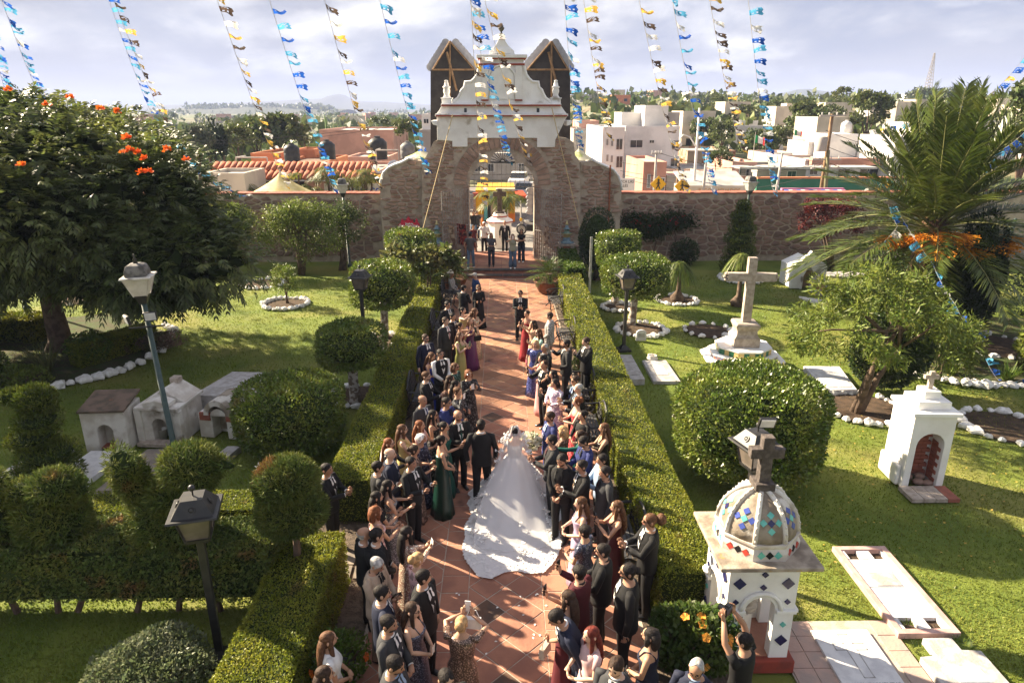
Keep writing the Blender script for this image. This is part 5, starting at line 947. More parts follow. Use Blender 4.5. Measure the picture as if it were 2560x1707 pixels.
for x, z, rx, rz_, lb, nf in ((6.8, 2.0, 1.0, .45, 'dark creeper with red flowers on the right wall near the gate', 8), (8.6, 2.05, 1.1, .4, 'dark creeper with red flowers further along the right wall', 8), (7.6, 1.6, .8, .35, 'lower dark creeper trailing down the right wall', 0)):
    t = thing('wall_creeper', lb, 'creeper', (x, 34.2, 0)); n = 1500; P = np.stack([rng.normal(0, rx*.45, n), -.1-.15*rng.random(n), z+rng.normal(0, rz_*.45, n)+.2*np.sin(rng.random(n)*6)], -1); qmesh('foliage', [leaves(P, np.tile([[0, -1., .2]], (n, 1)), .13, .6, .6)], L_vine, t); MB().tube([(0, 0, 0), (.2, -.05, z*.6), (-.1, -.05, z)], .03, 5).build('stem', M_bark, t)
    if nf:
        P = np.stack([rng.normal(0, rx*.4, 22), -.3+0*rng.random(22), z+rng.normal(0, rz_*.4, 22)], -1); qmesh('flowers', [leaves(P, np.tile([[0, -1., 0]], (22, 1)), .08, .8, .7)], mat('red_flower', (.4, .03, .04), rough=.6), t)
shrub(9.1, 33.4, .6, (.75, .5, .65), 1600, L_vine, 'dark bush at the foot of the right wall', .13); shrub(17.5, 28, .9, (2.2, 1.2, 1.1), 4200, L_vine, 'dark shrubbery in the shade behind the date palm', .16); shrub(21, 24, 1.1, (2.5, 1.5, 1.3), 4200, L_vine, 'dark shrubbery at the right edge behind the green pole', .16)
# bed under the tulip tree
bed = [(-17.2, 16.8, .35, (1.0, .7, .4), 'dark leafy shrub low in the left flower bed'), (-15.6, 16.6, .3, (.8, .6, .35), 'rounded green shrub in the left flower bed'), (-14.4, 16.9, .35, (.75, .55, .4), 'dense green shrub in the left flower bed near the stones'), (-12.6, 19.8, .5, (.7, .5, .4), 'leafy shrub under the tulip tree'), (-17.5, 19.6, .5, (1.1, .8, .5), 'shrub at the far left of the flower bed'), (-11.0, 20.9, .3, (.9, .5, .25), 'pinkish flowering shrub under the tulip tree'), (-15.8, 19.4, .6, (.35, .35, .6), 'small upright conifer in the left flower bed'), (-18.9, 18.2, .4, (1.0, .8, .45), 'broad leafy shrub cut by the left edge of the bed'), (-13.2, 17.7, .3, (.7, .5, .35), 'low green shrub behind the middle of the stone row'), (-15.0, 18.6, .4, (.8, .6, .45), 'leafy shrub in the middle of the left flower bed')]
for i, (x, y, z, r_, lb) in enumerate(bed): shrub(x, y, z, r_, 2400, leafm('pink_shrub', (.26, .17, .14), (.14, .15, .06), hue=.03) if i == 5 else (L_boxd if i % 2 else L_peach), lb, .09)
def blades(x, y, n, h, m, label, wid=.03, spread=.4, name='flax_plant', cat='plant', group=None):
    t = thing(name, label, cat, (x, y, 0), group=group); a = rng.random(n)*6.283; D_ = np.stack([np.cos(a)*spread, np.sin(a)*spread, np.ones(n)], -1); D_ = unit(D_+rng.normal(0, .12, (n, 3))); L_ = h*(.6+.5*rng.random(n)); sd = np.stack([-np.sin(a), np.cos(a), 0*a], -1); B = np.stack([.1*np.cos(a), .1*np.sin(a), 0*a], -1); Vs = []
    for i in range(3):
        pa = B+D_*(L_*i/3)[:, None]-np.array([0, 0, .3])*(L_*(i/3)**2)[:, None]; pb = B+D_*(L_*(i+1)/3)[:, None]-np.array([0, 0, .3])*(L_*((i+1)/3)**2)[:, None]; Vs.append(np.stack([pa-sd*wid*(1-i/3.2), pa+sd*wid*(1-i/3.2), pb+sd*wid*(1-(i+1)/3.2), pb-sd*wid*(1-(i+1)/3.2)], 1))
    qmesh('leaf_blades', Vs, m, t)
L_flax = leafm('flax_blade', (.09, .12, .035), (.14, .15, .05), isl=.3, hue=.02)
for x, y, h, lb in ((-13.35, 18.9, 1.5, 'tall upright flax plant beside the tulip tree trunk'), (-14.9, 18.0, 1.0, 'flax plant left of the tulip tree'), (-16.7, 18.4, 1.1, 'flax plant with an orange bloom at the far left'), (-18.2, 17.6, .9, 'flax plant cut by the left edge'), (-16.2, 16.0, .6, 'short strappy plant at the front of the left bed'), (-18.0, 16.2, .6, 'short strappy plant at the left edge of the bed')): blades(x, y, 46, h, L_flax, lb)
for i, (x, y) in enumerate(((14.4, 17.9), (15.4, 18.6), (13.1, 18.4), (14.2, 19.4), (16.3, 19.6), (13.9, 18.9))): blades(x, y, 60, .75, L_flax if i % 2 else L_boxd, ('first', 'second', 'third', 'fourth', 'fifth', 'sixth')[i]+' strappy plant from the left in the right-hand flower bed' if i < 0 else ('strappy plant at the stone edging of the right bed', 'strappy plant near the right image edge', 'strappy plant behind the first edging stones', 'tall strappy plant under the yellow bush', 'dark strappy plant at the far right of the bed', 'dark strappy plant in the middle of the right bed')[i])
# lilies by the low hedge
t = thing('white_lilies', 'white lilies flowering behind the topiary row', 'flowers', (-4.6, 11.9, 0)); q = MB()
for i in range(5):
    x, y, h = rnd.uniform(-.25, .25), rnd.uniform(-.2, .2), rnd.uniform(.5, .8); MB().tube([(x, y, 0), (x*1.2, y, h)], .012, 5).build('stem', L_boxd, t); g_ = MB()
    for k in range(6): a = PI*k/3; g_.add([(0, 0, 0), (.05*math.cos(a-.4), .05*math.sin(a-.4), .04), (.11*math.cos(a), .11*math.sin(a), .05), (.05*math.cos(a+.4), .05*math.sin(a+.4), .04)], [(0, 1, 2, 3)])
    g_.build('flower', M_clean, t, (x*1.2, y, h)).rotation_euler = (R(50), 0, rnd.uniform(-1, 1))
P = np.stack([rng.normal(0, .25, 500), rng.normal(0, .2, 500), .5*rng.random(500)], -1); qmesh('foliage', [leaves(P, np.tile([[0, 0, 1.]], (500, 1)), .12, .25, .5)], L_boxd, t)

# fallen yellow leaves on the right lawn
n = 700; x = 5.5+rng.random(n)*8; y = 9.5+rng.random(n)*11; P = np.stack([x, y, .012+0*x], -1); o = qmesh('fallen_leaves', [flatq(P, .05)], mat('fallen_leaf', (.42, .3, .05), (.3, .2, .05), sc=8, rough=.8)); tag(o, 'small yellow leaves scattered over the right lawn', 'leaves')
# ================================================================ tombs, shrines, cross
M_tiv = mat('tile_cobalt', (.012, .012, .07), (.02, .02, .10), sc=9, rough=.25, spec=.6); M_tit = mat('tile_turquoise', (.10, .42, .36), (.14, .5, .44), sc=9, rough=.3, spec=.6); M_tir = mat('tile_red', (.5, .06, .04), rough=.3); M_tib = mat('tile_blue', (.06, .09, .35), rough=.3); M_tik = mat('tile_black', (.01, .01, .014), rough=.25)
M_aged = mat('aged_render', (.34, .29, .23), (.20, .16, .12), sc=3, rough=.95, bump=.5, bsc=14, c3=(.62, .58, .52), sc3=2.2, lo3=.52, hi3=.6); M_grime = mat('grimy_white', (.70, .67, .62), (.52, .47, .41), sc=2.5, rough=.92, bump=.4, bsc=12, c3=(.22, .18, .14), sc3=1.7, lo3=.56, hi3=.68)
def archpoly(w_, h, ow, sp, n=10): # ∩ shape, origin mid bottom
    r_ = ow/2; return [(-w_/2, 0), (-ow/2, 0), (-ow/2, sp)]+[(-r_*math.cos(PI*i/n), sp+r_*math.sin(PI*i/n)) for i in range(1, n)]+[(ow/2, sp), (ow/2, 0), (w_/2, 0), (w_/2, h), (-w_/2, h)]
ch = thing('domed_shrine', 'small white domed shrine with blue diamond tiles and open arches', 'shrine', (3.42, 7.88, 0)); wq = .92
for k, rz_ in enumerate((0, PI/2, PI, -PI/2)):
    ms = MB().prism(archpoly(wq-(.324 if k % 2 else 0), 1.66, .40, .98), -wq/2, -wq/2+.16).xf(Matrix.Rotation(rz_, 4, 'Z')); ms.build('arch_wall', M_clean, ch, bevel=.008)
    Mz = Matrix.Rotation(rz_, 4, 'Z'); ar = [(-.27*math.cos(PI*i/10), -wq/2-.02, 1.0+.27*math.sin(PI*i/10)) for i in range(11)]; MB().tube(ar, .03, 6).xf(Mz).build('arch_moulding', M_clean, ch, smooth=True)
    for sx in (-1, 1): MB().box(sx*(wq/2-.12), -wq/2-.02, .98, .27, .06, .05).xf(Mz).build('impost', M_clean, ch, bevel=.008)
    def dm(x, z, s, m, nm='tile', Mz=Mz): MB().prism([(x, z-s), (x-s, z), (x, z+s), (x+s, z)], -wq/2-.02, -wq/2-.001).xf(Mz).build(nm, m, ch)
    for sx in (-1, 1): dm(sx*.32, 1.42, .085, M_tiv); dm(sx*.345, 1.13, .042, M_tiv); dm(sx*.335, .5, .085, M_tiv); dm(sx*.33, .76, .042, M_tit)
    dm(0, 1.36, .045, M_tiv); dm(0, 1.56, .045, M_tiv)
MB().bb(-.54, .54, -.54, .54, 0, .2).build('plinth', mat('plinth_red', (.30, .055, .035), (.22, .05, .035), sc=5, rough=.85, bump=.3), ch, bevel=.01); MB().bb(-.44, .44, -.44, .44, .203, .215).build('floor_tiles', M_tile, ch)
MB().bb(-.5, .5, -.5, .5, 1.66, 1.74).build('frieze', M_grime, ch, bevel=.01); MB().bb(-.66, .66, -.66, .66, 1.74, 1.80).build('roof_slab', mat('lichen_slab', (.40, .34, .27), (.22, .18, .14), sc=4, rough=.95, bump=.6, bsc=18, c3=(.42, .25, .06), sc3=2.6, lo3=.62, hi3=.68), ch, bevel=.012)
MB().bb(-.06, .06, -.1, .04, .22, .62).build('font_stem', M_clean, ch); MB().lathe([(.05, .6), (.14, .66), (.16, .74), (.13, .74), (.02, .68)], 8).build('font_bowl', M_grime, ch)
MB().lathe([(.56, 1.80), (.56, 1.9), (.53, 1.96), (.55, 2.0), (.55, 2.03), (.3, 2.035)], 8, ph=PI/8).build('drum', M_grime, ch)
MB().lathe([(.50*math.cos(a), 2.03+.56*math.sin(a)) for a in [PI/2*i/9 for i in range(9)]]+[(.07, 2.6)], 32).build('dome', M_aged, ch, smooth=True)
for k in range(8):
    a = PI/8+k*PI/4; MB().tube([(.51*math.cos(b)*math.cos(a), .51*math.cos(b)*math.sin(a), 2.03+.57*math.sin(b)) for b in [PI/2*.93*i/8 for i in range(9)]], [(.035, .022)]*9, 6).build('dome_rib', M_grime, ch, smooth=True)
    for i in range(9): b = PI/2*.9*(i+.5)/9; MB().ball((.535*math.cos(b)*math.cos(a), .535*math.cos(b)*math.sin(a), 2.03+.595*math.sin(b)), .016, 6).build('bead', M_grime, ch)
    am = k*PI/4; n_ = Vector((math.cos(am), math.sin(am), 0)); tg = Vector((-math.sin(am), math.cos(am), 0)); ap = .56*math.cos(PI/8)+.003
    for dx_, m_ in ((-.11, M_tit if k % 2 == 0 else M_tir), (0, M_tik), (.11, M_tit if k % 2 == 0 else M_tir)):
        c = n_*(ap-.012)+tg*dx_+Vector((0, 0, 1.885)); u = Vector((0, 0, 1))*.055; v = tg*.055; o = n_*.012; MB().add([c-u, c+v, c+u, c-v, c-u+o, c+v+o, c+u+o, c-v+o], [(4, 5, 6, 7), (0, 1, 5, 4), (1, 2, 6, 5), (2, 3, 7, 6), (3, 0, 4, 7)]).build('tile', m_, ch)
    for dx_, dz__, m_ in ((0, 0, M_tiv if k % 2 == 0 else M_tit), (-.1, 0, M_tit if k % 2 == 0 else M_tib), (.1, 0, M_tit if k % 2 == 0 else M_tib), (0, .1, M_tit if k % 2 == 0 else M_tib), (0, -.1, M_tit if k % 2 == 0 else M_tib)):
        b = .52+dz__/.53; aa = am+dx_/(.5*math.cos(b)); nn = Vector((math.cos(b)*math.cos(aa), math.cos(b)*math.sin(aa), math.sin(b)*1.05)).normalized(); c = Vector((.5*math.cos(b)*math.cos(aa), .5*math.cos(b)*math.sin(aa), 2.03+.56*math.sin(b)))+nn*.004; tg2 = Vector((-math.sin(aa), math.cos(aa), 0)); up2 = nn.cross(tg2); u, v = up2*.05, tg2*.05; MB().add([c-u-nn*.02, c+v-nn*.02, c+u-nn*.02, c-v-nn*.02, c-u, c+v, c+u, c-v], [(4, 5, 6, 7), (0, 1, 5, 4), (1, 2, 6, 5), (2, 3, 7, 6), (3, 0, 4, 7)]).build('tile', m_, ch)
M_cst = mat('basalt_cross', (.075, .062, .055), (.12, .1, .09), sc=14, rough=.95, bump=.7, bsc=40)
q = MB(); q.box(0, 0, 2.64, .26, .26, .1); q.build('cross_foot', M_cst, ch, bevel=.01); MB().box(0, 0, 3.0, .15, .14, .66).build('cross_shaft', M_cst, ch, bevel=.012); MB().box(0, 0, 3.1, .44, .135, .14).build('cross_arm', M_cst, ch, bevel=.012)
# brick-lined white niche tomb
ni = thing('niche_tomb', 'tall white niche tomb with brick-lined arch and small cross', 'tomb', (8.53, 12.1, 0), R(-3)); wn = .82
MB().prism(archpoly(wn, 1.6, .54, .95), 0, .5).build('front', M_clean, ni, bevel=.012); MB().bb(-wn/2+.002, wn/2-.002, .5, .85, 0, 1.598).build('back_block', M_clean, ni, bevel=.012)
MB().bb(-wn/2-.09, -wn/2, .1, .85, 0, .45).build('buttress', M_clean, ni, bevel=.05)
for r_ in range(14):
    for c in range(3):
        x = -.30+.2*c+(.1 if r_ % 2 else 0); 
        if x+.2 > .33: continue
        MB().bb(x+.005, x+.195, .42, .497, .1+r_*.085, .1+r_*.085+.075).build('brick', M_brick, ni)
    for s in (-1, 1):
        if r_ < 10: MB().bb(min(s*.25, s*.268), max(s*.25, s*.268), .08+(r_ % 2)*.1, .38, .1+r_*.085, .1+r_*.085+.075).build('brick', M_brick, ni)
for k, (x, y, z) in enumerate(((.1, .3, .12), (-.15, .3, .1), (.0, .15, .07), (.18, .12, .06))): MB().ball((x, y, z), (.12, .09, .07), 7).build('rubble', M_stone, ni)
MB().bb(-wn/2-.06, wn/2+.06, -.06, .9, 1.6, 1.68).build('cap_slab', M_clean, ni, bevel=.012); MB().bb(-.32, .32, .12, .72, 1.68, 1.85).build('cap_step', M_clean, ni, bevel=.015); MB().bb(-.16, .16, .26, .6, 1.85, 2.02).build('cap_block', M_clean, ni, bevel=.015)
M_xst = mat('buff_stone', (.46, .39, .33), (.34, .28, .23), sc=8, rough=.9, bump=.4, bsc=30); MB().box(0, .43, 2.2, .09, .08, .38).build('cross_shaft', M_xst, ni, bevel=.008); MB().box(0, .43, 2.27, .28, .075, .085).build('cross_arm', M_xst, ni, bevel=.008)
pd = thing('brick_pad', 'low worn brick pad in front of the niche tomb', 'slab', (8.5, 11.8, 0)); 
for i in range(4): MB().bb(-.48+i*.24+.006, -.24+i*.24-.006, -.24, .26, 0, .075+rnd.uniform(-.008, .008)).build('paver', M_xst if i != 3 else M_brick, pd)
# tombs on the left
t1 = thing('tomb_house', 'plain white tomb house with mossy flat roof, leftmost of three tombs', 'tomb', (-8.9, 13.95, 0), R(4)); MB().prism(archpoly(.95, .95, .34, .48), 0, .35).build('front', M_grime, t1, bevel=.015); MB().bb(-.473, .473, .352, .85, 0, .948).build('body', M_grime, t1, bevel=.015); MB().add([(-.5, -.03, .955), (.5, -.03, .955), (.5, .88, 1.1), (-.5, .88, 1.1), (-.5, -.03, 1.0), (.5, -.03, 1.0), (.5, .88, 1.15), (-.5, .88, 1.15)], [(3, 2, 1, 0), (4, 5, 6, 7), (0, 1, 5, 4), (1, 2, 6, 5), (2, 3, 7, 6), (3, 0, 4, 7)]).build('roof', mat('mossy_roof', (.17, .12, .09), (.10, .08, .06), sc=4, rough=1, bump=.8, bsc=14, c3=(.3, .12, .06), sc3=2, lo3=.62, hi3=.68), t1); MB().bb(-.17, .17, .05, .3, .05, .07).build('niche_floor', M_brick, t1)
t2 = thing('tomb_house', 'stained tomb with gabled roof and bucket in its niche, middle of three tombs', 'tomb', (-7.85, 14.3, 0), R(-6)); MB().prism(archpoly(.92, .85, .36, .45), 0, .4).build('front', M_grime, t2, bevel=.012); MB().bb(-.458, .458, .402, 1.05, 0, .85).build('body', M_grime, t2, bevel=.012); MB().bb(-.52, .52, -.07, 1.1, .85, .92).build('cornice', M_grime, t2, bevel=.01); MB().prism([(-.3, .92), (-.3, 1.02), (0, 1.1), (.3, 1.02), (.3, .92)], -.05, .3).build('pediment', M_grime, t2, bevel=.01); MB().prism([(-.48, .922), (0, 1.22), (.48, .922)], .32, 1.08).build('roof', M_grime, t2, bevel=.02); MB().box(0, .9, 1.25, .2, .2, .12).build('finial_block', M_xst, t2)
for s in (-1, 1): MB().bb(s*.46-.08, s*.46+.08, -.06, .1, 0, .846).build('pilaster', M_grime, t2, bevel=.01)
MB().bb(-.5, .5, -.2, .06, 0, .09).build('step', M_xst, t2, bevel=.01); bk = thing('bucket', 'white bucket standing in the niche of the gabled tomb', 'bucket', (-7.95, 14.55, .02)); MB().lathe([(.08, 0), (.1, .24), (.105, .24), (.09, .23), (.07, .02)], 14).build('pail', M_clean, bk, smooth=True)
t3 = thing('tomb_house', 'crumbling arched tomb with exposed brick, right of three tombs', 'tomb', (-6.6, 14.55, 0), R(-10)); MB().prism(archpoly(1.05, .62, .36, .55), 0, .35).build('front', M_grime, t3, bevel=.02); MB().bb(-.523, .523, .352, .8, 0, .6).build('body', M_grime, t3, bevel=.02)
MB().loft([[(r_*math.cos(PI*i/12), y, .6+r_*math.sin(PI*i/12)*1.1) for i in range(13)]+[(r2*math.cos(PI*(12-i)/12), y, .6+r2*math.sin(PI*(12-i)/12)*1.1) for i in range(13)] for y, r_, r2 in ((-.05, .34, .22), (.75, .34, .22))]).build('barrel_roof', M_aged, t3, smooth=False)
for s in (-1, 1):
    for i in range(4): MB().bb(min(s*.2, s*.46), max(s*.2, s*.46), -.035, .02, .46+i*.05, .5+i*.05).build('brick', M_brick, t3)
MB().bb(-.2, .2, .3, .34, .1, .75).build('niche_back', M_aged, t3)
def slabp(label, pts, h, m, name='grave_slab', z0=0.0, inset=None, m2=None, bev=.01):
    cx, cy_ = sum(p[0] for p in pts)/len(pts), sum(p[1] for p in pts)/len(pts); t = thing(name, label, 'grave', (cx, cy_, 0)); MB().slab([(x-cx, y-cy_) for x, y in pts], z0-.03, z0+h).build('slab', m, t, bevel=bev)
    if inset: MB().slab([((x-cx)*inset, (y-cy_)*inset) for x, y in pts], z0+h-.002, z0+h+.015).build('plaque', m2 or M_clean, t, bevel=.004)
    return t
M_marb = mat('grave_marble', (.66, .65, .65), (.55, .54, .55), sc=5, rough=.6, bump=.1); M_grey = mat('grave_concrete', (.45, .43, .42), (.33, .31, .29), sc=6, rough=.9, bump=.4, bsc=25)
slabp('tall sloped white slab behind the crumbling tomb', [(-7.6, 15.5), (-6.1, 15.4), (-6.0, 17.0), (-7.2, 17.1)], .7, M_grey); slabp('pale grave slab in front of the leftmost tomb', [(-9.35, 12.2), (-8.55, 12.2), (-8.4, 13.8), (-9.2, 13.8)], .1, M_marb)
slabp('white stepped grave behind the spiral conifer', [(-10.6, 12.4), (-9.9, 12.4), (-9.7, 14.0), (-10.3, 14.0)], .12, M_marb, inset=.6, m2=M_xst); slabp('broken stone grave kerb before the gabled tomb', [(-8.2, 11.9), (-7.3, 11.9), (-7.2, 13.9), (-8.0, 13.9)], .08, M_flag, inset=.8, m2=M_flag); slabp('narrow grave kerb by the big duck topiary', [(-6.6, 12.0), (-6.3, 12.0), (-5.9, 13.9), (-6.2, 13.9)], .14, M_grey)
slabp('grey grave slab on the left lawn beside the hedge', [(-3.6, 12.2), (-3.42, 12.2), (-3.42, 13.3), (-3.62, 13.3)], .1, M_marb)
slabp('flat grey marble grave with a paler plaque beside the white vase', [(4.25, 17.78), (5.02, 17.78), (5.0, 19.5), (4.27, 19.5)], .07, M_grey, inset=.42, m2=M_marb); slabp('carved grey grave lid right beside the hedge', [(3.42, 17.7), (4.0, 17.75), (3.98, 19.75), (3.5, 19.75)], .16, M_grey, inset=.7, m2=M_grey)
slabp('pale tiled grave behind the peach tree', [(8.75, 16.9), (9.6, 16.95), (9.95, 18.7), (8.9, 18.75)], .14, M_marb, inset=.8, m2=M_marb); slabp('small white slab at the right edge of the lawn', [(11.1, 11.75), (12.0, 11.7), (12.1, 12.1), (11.0, 12.15)], .12, M_clean, inset=.8, m2=M_marb); slabp('white slab on the lawn left of the little white chapel', [(12.4, 26.2), (13.3, 25.6), (13.5, 26.0), (12.2, 27.0)], .06, M_clean); slabp('grey stone disc under the red tree', [(16+1.0*math.cos(a), 30.9+.6*math.sin(a)) for a in [2*PI*i/12 for i in range(12)]], .08, M_grey)
# framed grave with four square openings
fg = thing('framed_grave', 'long pink-framed marble grave with four square holes', 'grave', (6.2, 9.0, 0)); M_pink = mat('pink_marble', (.55, .36, .32), (.44, .27, .24), sc=7, rough=.6)
MB().bb(-.46, -.36, -1.05, 1.05, 0, .1).build('frame', M_pink, fg, bevel=.006); MB().bb(.36, .46, -1.05, 1.05, 0, .1).build('frame', M_pink, fg, bevel=.006); MB().bb(-.36, .36, .95, 1.05, 0, .1).build('frame', M_pink, fg, bevel=.006); MB().bb(-.36, .36, -1.05, -.95, 0, .1).build('frame', M_pink, fg, bevel=.006)
for y0, y1, cols in ((.72, .95, (-.36, -.3, -.1, .12, .32, .36)), (.38, .715, (-.36, 0, .36)), (.0, .375, (-.36, -.2, .22, .36)), (-.36, -.005, (-.36, 0, .36)), (-.7, -.365, (-.36, .02, .36)), (-.95, -.705, (-.36, -.28, -.08, .1, .3, .36))):
    for i in range(len(cols)-1):
        if len(cols) == 6 and i in (1, 3): continue
        MB().bb(cols[i]+.004, cols[i+1]-.004, y0+.004, y1-.004, 0, .075+rnd.uniform(-.004, .004)).build('marble_tile', M_marb, fg)
MB().bb(-.36, .36, -.95, .95, -.02, .012).build('earth', M_soil, fg)
MB().bb(-.2, .2, .02, .35, .078, .088).build('inscription', M_grey, fg)
# paving with the cross grave
pv_ = sheet('paving', 3.95, 5.78, 5.6, 8.34, -.002, M_grout)
M_pav = mat('sandstone_paver', (.42, .30, .24), (.34, .27, .23), sc=3, rough=.85, bump=.3, isl=.2, hue=.012)
for i in range(6):
    for j in range(9):
        x0, y0 = 3.97+i*.302, 8.32-(j+1)*.302
        if 4.5 < x0+.15 < 5.38 and y0 < 8.1: continue
        MB().bb(x0+.006, x0+.296, y0+.006, y0+.296, -.004, .014+rnd.uniform(-.002, .004)).build('paver', M_pav, pv_)
cg = thing('cross_grave', 'white marble grave slab carved with a cross and worn lettering', 'grave', (4.94, 7.1, 0)); MB().bb(-.42, .42, -1.4, 1.0, .0, .05).build('slab', M_marb, cg, bevel=.006); q = MB()
for pts in ([(-.07, .9), (.07, .9), (.07, .72), (.22, .72), (.22, .6), (.07, .6), (.07, .1), (-.07, .1), (-.07, .6), (-.22, .6), (-.22, .72), (-.07, .72)],):
    for i in range(len(pts)): a, b = pts[i-1], pts[i]; q.box((a[0]+b[0])/2, (a[1]+b[1])/2, .052, abs(a[0]-b[0])+.012, abs(a[1]-b[1])+.012, .006)
q.build('carved_cross', M_grey, cg); T_('"MAMA CARMELITA"', .08, M_grey, 'lettering', cg, (0, -.02, .053), (0, 0, 0))
gg = thing('grave_slab', 'weathered grey grave slab cut by the bottom edge at the right', 'grave', (6.25, 6.9, 0)); MB().slab([(-.22, .95), (.2, .95), (.2, .72), (.46, .7), (.46, -1.5), (-.46, -1.5), (-.46, .6), (-.22, .62)], 0, .11).build('slab', M_grey, gg, bevel=.01); MB().slab([(-.2, .4), (.22, .4), (.24, -.2), (-.2, -.15)], .108, .12).build('plaque', M_marb, gg)
for x, y, lb in ((5.95, 7.7, 'grass tuft in the notch of the weathered slab, left one'), (6.6, 7.78, 'grass tuft in the notch of the weathered slab, right one'), (6.05, 8.12, 'grass tuft growing from the near hole of the framed grave')): blades(x, y, 70, .16, L_boxd, lb, .008, .6, 'grass_tuft')
# stone cross on the octagonal base
cm = thing('stone_cross', 'large buff stone cross on a tiled octagonal white base', 'monument', (7.2, 19.2, -.27), R(-4)); O8 = lambda pr, nm, m: MB().lathe(pr, 8, ph=PI/8).build(nm, m, cm, bevel=.008)
O8([(.95, 0), (.95, .48)], 'base', M_xst); O8([(1.0, .48), (1.24, .52), (1.24, .585), (1.0, .59)], 'lower_slab', M_clean); O8([(1.0, .59), (1.0, .70)], 'painted_tile_band', mat('painted_tiles', (.30, .14, .09), (.10, .14, .28), sc=18, rough=.4, lo=.48, hi=.52)); O8([(1.02, .70), (1.02, .74)], 'upper_slab', M_clean)
yg = (mat('tile_yellow', (.62, .46, .2), rough=.4), mat('tile_green', (.04, .17, .09), rough=.35))
for k in range(8):
    a = k*PI/4; ap = .80*math.cos(PI/8); sd = 2*.80*math.sin(PI/8)
    for i in range(4): MB().bb(-.012, .012, -sd/2+sd*i/4+.004, -sd/2+sd*(i+1)/4-.004, .742, .90).xf(Matrix.Rotation(a, 4, 'Z') @ Matrix.Translation((ap, 0, 0))).build('tile', yg[(i+k) % 2], cm)
O8([(.79, .742), (.79, .90)], 'upper_drum', M_clean); O8([(.83, .903), (.83, .95)], 'top_slab', M_clean)
q = MB(); q.lathe([(.53, .95), (.53, 1.22), (.49, 1.26), (.43, 1.32), (.41, 1.42), (.45, 1.5), (.49, 1.56), (.49, 1.62), (.42, 1.66)], 4, ph=PI/4); q.build('pedestal', M_xst, cm, bevel=.015); MB().box(0, 0, 2.615, .25, .22, 1.91, tap=.96).build('cross_shaft', M_xst, cm, bevel=.012); MB().box(0, 0, 3.0, 1.36, .2, .24).build('cross_arm', M_xst, cm, bevel=.012)
for s in (-1, 1):
    for dz__ in (-.08, 0, .08): MB().ball((s*(.68+(.06 if dz__ == 0 else .02)), 0, 3.0+dz__), (.06, .09, .05), 8).build('arm_knob', M_xst, cm, smooth=True)
# little white chapel near the wall
lc = thing('miniature_chapel', 'little white chapel with pointed gable near the right wall', 'shrine', (13.2, 28.5, 0), R(2)); MB().prism([(-.75, 0), (-.24, 0), (-.24, .55), (-.12, .82), (0, .95), (.12, .82), (.24, .55), (.24, 0), (.75, 0), (.75, .95), (.6, 1.1), (.45, 1.12), (.3, 1.35), (.12, 1.45), (0, 1.62), (-.12, 1.45), (-.3, 1.35), (-.45, 1.12), (-.6, 1.1), (-.75, .95)], 0, .2).build('facade', M_clean, lc, bevel=.012); MB().bb(-.7, .7, .2, 1.3, 0, .95).build('body', M_clean, lc); MB().prism([(-.72, .95), (0, 1.3), (.72, .95)], .2, 1.3).build('roof', M_clean, lc)
for s in (-1, 1): MB().lathe([(.06, 0), (.05, .05), (.045, .5), (.06, .54)], 10, c=(s*.33, -.05, 0)).build('column', M_grime, lc)
MB().bb(-.2, .2, .12, .19, 0, .75).build('door', M_wood, lc); slabp('long brick-topped grave in front of the little chapel', [(13.0, 27.4), (13.7, 27.2), (14.1, 29.0), (13.4, 29.1)], .16, M_grey, inset=.7, m2=M_brick)
# headstone, vase
hs = thing('small_headstone', 'small rounded white headstone in the stone ring by the right lamp', 'headstone', dz(1472, 782)); MB().prism([(-.17, 0), (-.17, .26)]+[(-.17*math.cos(PI*i/8), .26+.12*math.sin(PI*i/8)) for i in range(1, 8)]+[(.17, .26), (.17, 0)], -.04, .04).build('stone', M_marb, hs, bevel=.006); MB().bb(-.11, .11, -.043, -.04, .12, .26).build('inscription', M_grey, hs)
va = thing('flower_vase', 'squat white stone vase behind the grey marble grave', 'vase', dz(1498, 828)); MB().lathe([(.1, 0), (.16, .04), (.17, .1), (.12, .15), (.15, .18), (.12, .18), (.08, .1)], 16).build('bowl', M_grime, va, smooth=True)
# ================================================================ lamps
M_lglass = mat('smoked_glass', (.16, .13, .11), (.12, .1, .085), sc=6, rough=.15, spec=.5); M_opal = mat('opal_glass', (.72, .70, .66), (.62, .6, .55), sc=6, rough=.35, trans=.3)
def frust(mb, z0, z1, a, b, mi=0): mb.add([(-a, -a, z0), (a, -a, z0), (a, a, z0), (-a, a, z0), (-b, -b, z1), (b, -b, z1), (b, b, z1), (-b, b, z1)], [(3, 2, 1, 0), (4, 5, 6, 7), (0, 1, 5, 4), (1, 2, 6, 5), (2, 3, 7, 6), (3, 0, 4, 7)], mi)
def flood(par, x, y, z, rz_, tilt=0):
    f = link('floodlight', None, par, (x, y, z), rz_); MB().box(0, 0, 0, .26, .06, .2, rx=tilt).build('housing', M_black, f, bevel=.012); MB().box(0, -.034, 0, .21, .012, .16, rx=tilt).build('lens', M_marb, f)
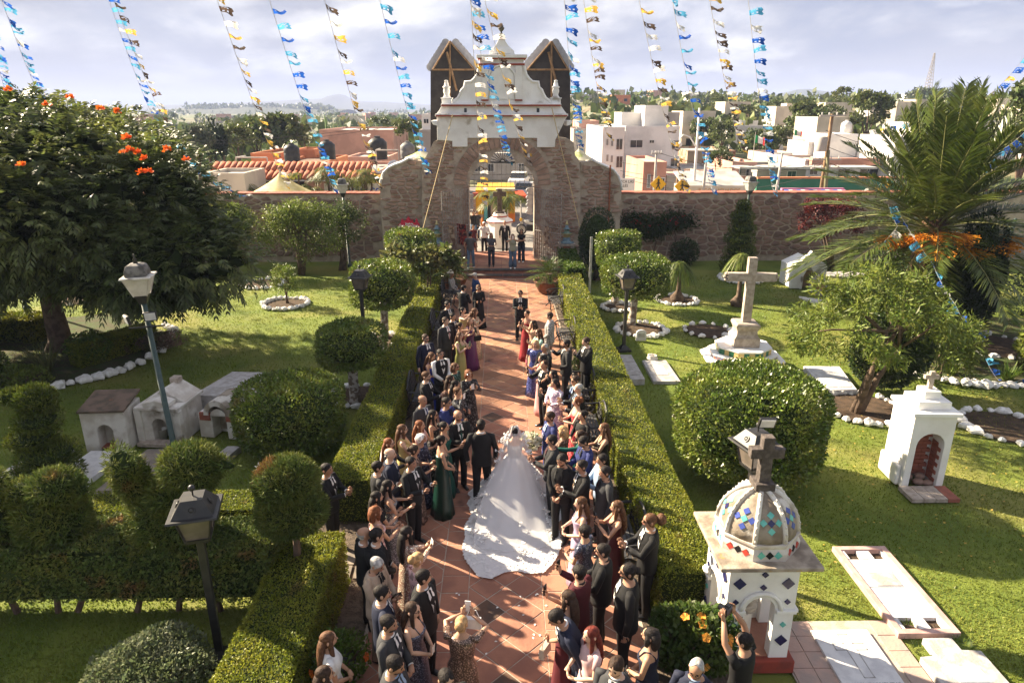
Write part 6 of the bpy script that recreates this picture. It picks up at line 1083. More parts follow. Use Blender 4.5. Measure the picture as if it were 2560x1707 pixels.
def black_lamp(x, y, label, rz_=0.0, fl=False):
    t = thing('black_lantern', label, 'street lamp', (x, y, 0), rz_, 'black garden lanterns'); q = MB(); q.bb(-.2, .2, -.2, .2, -.02, .04); frust(q, .04, .18, .14, .05); q.build('foot', M_black, t); MB().box(0, 0, 1.08, .1, .1, 1.9).build('post', M_black, t, bevel=.01)
    q = MB(); frust(q, 2.0, 2.05, .15, .16); 
    for sx in (-1, 1):
        for sy in (-1, 1): q.tube([(sx*.145, sy*.145, 2.03), (sx*.215, sy*.215, 2.41)], .016, 4)
    q.build('lantern_frame', M_black, t); q = MB(); frust(q, 2.05, 2.4, .138, .205); q.build('glass', M_lglass, t)
    q = MB(); frust(q, 2.405, 2.43, .31, .30); frust(q, 2.432, 2.62, .25, .13); q.build('roof', M_black, t)
    for k in range(4): MB().lathe([(.05, 0), (.05, .012), (.035, .012), (.03, .004), (.015, .015)], 12).xf(Matrix.Rotation(k*PI/2, 4, 'Z') @ Matrix.Translation((0, -.197, 2.525)) @ Matrix.Rotation(R(57), 4, 'X')).build('rosette', M_black, t)
    MB().tube([(0, 0, 2.62), (0, 0, 2.7)], .012, 6).build('finial_rod', M_black, t); MB().ball((0, 0, 2.73), .045, 10).build('finial', M_black, t, smooth=True)
    if fl: flood(t, .06, -.1, 2.8, R(-20), R(25))
    return t
black_lamp(-3.98, 7.72, 'black lantern on a post at the lower left behind the hedge', R(14)); black_lamp(3.9, 20.66, 'black lantern on a post beyond the right hedge', R(8)); black_lamp(-4.4, 20.75, 'black lantern on a post before the left drum tree', R(-8)); black_lamp(3.93, 9.45, 'black lantern with a floodlight on top behind the domed shrine', R(18), True)
def green_lamp(x, y, label, tilt=(0, 0), fl=False, h=3.5, lantern=True):
    t = thing('green_lamp_post', label, 'street lamp', (x, y, 0), group='green lamp posts'); t.rotation_euler = (tilt[0], tilt[1], R(12)); MB().tube([(0, 0, -.05), (0, 0, .1), (0, 0, .12), (0, 0, h)], [.11, .11, .065, .055], 12).build('post', M_green, t, smooth=True)
    if not lantern: return t
    q = MB(); frust(q, h-.02, h+.16, .07, .13); q.build('holder', M_black, t); q = MB(); frust(q, h+.16, h+.55, .125, .25); q.build('glass', M_opal, t); q = MB()
    for sx in (-1, 1):
        for sy in (-1, 1): q.tube([(sx*.13, sy*.13, h+.15), (sx*.255, sy*.255, h+.56)], .012, 4)
    frust(q, h+.55, h+.58, .3, .29); q.build('frame', M_grime, t); q = MB(); q.lathe([(.30, h+.58), (.29, h+.68), (.24, h+.8), (.12, h+.84)], 4, ph=PI/4); q.build('roof', mat('tarnished_roof', (.08, .075, .07), (.2, .19, .18), sc=7, rough=.6), t, bevel=.02); MB().lathe([(.05, 0), (.02, .04), (.045, .07), (.015, .12), (.025, .15), (.005, .2)], 10, c=(0, 0, h+.84)).build('finial', M_black, t, smooth=True)
    if fl:
        MB().tube([(-.36, -.1, h-.52), (.36, -.1, h-.52)], .02, 6).build('bracket', M_black, t); flood(t, .12, -.16, h-.28, R(5), R(10)); flood(t, -.34, -.14, h-.32, R(-60), R(10))
    return t
green_lamp(-7.5, 14.1, 'tall leaning green lamp post with two floodlights by the left tombs', (0, R(-1.6)), True, 3.45); green_lamp(-7.5, 33.2, 'green lamp post by the wall left of the gate', (0, R(-1)), False, 3.4); green_lamp(11.75, 33.0, 'green lamp post by the wall right of the gate', (0, R(1.5)), False, 3.5); green_lamp(-18.4, 25.7, 'green post half hidden under the tulip tree', (0, R(-3)), False, 3.3, False); p = dz(2278, 700); green_lamp(p.x, p.y, 'green post half hidden behind the date palm', (0, R(3)), False, 3.4, False)
t = thing('white_post', 'flat pale metal post standing beside the right hedge', 'post', dz(1354, 672)); MB().box(0, 0, 1.15, .1, .05, 2.4).build('bar', mat('pale_metal', (.55, .55, .55), (.42, .42, .42), sc=5, rough=.5, metal=.3), t)
# ================================================================ cast iron benches
def bench_proto():
    t = thing('iron_bench', '', 'bench', group='cast iron benches along the hedges'); Wb = 1.3   # faces -Y
    for i in range(6): MB().box(0, -.22+i*.075, .44, Wb-.08, .055, .022).build('slat', mat('bench_slat', (.05, .05, .052), (.08, .08, .08), sc=6, rough=.4, spec=.5), t)
    q = MB(); z0, z1 = .5, .95; yb = .24
    top = [(Wb/2*math.sin(a), yb+.06, z1-.14*(abs(math.sin(a))**2)+.06*math.cos(3*a)) for a in [-PI/2+PI*i/16 for i in range(17)]]; q.tube(top, .024, 6); q.tube([(-Wb/2, yb, z0), (Wb/2, yb, z0)], .02, 6)
    for sx in (-1, 1): q.tube([(sx*Wb/2, yb, .44), (sx*Wb/2, yb+.05, .82)], .022, 6)
    for i in range(11):
        x = -Wb/2+Wb*(i+.5)/11
        for j in range(3):
            zc = z0+.07+j*.13; zt = z1-.14*(2*x/Wb)**2
            if zc+.05 > zt: continue
            q.tube([(x+.055*math.cos(k*PI/3), yb+.02+j*.015, zc+.06*math.sin(k*PI/3)) for k in range(7)], .011, 4, cap=False); q.tube([(x-.05, yb+.02+j*.015, zc-.06), (x+.05, yb+.03+j*.015, zc+.06)], .01, 4)
    q.build('back_lattice', M_black, t)
    for sx in (-1, 1):
        q = MB(); x = sx*Wb/2; q.tube([(x, yb+.02, .72), (x, .0, .70), (x, -.2, .68), (x, -.28, .62), (x, -.25, .55), (x, -.2, .58)], .024, 6); q.tube([(x, -.22, .44), (x, -.24, .6)], .02, 5); q.tube([(x, -.1+.07*math.cos(k*PI/4), .57+.07*math.sin(k*PI/4)) for k in range(9)], .012, 4); q.tube([(x, .08+.07*math.cos(k*PI/4), .57+.07*math.sin(k*PI/4)) for k in range(9)], .012, 4); q.build('armrest', M_black, t)
        for y0_, y1_ in ((-.2, -.3), (.2, .32)): q = MB(); q.tube([(x, y0_, .44), (x, (y0_+y1_)/2+.04, .26), (x, y0_*.9, .14), (x, y1_, .03), (x, y1_*1.05, .0)], .022, 6); q.build('leg', M_black, t)
        q = MB(); q.tube([(x, -.2, .2), (x, 0, .28), (x, .2, .2)], .014, 5); q.tube([(x, .1*math.cos(k*PI/4), .34+.08*math.sin(k*PI/4)) for k in range(9)], .012, 4); q.build('side_scroll', M_black, t)
    return t
bp = bench_proto(); first = True
for x, y, rz_, lb in ((2.02, 25.2, -PI/2, 'cast iron bench nearest the steps on the right'), (2.02, 21.0, -PI/2, 'second cast iron bench from the steps on the right'), (2.02, 16.3, -PI/2, 'cast iron bench behind the clapping men on the right'), (2.02, 14.2, -PI/2, 'cast iron bench halfway along the right hedge'), (2.05, 9.9, -PI/2, 'cast iron bench nearest the camera on the right'), (-2.06, 26.2, PI/2, 'cast iron bench with the seated man in a hat'), (-2.06, 22.0, PI/2, 'second cast iron bench from the steps on the left'), (-2.06, 16.2, PI/2, 'cast iron bench with sunlit slats on the left'), (-2.06, 12.2, PI/2, 'cast iron bench nearest the camera on the left')):
    b = bp if first else copy_tree(bp); first = False; b.location = (x, y, 0); b.rotation_euler = (0, 0, rz_); b['label'] = lb
# ================================================================ whitewashed edging stones
rocks = []
for k in range(6):
    m_ = MB(); m_.ball((0, 0, 0), (1, 1, 1), 9); m_.v = [tuple(Vector(v)*(1+.22*math.sin(v[0]*3+k*2)*math.sin(v[1]*3.4+k)+rnd.uniform(-.15, .15))) for v in m_.v]; m_.v = [(a, b, max(c, -.6)) for a, b, c in m_.v]; rocks.append(m_.mesh('stone', M_rockw, False))
def edging(pts, label, s=.1, soil=None):
    cx, cy_ = sum(p[0] for p in pts)/len(pts), sum(p[1] for p in pts)/len(pts); t = thing('stone_edging', label, 'stones', (cx, cy_, 0), group='whitewashed stone edgings')
    for x, y in pts:
        k = s*rnd.uniform(.7, 1.3); o = link('stone', rnd.choice(rocks), t, (x-cx+rnd.uniform(-.03, .03), y-cy_+rnd.uniform(-.03, .03), k*.4), rnd.uniform(0, 6)); o.scale = (k*rnd.uniform(.9, 1.4), k, k*.75)
    if soil: MB().slab([(soil*math.cos(a)*(1+.06*math.sin(3*a)), soil*math.sin(a)*(1+.06*math.cos(2*a))) for a in [2*PI*i/24 for i in range(24)]], -.02, .012).build('soil', M_soil, t)
    return t
def ringp(cx, cy_, r_, n, a0=0, a1=2*PI, sq=1.0): return [(cx+r_*math.cos(a0+(a1-a0)*i/n), cy_+r_*sq*math.sin(a0+(a1-a0)*i/n)) for i in range(n)]
for cx, cy_, r_, n, lb in ((4.85, 22.75, .85, 22, 'white stone ring with headstone under the right flat-topped tree'), (4.5, 25.6, .6, 16, 'white stone ring around the smaller right clipped tree'), (7.08, 26.6, .8, 22, 'white stone ring around the small ponytail palm'), (10.9, 30.3, .95, 18, 'white stone ring around the tiered topiary'), (9.3, 16.0, 1.0, 26, 'white stone ring around the peach tree on the right lawn'), (12.2, 14.9, .95, 20, 'white stone ring of bare earth at the right edge'), (-8.6, 26.3, .85, 24, 'white stone ring around the sapling on the left lawn'), (-10.6, 29.6, .9, 16, 'white stone ring near the left wall'), (-3.95, 17.0, .75, 18, 'white stone ring around the nearest left clipped tree'), (-4.1, 21.6, .8, 16, 'white stone ring around the left drum tree'), (7.2, 22.6, .8, 12, 'white stones just behind the cross monument'), (16.0, 20.9, 1.3, 18, 'white stone ring around the column cypress'), (-20.5, 24.6, 1.1, 16, 'white stone ring at the far left edge'), (-17.5, 27.0, .9, 12, 'white stone ring beyond the green post on the left')): edging(ringp(cx, cy_, r_, n), lb, .105, r_*.97)
def poly_pts(dp, step):
    P = [gz(*p) for p in dp]; o = []; 
    for a, b in zip(P, P[1:]):
        n = max(1, int((b-a).length/step)); o += [((a+(b-a)*i/n).x, (a+(b-a)*i/n).y) for i in range(n)]
    return o
T3c = lambda x, y: (x/2.413, 600+y/2.413)
edging(poly_pts([T3c(-60, 965), T3c(290, 905), T3c(425, 872), T3c(590, 836), T3c(725, 794), T3c(850, 746), T3c(905, 712), T3c(990, 655), T3c(1010, 600), T3c(1040, 548), T3c(1000, 522), T3c(950, 508)], .26), 'long curved row of white stones edging the tulip tree bed', .14)
edging(poly_pts([(2245, 925), (2330, 950), (2440, 965), (2600, 968)], .24), 'row of white stones edging the right flower bed', .14)
edging([(3.55, 9.95), (3.75, 10.15), (3.95, 10.22), (3.62, 9.75), (4.1, 10.3), (3.72, 9.55)], 'cluster of big white stones behind the domed shrine', .13)
# flower bed soil sheets
for nm, pts in (('flower_bed', [T3c(-200, 960), T3c(290, 900), T3c(590, 834), T3c(850, 744), T3c(1000, 640), T3c(1020, 560), T3c(700, 440), T3c(-200, 520)]), ('flower_bed', [(2245, 922), (2330, 946), (2440, 962), (2700, 965), (2700, 800), (2330, 790)])):
    P = [gz(*p) for p in pts]; me = bpy.data.meshes.new(nm); me.from_pydata([(p.x, p.y, .004) for p in P], [], [tuple(range(len(P)))]); setmat(me, mat('planted_soil', (.06, .055, .025), (.05, .075, .02), sc=3, rough=1, bump=.8, bsc=22)); kind(link(nm, me), 'structure')
rk = thing('boulder', 'brown rock at the bottom left corner', 'rock', (-5.75, 6.75, 0)); o = MB(); o.ball((0, 0, .22), (.24, .2, .3), 9); o.v = [tuple(Vector(v)*(1+rnd.uniform(-.08, .08))) for v in o.v]; o.build('stone', M_stoneL, rk)
# ================================================================ at the gate: sign, posters, ceramic pinnacles, ropes
sg = thing('church_sign', 'red church-shaped sign with white lettering left of the arch', 'sign', (0, 0, 0)); Ys = GY+.1; M_rsign = mat('sign_red', (.62, .03, .07), rough=.5); Z9 = lambda x, y: gy(840+x/9.8, 420+y/9.8, Ys)
pr = [(1535, 1640), (1535, 1380), (1585, 1340), (1600, 1270), (1632, 1235), (1660, 1290), (1712, 1290), (1735, 1235), (1775, 1185), (1815, 1235), (1835, 1290), (1870, 1255), (1900, 1340), (1945, 1340), (1950, 1270), (1975, 1225), (2005, 1275), (2010, 1330), (2048, 1370), (2050, 1640)]
P = [Z9(*p) for p in pr]; c0 = P[0]; sg.location = (Z9(1790, 1640).x, Ys, c0.z); MB().prism([(p.x-sg.location.x, p.z-sg.location.z) for p in P], -.04, 0).build('board', M_rsign, sg)
for s_, y_, z_ in (('Templo de', 1362, .1), ('San Francisco', 1412, .2), ('Acatepec', 1482, .36)): p = Z9(1790, y_); T_(s_, z_, M_clean, 'lettering', sg, (p.x-sg.location.x, -.046, p.z-sg.location.z), sx=.85, bold=.006)
MB().tube([(-.6, .05, -1.6), (-.6, .05, .3)], .03, 6).build('post', M_black, sg); MB().tube([(.6, .05, -1.6), (.6, .05, .3)], .03, 6).build('post', M_black, sg)
M_cer = [mat('glaze_blue', (.12, .2, .26), (.2, .28, .3), sc=12, rough=.3), mat('glaze_yellow', (.5, .42, .2), rough=.3), mat('glaze_green', (.16, .24, .18), rough=.3)]
for px, lb in ((343, 'glazed ceramic pinnacle on a brick pedestal left of the arch'), (1105, 'glazed ceramic pinnacle on a brick pedestal right of the arch')):
    b = G(px, 1510, GY-.9); zt = G(px, 1312, GY-.9)[1]; zp = G(px, 1452, GY-.9)[1]; t = thing('ceramic_pinnacle', lb, 'ornament', (b[0], GY-.9, .02)); q = MB(); hp = zp
    for r_ in range(int(hp/.085)):
        for c in range(4):
            for y0_ in (-.34, .2): MB().bb(-.36+c*.18+.005, -.36+(c+1)*.18-.005, y0_, y0_+.14, r_*.085+.004, r_*.085+.08).build('brick', M_brick if (r_+c) % 3 else M_xst, t)
    MB().bb(-.35, .35, -.3, .33, 0, hp-.02).build('pedestal_core', M_mort, t); h = zt-zp; MB().bb(-.4, .4, -.38, .4, hp-.015, hp+.06).build('cap', M_xst, t)
    pf = [(.36, .06), (.37, .1), (.2, .14), (.17, .3), (.15, .42), (.26, .44), (.26, .47), (.14, .5), (.1, .62), (.17, .64), (.17, .66), (.09, .7), (.06, .82), (.09, .84), (.05, .88), (.03, 1.0)]
    for i in range(0, len(pf)-1, 3): MB().lathe([(r_, hp+z_*h) for r_, z_ in pf[i:i+4]], 16).build('glazed_ring', M_cer[(i//3) % 3], t, smooth=True)
def poster(x0, x1, y0, y1, Y, m, lb, rz_):
    a, b = G(x0, y1, Y), G(x1, y0, Y); t = thing('poster', lb, 'poster', ((a[0]+b[0])/2, Y, a[1]), rz_); w_ = (b[0]-a[0]); q = MB(); q.loft([[(-w_/2, .03*math.sin(i*.8), (b[1]-a[1])*i/6), (w_/2, .03*math.sin(i*.8+.6), (b[1]-a[1])*i/6), (w_/2, .03*math.sin(i*.8+.6)+.01, (b[1]-a[1])*i/6), (-w_/2, .03*math.sin(i*.8)+.01, (b[1]-a[1])*i/6)] for i in range(7)]); q.build('sheet', m, t)
M_po1 = mat('poster_print', (.40, .25, .16), (.55, .42, .32), sc=4, rough=.5, c3=(.16, .09, .06), sc3=5); M_po2 = mat('poster_event', (.03, .02, .02), (.4, .05, .04), sc=7, rough=.5, c3=(.5, .25, .15), sc3=9, lo3=.58, hi3=.64)
poster(403, 446, 1340, 1455, GY-1.15, M_po1, 'sepia portrait poster tied to the left gate leaf', R(-40)); poster(449, 522, 1330, 1455, GY-.75, M_po2, 'dark red and black event poster on the left gate leaf', R(-40)); poster(970, 1018, 1342, 1452, GY-.8, M_po1, 'sepia portrait poster tied to the right gate leaf', R(40))
M_rope = mat('yellow_rope', (.5, .38, .2), rough=.8)
for a, b, lb in (((432, 680), (252, 1372), 'yellow stay rope running down left of the arch'), ((1020, 640), (1186, 1345), 'yellow stay rope running down right of the arch')):
    p, q = G(*a, GY-.35), G(*b, GY-2.0); t = thing('stay_rope', lb, 'rope', (p[0], GY-.35, p[1])); MB().tube([(0, 0, 0), (q[0]-p[0], -1.65, q[1]-p[1])], .022, 5).build('cord', M_rope, t)
p, q = G(1365, 1005, GY+.3), G(1355, 1350, GY+.3); t = thing('rusty_pipe', 'rusty red drain pipe on the right flank wall', 'pipe', (q[0], GY+.2, q[1]-.4)); MB().tube([(0, 0, 0), (p[0]-q[0], 0, p[1]-q[1]+.6)], .04, 6).build('tube', mat('rust', (.28, .10, .05), rough=.9), t)
# ================================================================ people
CV = {'A': (700, 600, 3.92), 'B': (1200, 600, 3.92), 'C': (850, 900, 4.48), 'D': (1200, 900, 4.276), 'E': (750, 1200, 3.093), 'F': (1200, 1200, 3.093), 'G': (950, 0, 2.375), 'H': (0, 1050, 2.387), 'I': (1700, 1000, 2.217)}
CL = dict(black=(.012, .012, .013), char=(.03, .03, .032), navy=(.016, .02, .042), grey=(.10, .10, .105), dgrey=(.045, .046, .05), white=(.78, .77, .76), blue=(.03, .06, .42), royal=(.025, .035, .14), lblue=(.30, .40, .55), beige=(.42, .32, .24), red=(.25, .02, .025), burg=(.07, .012, .018), maroon=(.09, .015, .02), green=(.01, .06, .045), dgreen=(.008, .035, .025), teal=(.01, .09, .07), olive=(.27, .27, .09), purple=(.09, .012, .10), gold=(.34, .26, .16), yellow=(.62, .48, .2), pink=(.55, .27, .27), blush=(.66, .45, .45), rose=(.40, .22, .17), lilac=(.42, .34, .48), mint=(.35, .55, .45), brown=(.08, .045, .03), jeans=(.09, .15, .24), djeans=(.025, .035, .06), peach=(.55, .32, .22), cream=(.6, .5, .4), polo=(.03, .06, .16), sage=(.3, .33, .25), tan=(.4, .26, .15))
HR = dict(k=(.012, .009, .008), db=(.03, .017, .011), br=(.075, .036, .018), au=(.13, .045, .018), bl=(.34, .21, .10), gr=(.30, .29, .28), wh=(.6, .58, .56), rd=(.10, .018, .012))
SK = [(.50, .29, .19), (.40, .22, .14), (.60, .38, .27)]
def cloth(c, pat=None):
    b = CL[c]; nm = 'cloth_'+c+('_'+pat if pat else '')
    if nm in _mc: return _mc[nm]
    if pat == 'floral': return mat(nm, b, tuple(x*.45 for x in b), sc=14, rough=.8, local=True, lo=.5, hi=.56, c3=(.2, .07, .07), sc3=11, lo3=.6, hi3=.63)
    if pat == 'sequin': return mat(nm, b, tuple(min(1, x*4+.12) for x in b), sc=60, rough=.3, local=True, lo=.52, hi=.6, spec=.8, metal=.25)
    if pat == 'lace': return mat(nm, b, tuple(min(1, x*3+.08) for x in b), sc=26, rough=.75, local=True, lo=.52, hi=.58)
    if pat == 'satin': return mat(nm, b, tuple(x*.8 for x in b), sc=3, rough=.3, local=True, spec=.5)
    if pat in ('plaid', 'stripe'):
        m = mat(nm, b, rough=.85); t = m.node_tree; n = t.nodes; tc = n.new('ShaderNodeTexCoord'); prev = None
        for d in (('Z', 'X') if pat == 'plaid' else ('Z',)):
            w_ = n.new('ShaderNodeTexWave'); w_.bands_direction = d; w_.inputs['Scale'].default_value = 7 if pat == 'plaid' else 9; t.links.new(tc.outputs['Object'], w_.inputs['Vector']); r_ = n.new('ShaderNodeMapRange'); r_.inputs[1].default_value = .45; r_.inputs[2].default_value = .55; t.links.new(w_.outputs['Fac'], r_.inputs[0]); prev = (prev, r_.outputs[0])
        if pat == 'plaid':
            q = n.new('ShaderNodeMath'); q.operation = 'MULTIPLY_ADD'; t.links.new(prev[1], q.inputs[0]); q.inputs[1].default_value = .5; z = n.new('ShaderNodeMath'); z.operation = 'MULTIPLY'; t.links.new(prev[0][1], z.inputs[0]); z.inputs[1].default_value = .5; t.links.new(z.outputs[0], q.inputs[2]); f = q.outputs[0]
        else: f = prev[1]
        x = n.new('ShaderNodeMix'); x.data_type = 'RGBA'; t.links.new(f, x.inputs[0]); x.inputs[6].default_value = (*b, 1); x.inputs[7].default_value = (.5, .48, .46, 1) if pat == 'plaid' else (.04, .05, .08, 1); t.links.new(x.outputs[2], n['Principled BSDF'].inputs['Base Color']); return m
    return mat(nm, b, tuple(x*.78 for x in b), sc=5, rough=.78, local=True, bump=.12, bsc=9, spec=.25)
def hairm(k): return mat('hair_'+k, HR[k], tuple(x*1.7+.004 for x in HR[k]), sc=22, rough=.62, local=True, spec=.18, bump=.5, bsc=60)
def skinm(i): return mat('skin_%d' % i, SK[i], tuple(x*.9 for x in SK[i]), sc=9, rough=.55, local=True, spec=.35)
M_eye = mat('eye_dark', (.015, .01, .008), rough=.4); M_lip = mat('lip', (.33, .10, .09), rough=.5); M_shoe = mat('shoe_black', (.012, .011, .011), rough=.3, spec=.5); M_phone = mat('phone_black', (.01, .01, .012), rough=.2, spec=.6); M_lens = mat('sunglass', (.006, .006, .007), rough=.15, spec=.6)
TM = [(.84, .150, .105, 0), (.95, .152, .108, 0), (1.06, .142, .10, 0), (1.18, .155, .11, .005), (1.29, .172, .11, 0), (1.37, .165, .088, -.012), (1.42, .095, .07, -.014), (1.46, .058, .06, -.008)]
TF = [(.84, .168, .115, -.005), (.94, .166, .118, -.005), (1.05, .122, .088, 0), (1.16, .136, .098, .005), (1.26, .148, .118, .014), (1.35, .150, .082, -.006), (1.40, .088, .062, -.012), (1.45, .050, .052, -.006)]
HD = [(.0, .053, .056, -.002), (.022, .050, .058, .006), (.045, .050, .068, .022), (.07, .063, .083, .019), (.10, .071, .090, .013), (.13, .0745, .094, .007), (.16, .0725, .092, .003), (.185, .061, .078, .0), (.202, .038, .048, 0), (.210, .010, .013, 0)]
def el(z, rx, ry, cy_, n): return [Vector((rx*math.cos(2*PI*k/n), cy_+ry*math.sin(2*PI*k/n), z)) for k in range(n)]
def ik(Sh, Wr, l1, l2, pole):
    d = Wr-Sh; L_ = d.length
    if L_ > (l1+l2)*.995: Wr = Sh+d.normalized()*(l1+l2)*.995; d = Wr-Sh; L_ = d.length
    a = (l1*l1-l2*l2+L_*L_)/(2*L_); h = math.sqrt(max(0, l1*l1-a*a)); dn = d.normalized(); p = pole-dn*pole.dot(dn); p = p.normalized() if p.length > 1e-4 else dn.orthogonal().normalized(); return Sh+dn*a+p*h, Wr
def hand(mb, W, d, nrm, s=1.0, curl=.35, side=1):
    d = d.normalized(); nrm = (nrm-d*nrm.dot(d)).normalized(); ac = d.cross(nrm)
    mb.tube([W-d*.01, W+d*.03*s, W+d*.075*s, W+d*.09*s], [(.024, .018), (.036*s, .016), (.040*s, .014), (.034*s, .011)], 8)
    for i, (o, l) in enumerate(((-.028, .062), (-.010, .074), (.009, .070), (.027, .055))):
        b = W+d*.085*s+ac*o*s; m_ = b+(d*math.cos(curl*.6)+nrm*math.sin(curl*.6)).normalized()*l*.5*s; t_ = m_+(d*math.cos(curl*1.6)+nrm*math.sin(curl*1.6)).normalized()*l*.5*s; mb.tube([b-d*.012, m_, t_], [.0095*s, .0088*s, .006*s], 5)
    b = W+d*.03*s-ac*.032*s*side; mb.tube([b, b-ac*.022*side*s+d*.025*s+nrm*.008, b-ac*.026*side*s+d*.055*s+nrm*.014], [.011*s, .010*s, .007*s], 5)
V3 = Vector
POSE = {  # right wrist, left wrist (x mirrored already), finger dir, palm facing
 'down': ((.25, .03, .86), (-.25, .03, .86), (0, .1, -1), 'in'), 'clap': ((.055, .33, 1.17), (-.055, .33, 1.17), (0, .75, .65), 'in'), 'claplow': ((.07, .31, 1.06), (-.07, .31, 1.06), (0, .9, .4), 'in'), 'clapwide': ((.13, .32, 1.18), (-.13, .32, 1.18), (0, .8, .6), 'in'),
 'clasp': ((.07, .20, .97), (-.06, .215, .99), (-.7, .3, -.5), 'back'), 'phone': ((.065, .30, 1.28), (-.065, .30, 1.28), (0, .3, 1), 'in'), 'phoneup': ((.07, .31, 1.47), (-.07, .31, 1.47), (0, .3, 1), 'in'), 'look': ((.06, .27, 1.08), (-.06, .27, 1.08), (0, .8, .6), 'in'),
 'onephone': ((.12, .36, 1.36), (-.2, .16, .98), (0, .3, 1), 'in'), 'cross': ((-.12, .19, 1.13), (.12, .21, 1.10), (-.9, .1, .1), 'back'), 'raise': ((.12, .22, 1.78), (-.10, .24, 1.78), (0, .3, 1), 'in'), 'reach': ((-.12, .20, 1.05), (-.22, .52, 1.36), (0, .9, .3), 'down'), 'wipe': ((.09, .16, 1.46), (-.16, .22, 1.02), (-.3, .1, 1), 'back'),
 'hold': ((.1, .24, 1.08), (-.09, .24, 1.05), (-.6, .5, .1), 'back'), 'walk': ((.25, .1, .88), (-.24, -.05, .86), (0, .2, -1), 'in'), 'hip': ((.24, .05, .9), (-.2, .1, 1.0), (.2, .2, -1), 'in')}
def person(pos, h, face, out, hair, pose, label, who, head=(0, 0), sk=0, ex=(), z0=0.0, lean=0.0, wide=1.0, phone_m=None, scarf=None):
    s = h/1.70; t = thing('person', label, 'person', (pos[0], pos[1], z0), R(face-90)); fem = out[0] in ('dress', 'top'); T = TF if fem else TM; sit = pose == 'sit'; n = 12
    dzs = -.43 if sit else 0.0; hy, hp = R(head[0]), R(head[1]); piv = V3((0, -.005, 1.47)); Mh = Matrix.Translation(piv) @ Matrix.Rotation(-hy, 4, 'Z') @ Matrix.Rotation(hp, 4, 'X') @ Matrix.Translation(-piv); hz_ = lambda v: Mh @ V3(v)
    def fin(mb, name, mats, smooth=True):
        vs = []
        for v in mb.v:
            v = V3(v); v.x *= 1
            if lean and v.z > .9: q = V3((0, v.y, v.z-.9)); a = R(lean); v = V3((v.x, q.y*math.cos(a)+q.z*math.sin(a), .9+q.z*math.cos(a)-q.y*math.sin(a)))
            vs.append(((v.x)*s, v.y*s, (v.z+dzs)*s))
        mb.v = vs; return mb.build(name, mats, t, smooth=smooth)
    wx = wide
    # --- joints
    pr = POSE['clasp'] if sit else POSE[pose]; shx = .178 if not fem else .158; jit = lambda: rnd.uniform(-.015, .015)
    arms = []
    for sd, wr in ((1, pr[0]), (-1, pr[1])):
        Sh = V3((sd*shx*wx, -.01, 1.365)); Wr = V3(wr)+V3((jit(), jit(), jit())); pole = V3((sd*.7, -.35, -.8)) if pose not in ('raise', 'phoneup', 'cross') else (V3((sd*1, .1, -.35)) if pose != 'cross' else V3((sd*.6, .3, -.8))); E_, Wr = ik(Sh, Wr, .275, .25, pole); arms.append((sd, Sh, E_, Wr))
    k = .86 if fem else 1.0
    # --- body
    b = MB(); rings = [el(z, rx*wx, ry*wx, c, n) for z, rx, ry, c in T]+[[hz_(p) for p in el(1.47+d, rx, ry, c, n)] for d, rx, ry, c in HD]; b.loft(rings)
    for (x, y, z, r_) in ((-.076, -.005, .105, (.012, .022, .03)), (.076, -.005, .105, (.012, .022, .03))): q0 = len(b.v); b.ball((x, y, 1.47+z), r_, 6); b.xf(Mh, q0)
    q0 = len(b.v); b.add([(0, .1, 1.47+.128), (-.016, .1, 1.47+.088), (.016, .1, 1.47+.088), (0, .126, 1.47+.09)], [(0, 1, 3), (0, 3, 2), (1, 2, 3)]); b.xf(Mh, q0)
    for sx in (-1, 1): q0 = len(b.v); b.box(sx*.031, .0925, 1.47+.119, .019, .006, .007, mi=1); b.box(sx*.032, .094, 1.47+.136, .03, .008, .004, mi=1); b.xf(Mh, q0)
    q0 = len(b.v); b.box(0, .093, 1.47+.062, .044, .016, .013, mi=2); b.xf(Mh, q0)
    for sd, Sh, E_, Wr in arms:
        b.tube([Sh+V3((-sd*.03, 0, .005)), Sh+V3((sd*.012, 0, -.01)), Sh.lerp(E_, .4), E_, E_.lerp(Wr, .35), Wr], [.04*k, .052*k, .046*k, .037*k, .037*k, .024*k], 8)
        fd = V3((pr[2][0]*sd, pr[2][1], pr[2][2])); pn = {'in': V3((-sd, 0, 0)), 'back': V3((0, -1, 0)), 'down': V3((0, 0, -1))}[pr[3]]
        hand(b, Wr, fd, pn, .95 if not fem else .86, .25 if 'clap' in pose else .6, sd)
    legs = []
    for sd in (-1, 1):
        st_ = .12*sd if pose == 'walk' else .0
        if sit: L_ = [(sd*.09, 0, .88), (sd*.11, .40, .90), (sd*.11, .42, .50)]
        else: L_ = [(sd*.085, 0, .87), (sd*.095, .02+st_*.6, .47), (sd*.10, -.015+st_, .08)]
        legs.append([V3(p) for p in L_]); A, K_, C_ = legs[-1]; b.tube([A, A.lerp(K_, .5), K_, K_.lerp(C_, .35), C_, C_+V3((0, .0, -.05))], [.085, .07, .052, .054, .036, .034], 8)
    fin(b, 'body', [skinm(sk), M_eye, M_lip])
    # --- clothes
    def torso(z0_, z1_, grow, mi=0, flare=0.0, nn=16, top=None):
        R_ = []; zs = sorted({z0_, z1_, *[q[0] for q in T if z0_ < q[0] < z1_]})
        for z in zs:
            zz_ = [q[0] for q in T]; rx = float(np.interp(z, zz_, [q[1] for q in T])); ry = float(np.interp(z, zz_, [q[2] for q in T])); c = float(np.interp(z, zz_, [q[3] for q in T])); f = flare*max(0, (1.0-z))/.2
            R_.append(el(z, rx*wx+grow+f, ry*wx+grow+f, c, nn))
        return R_
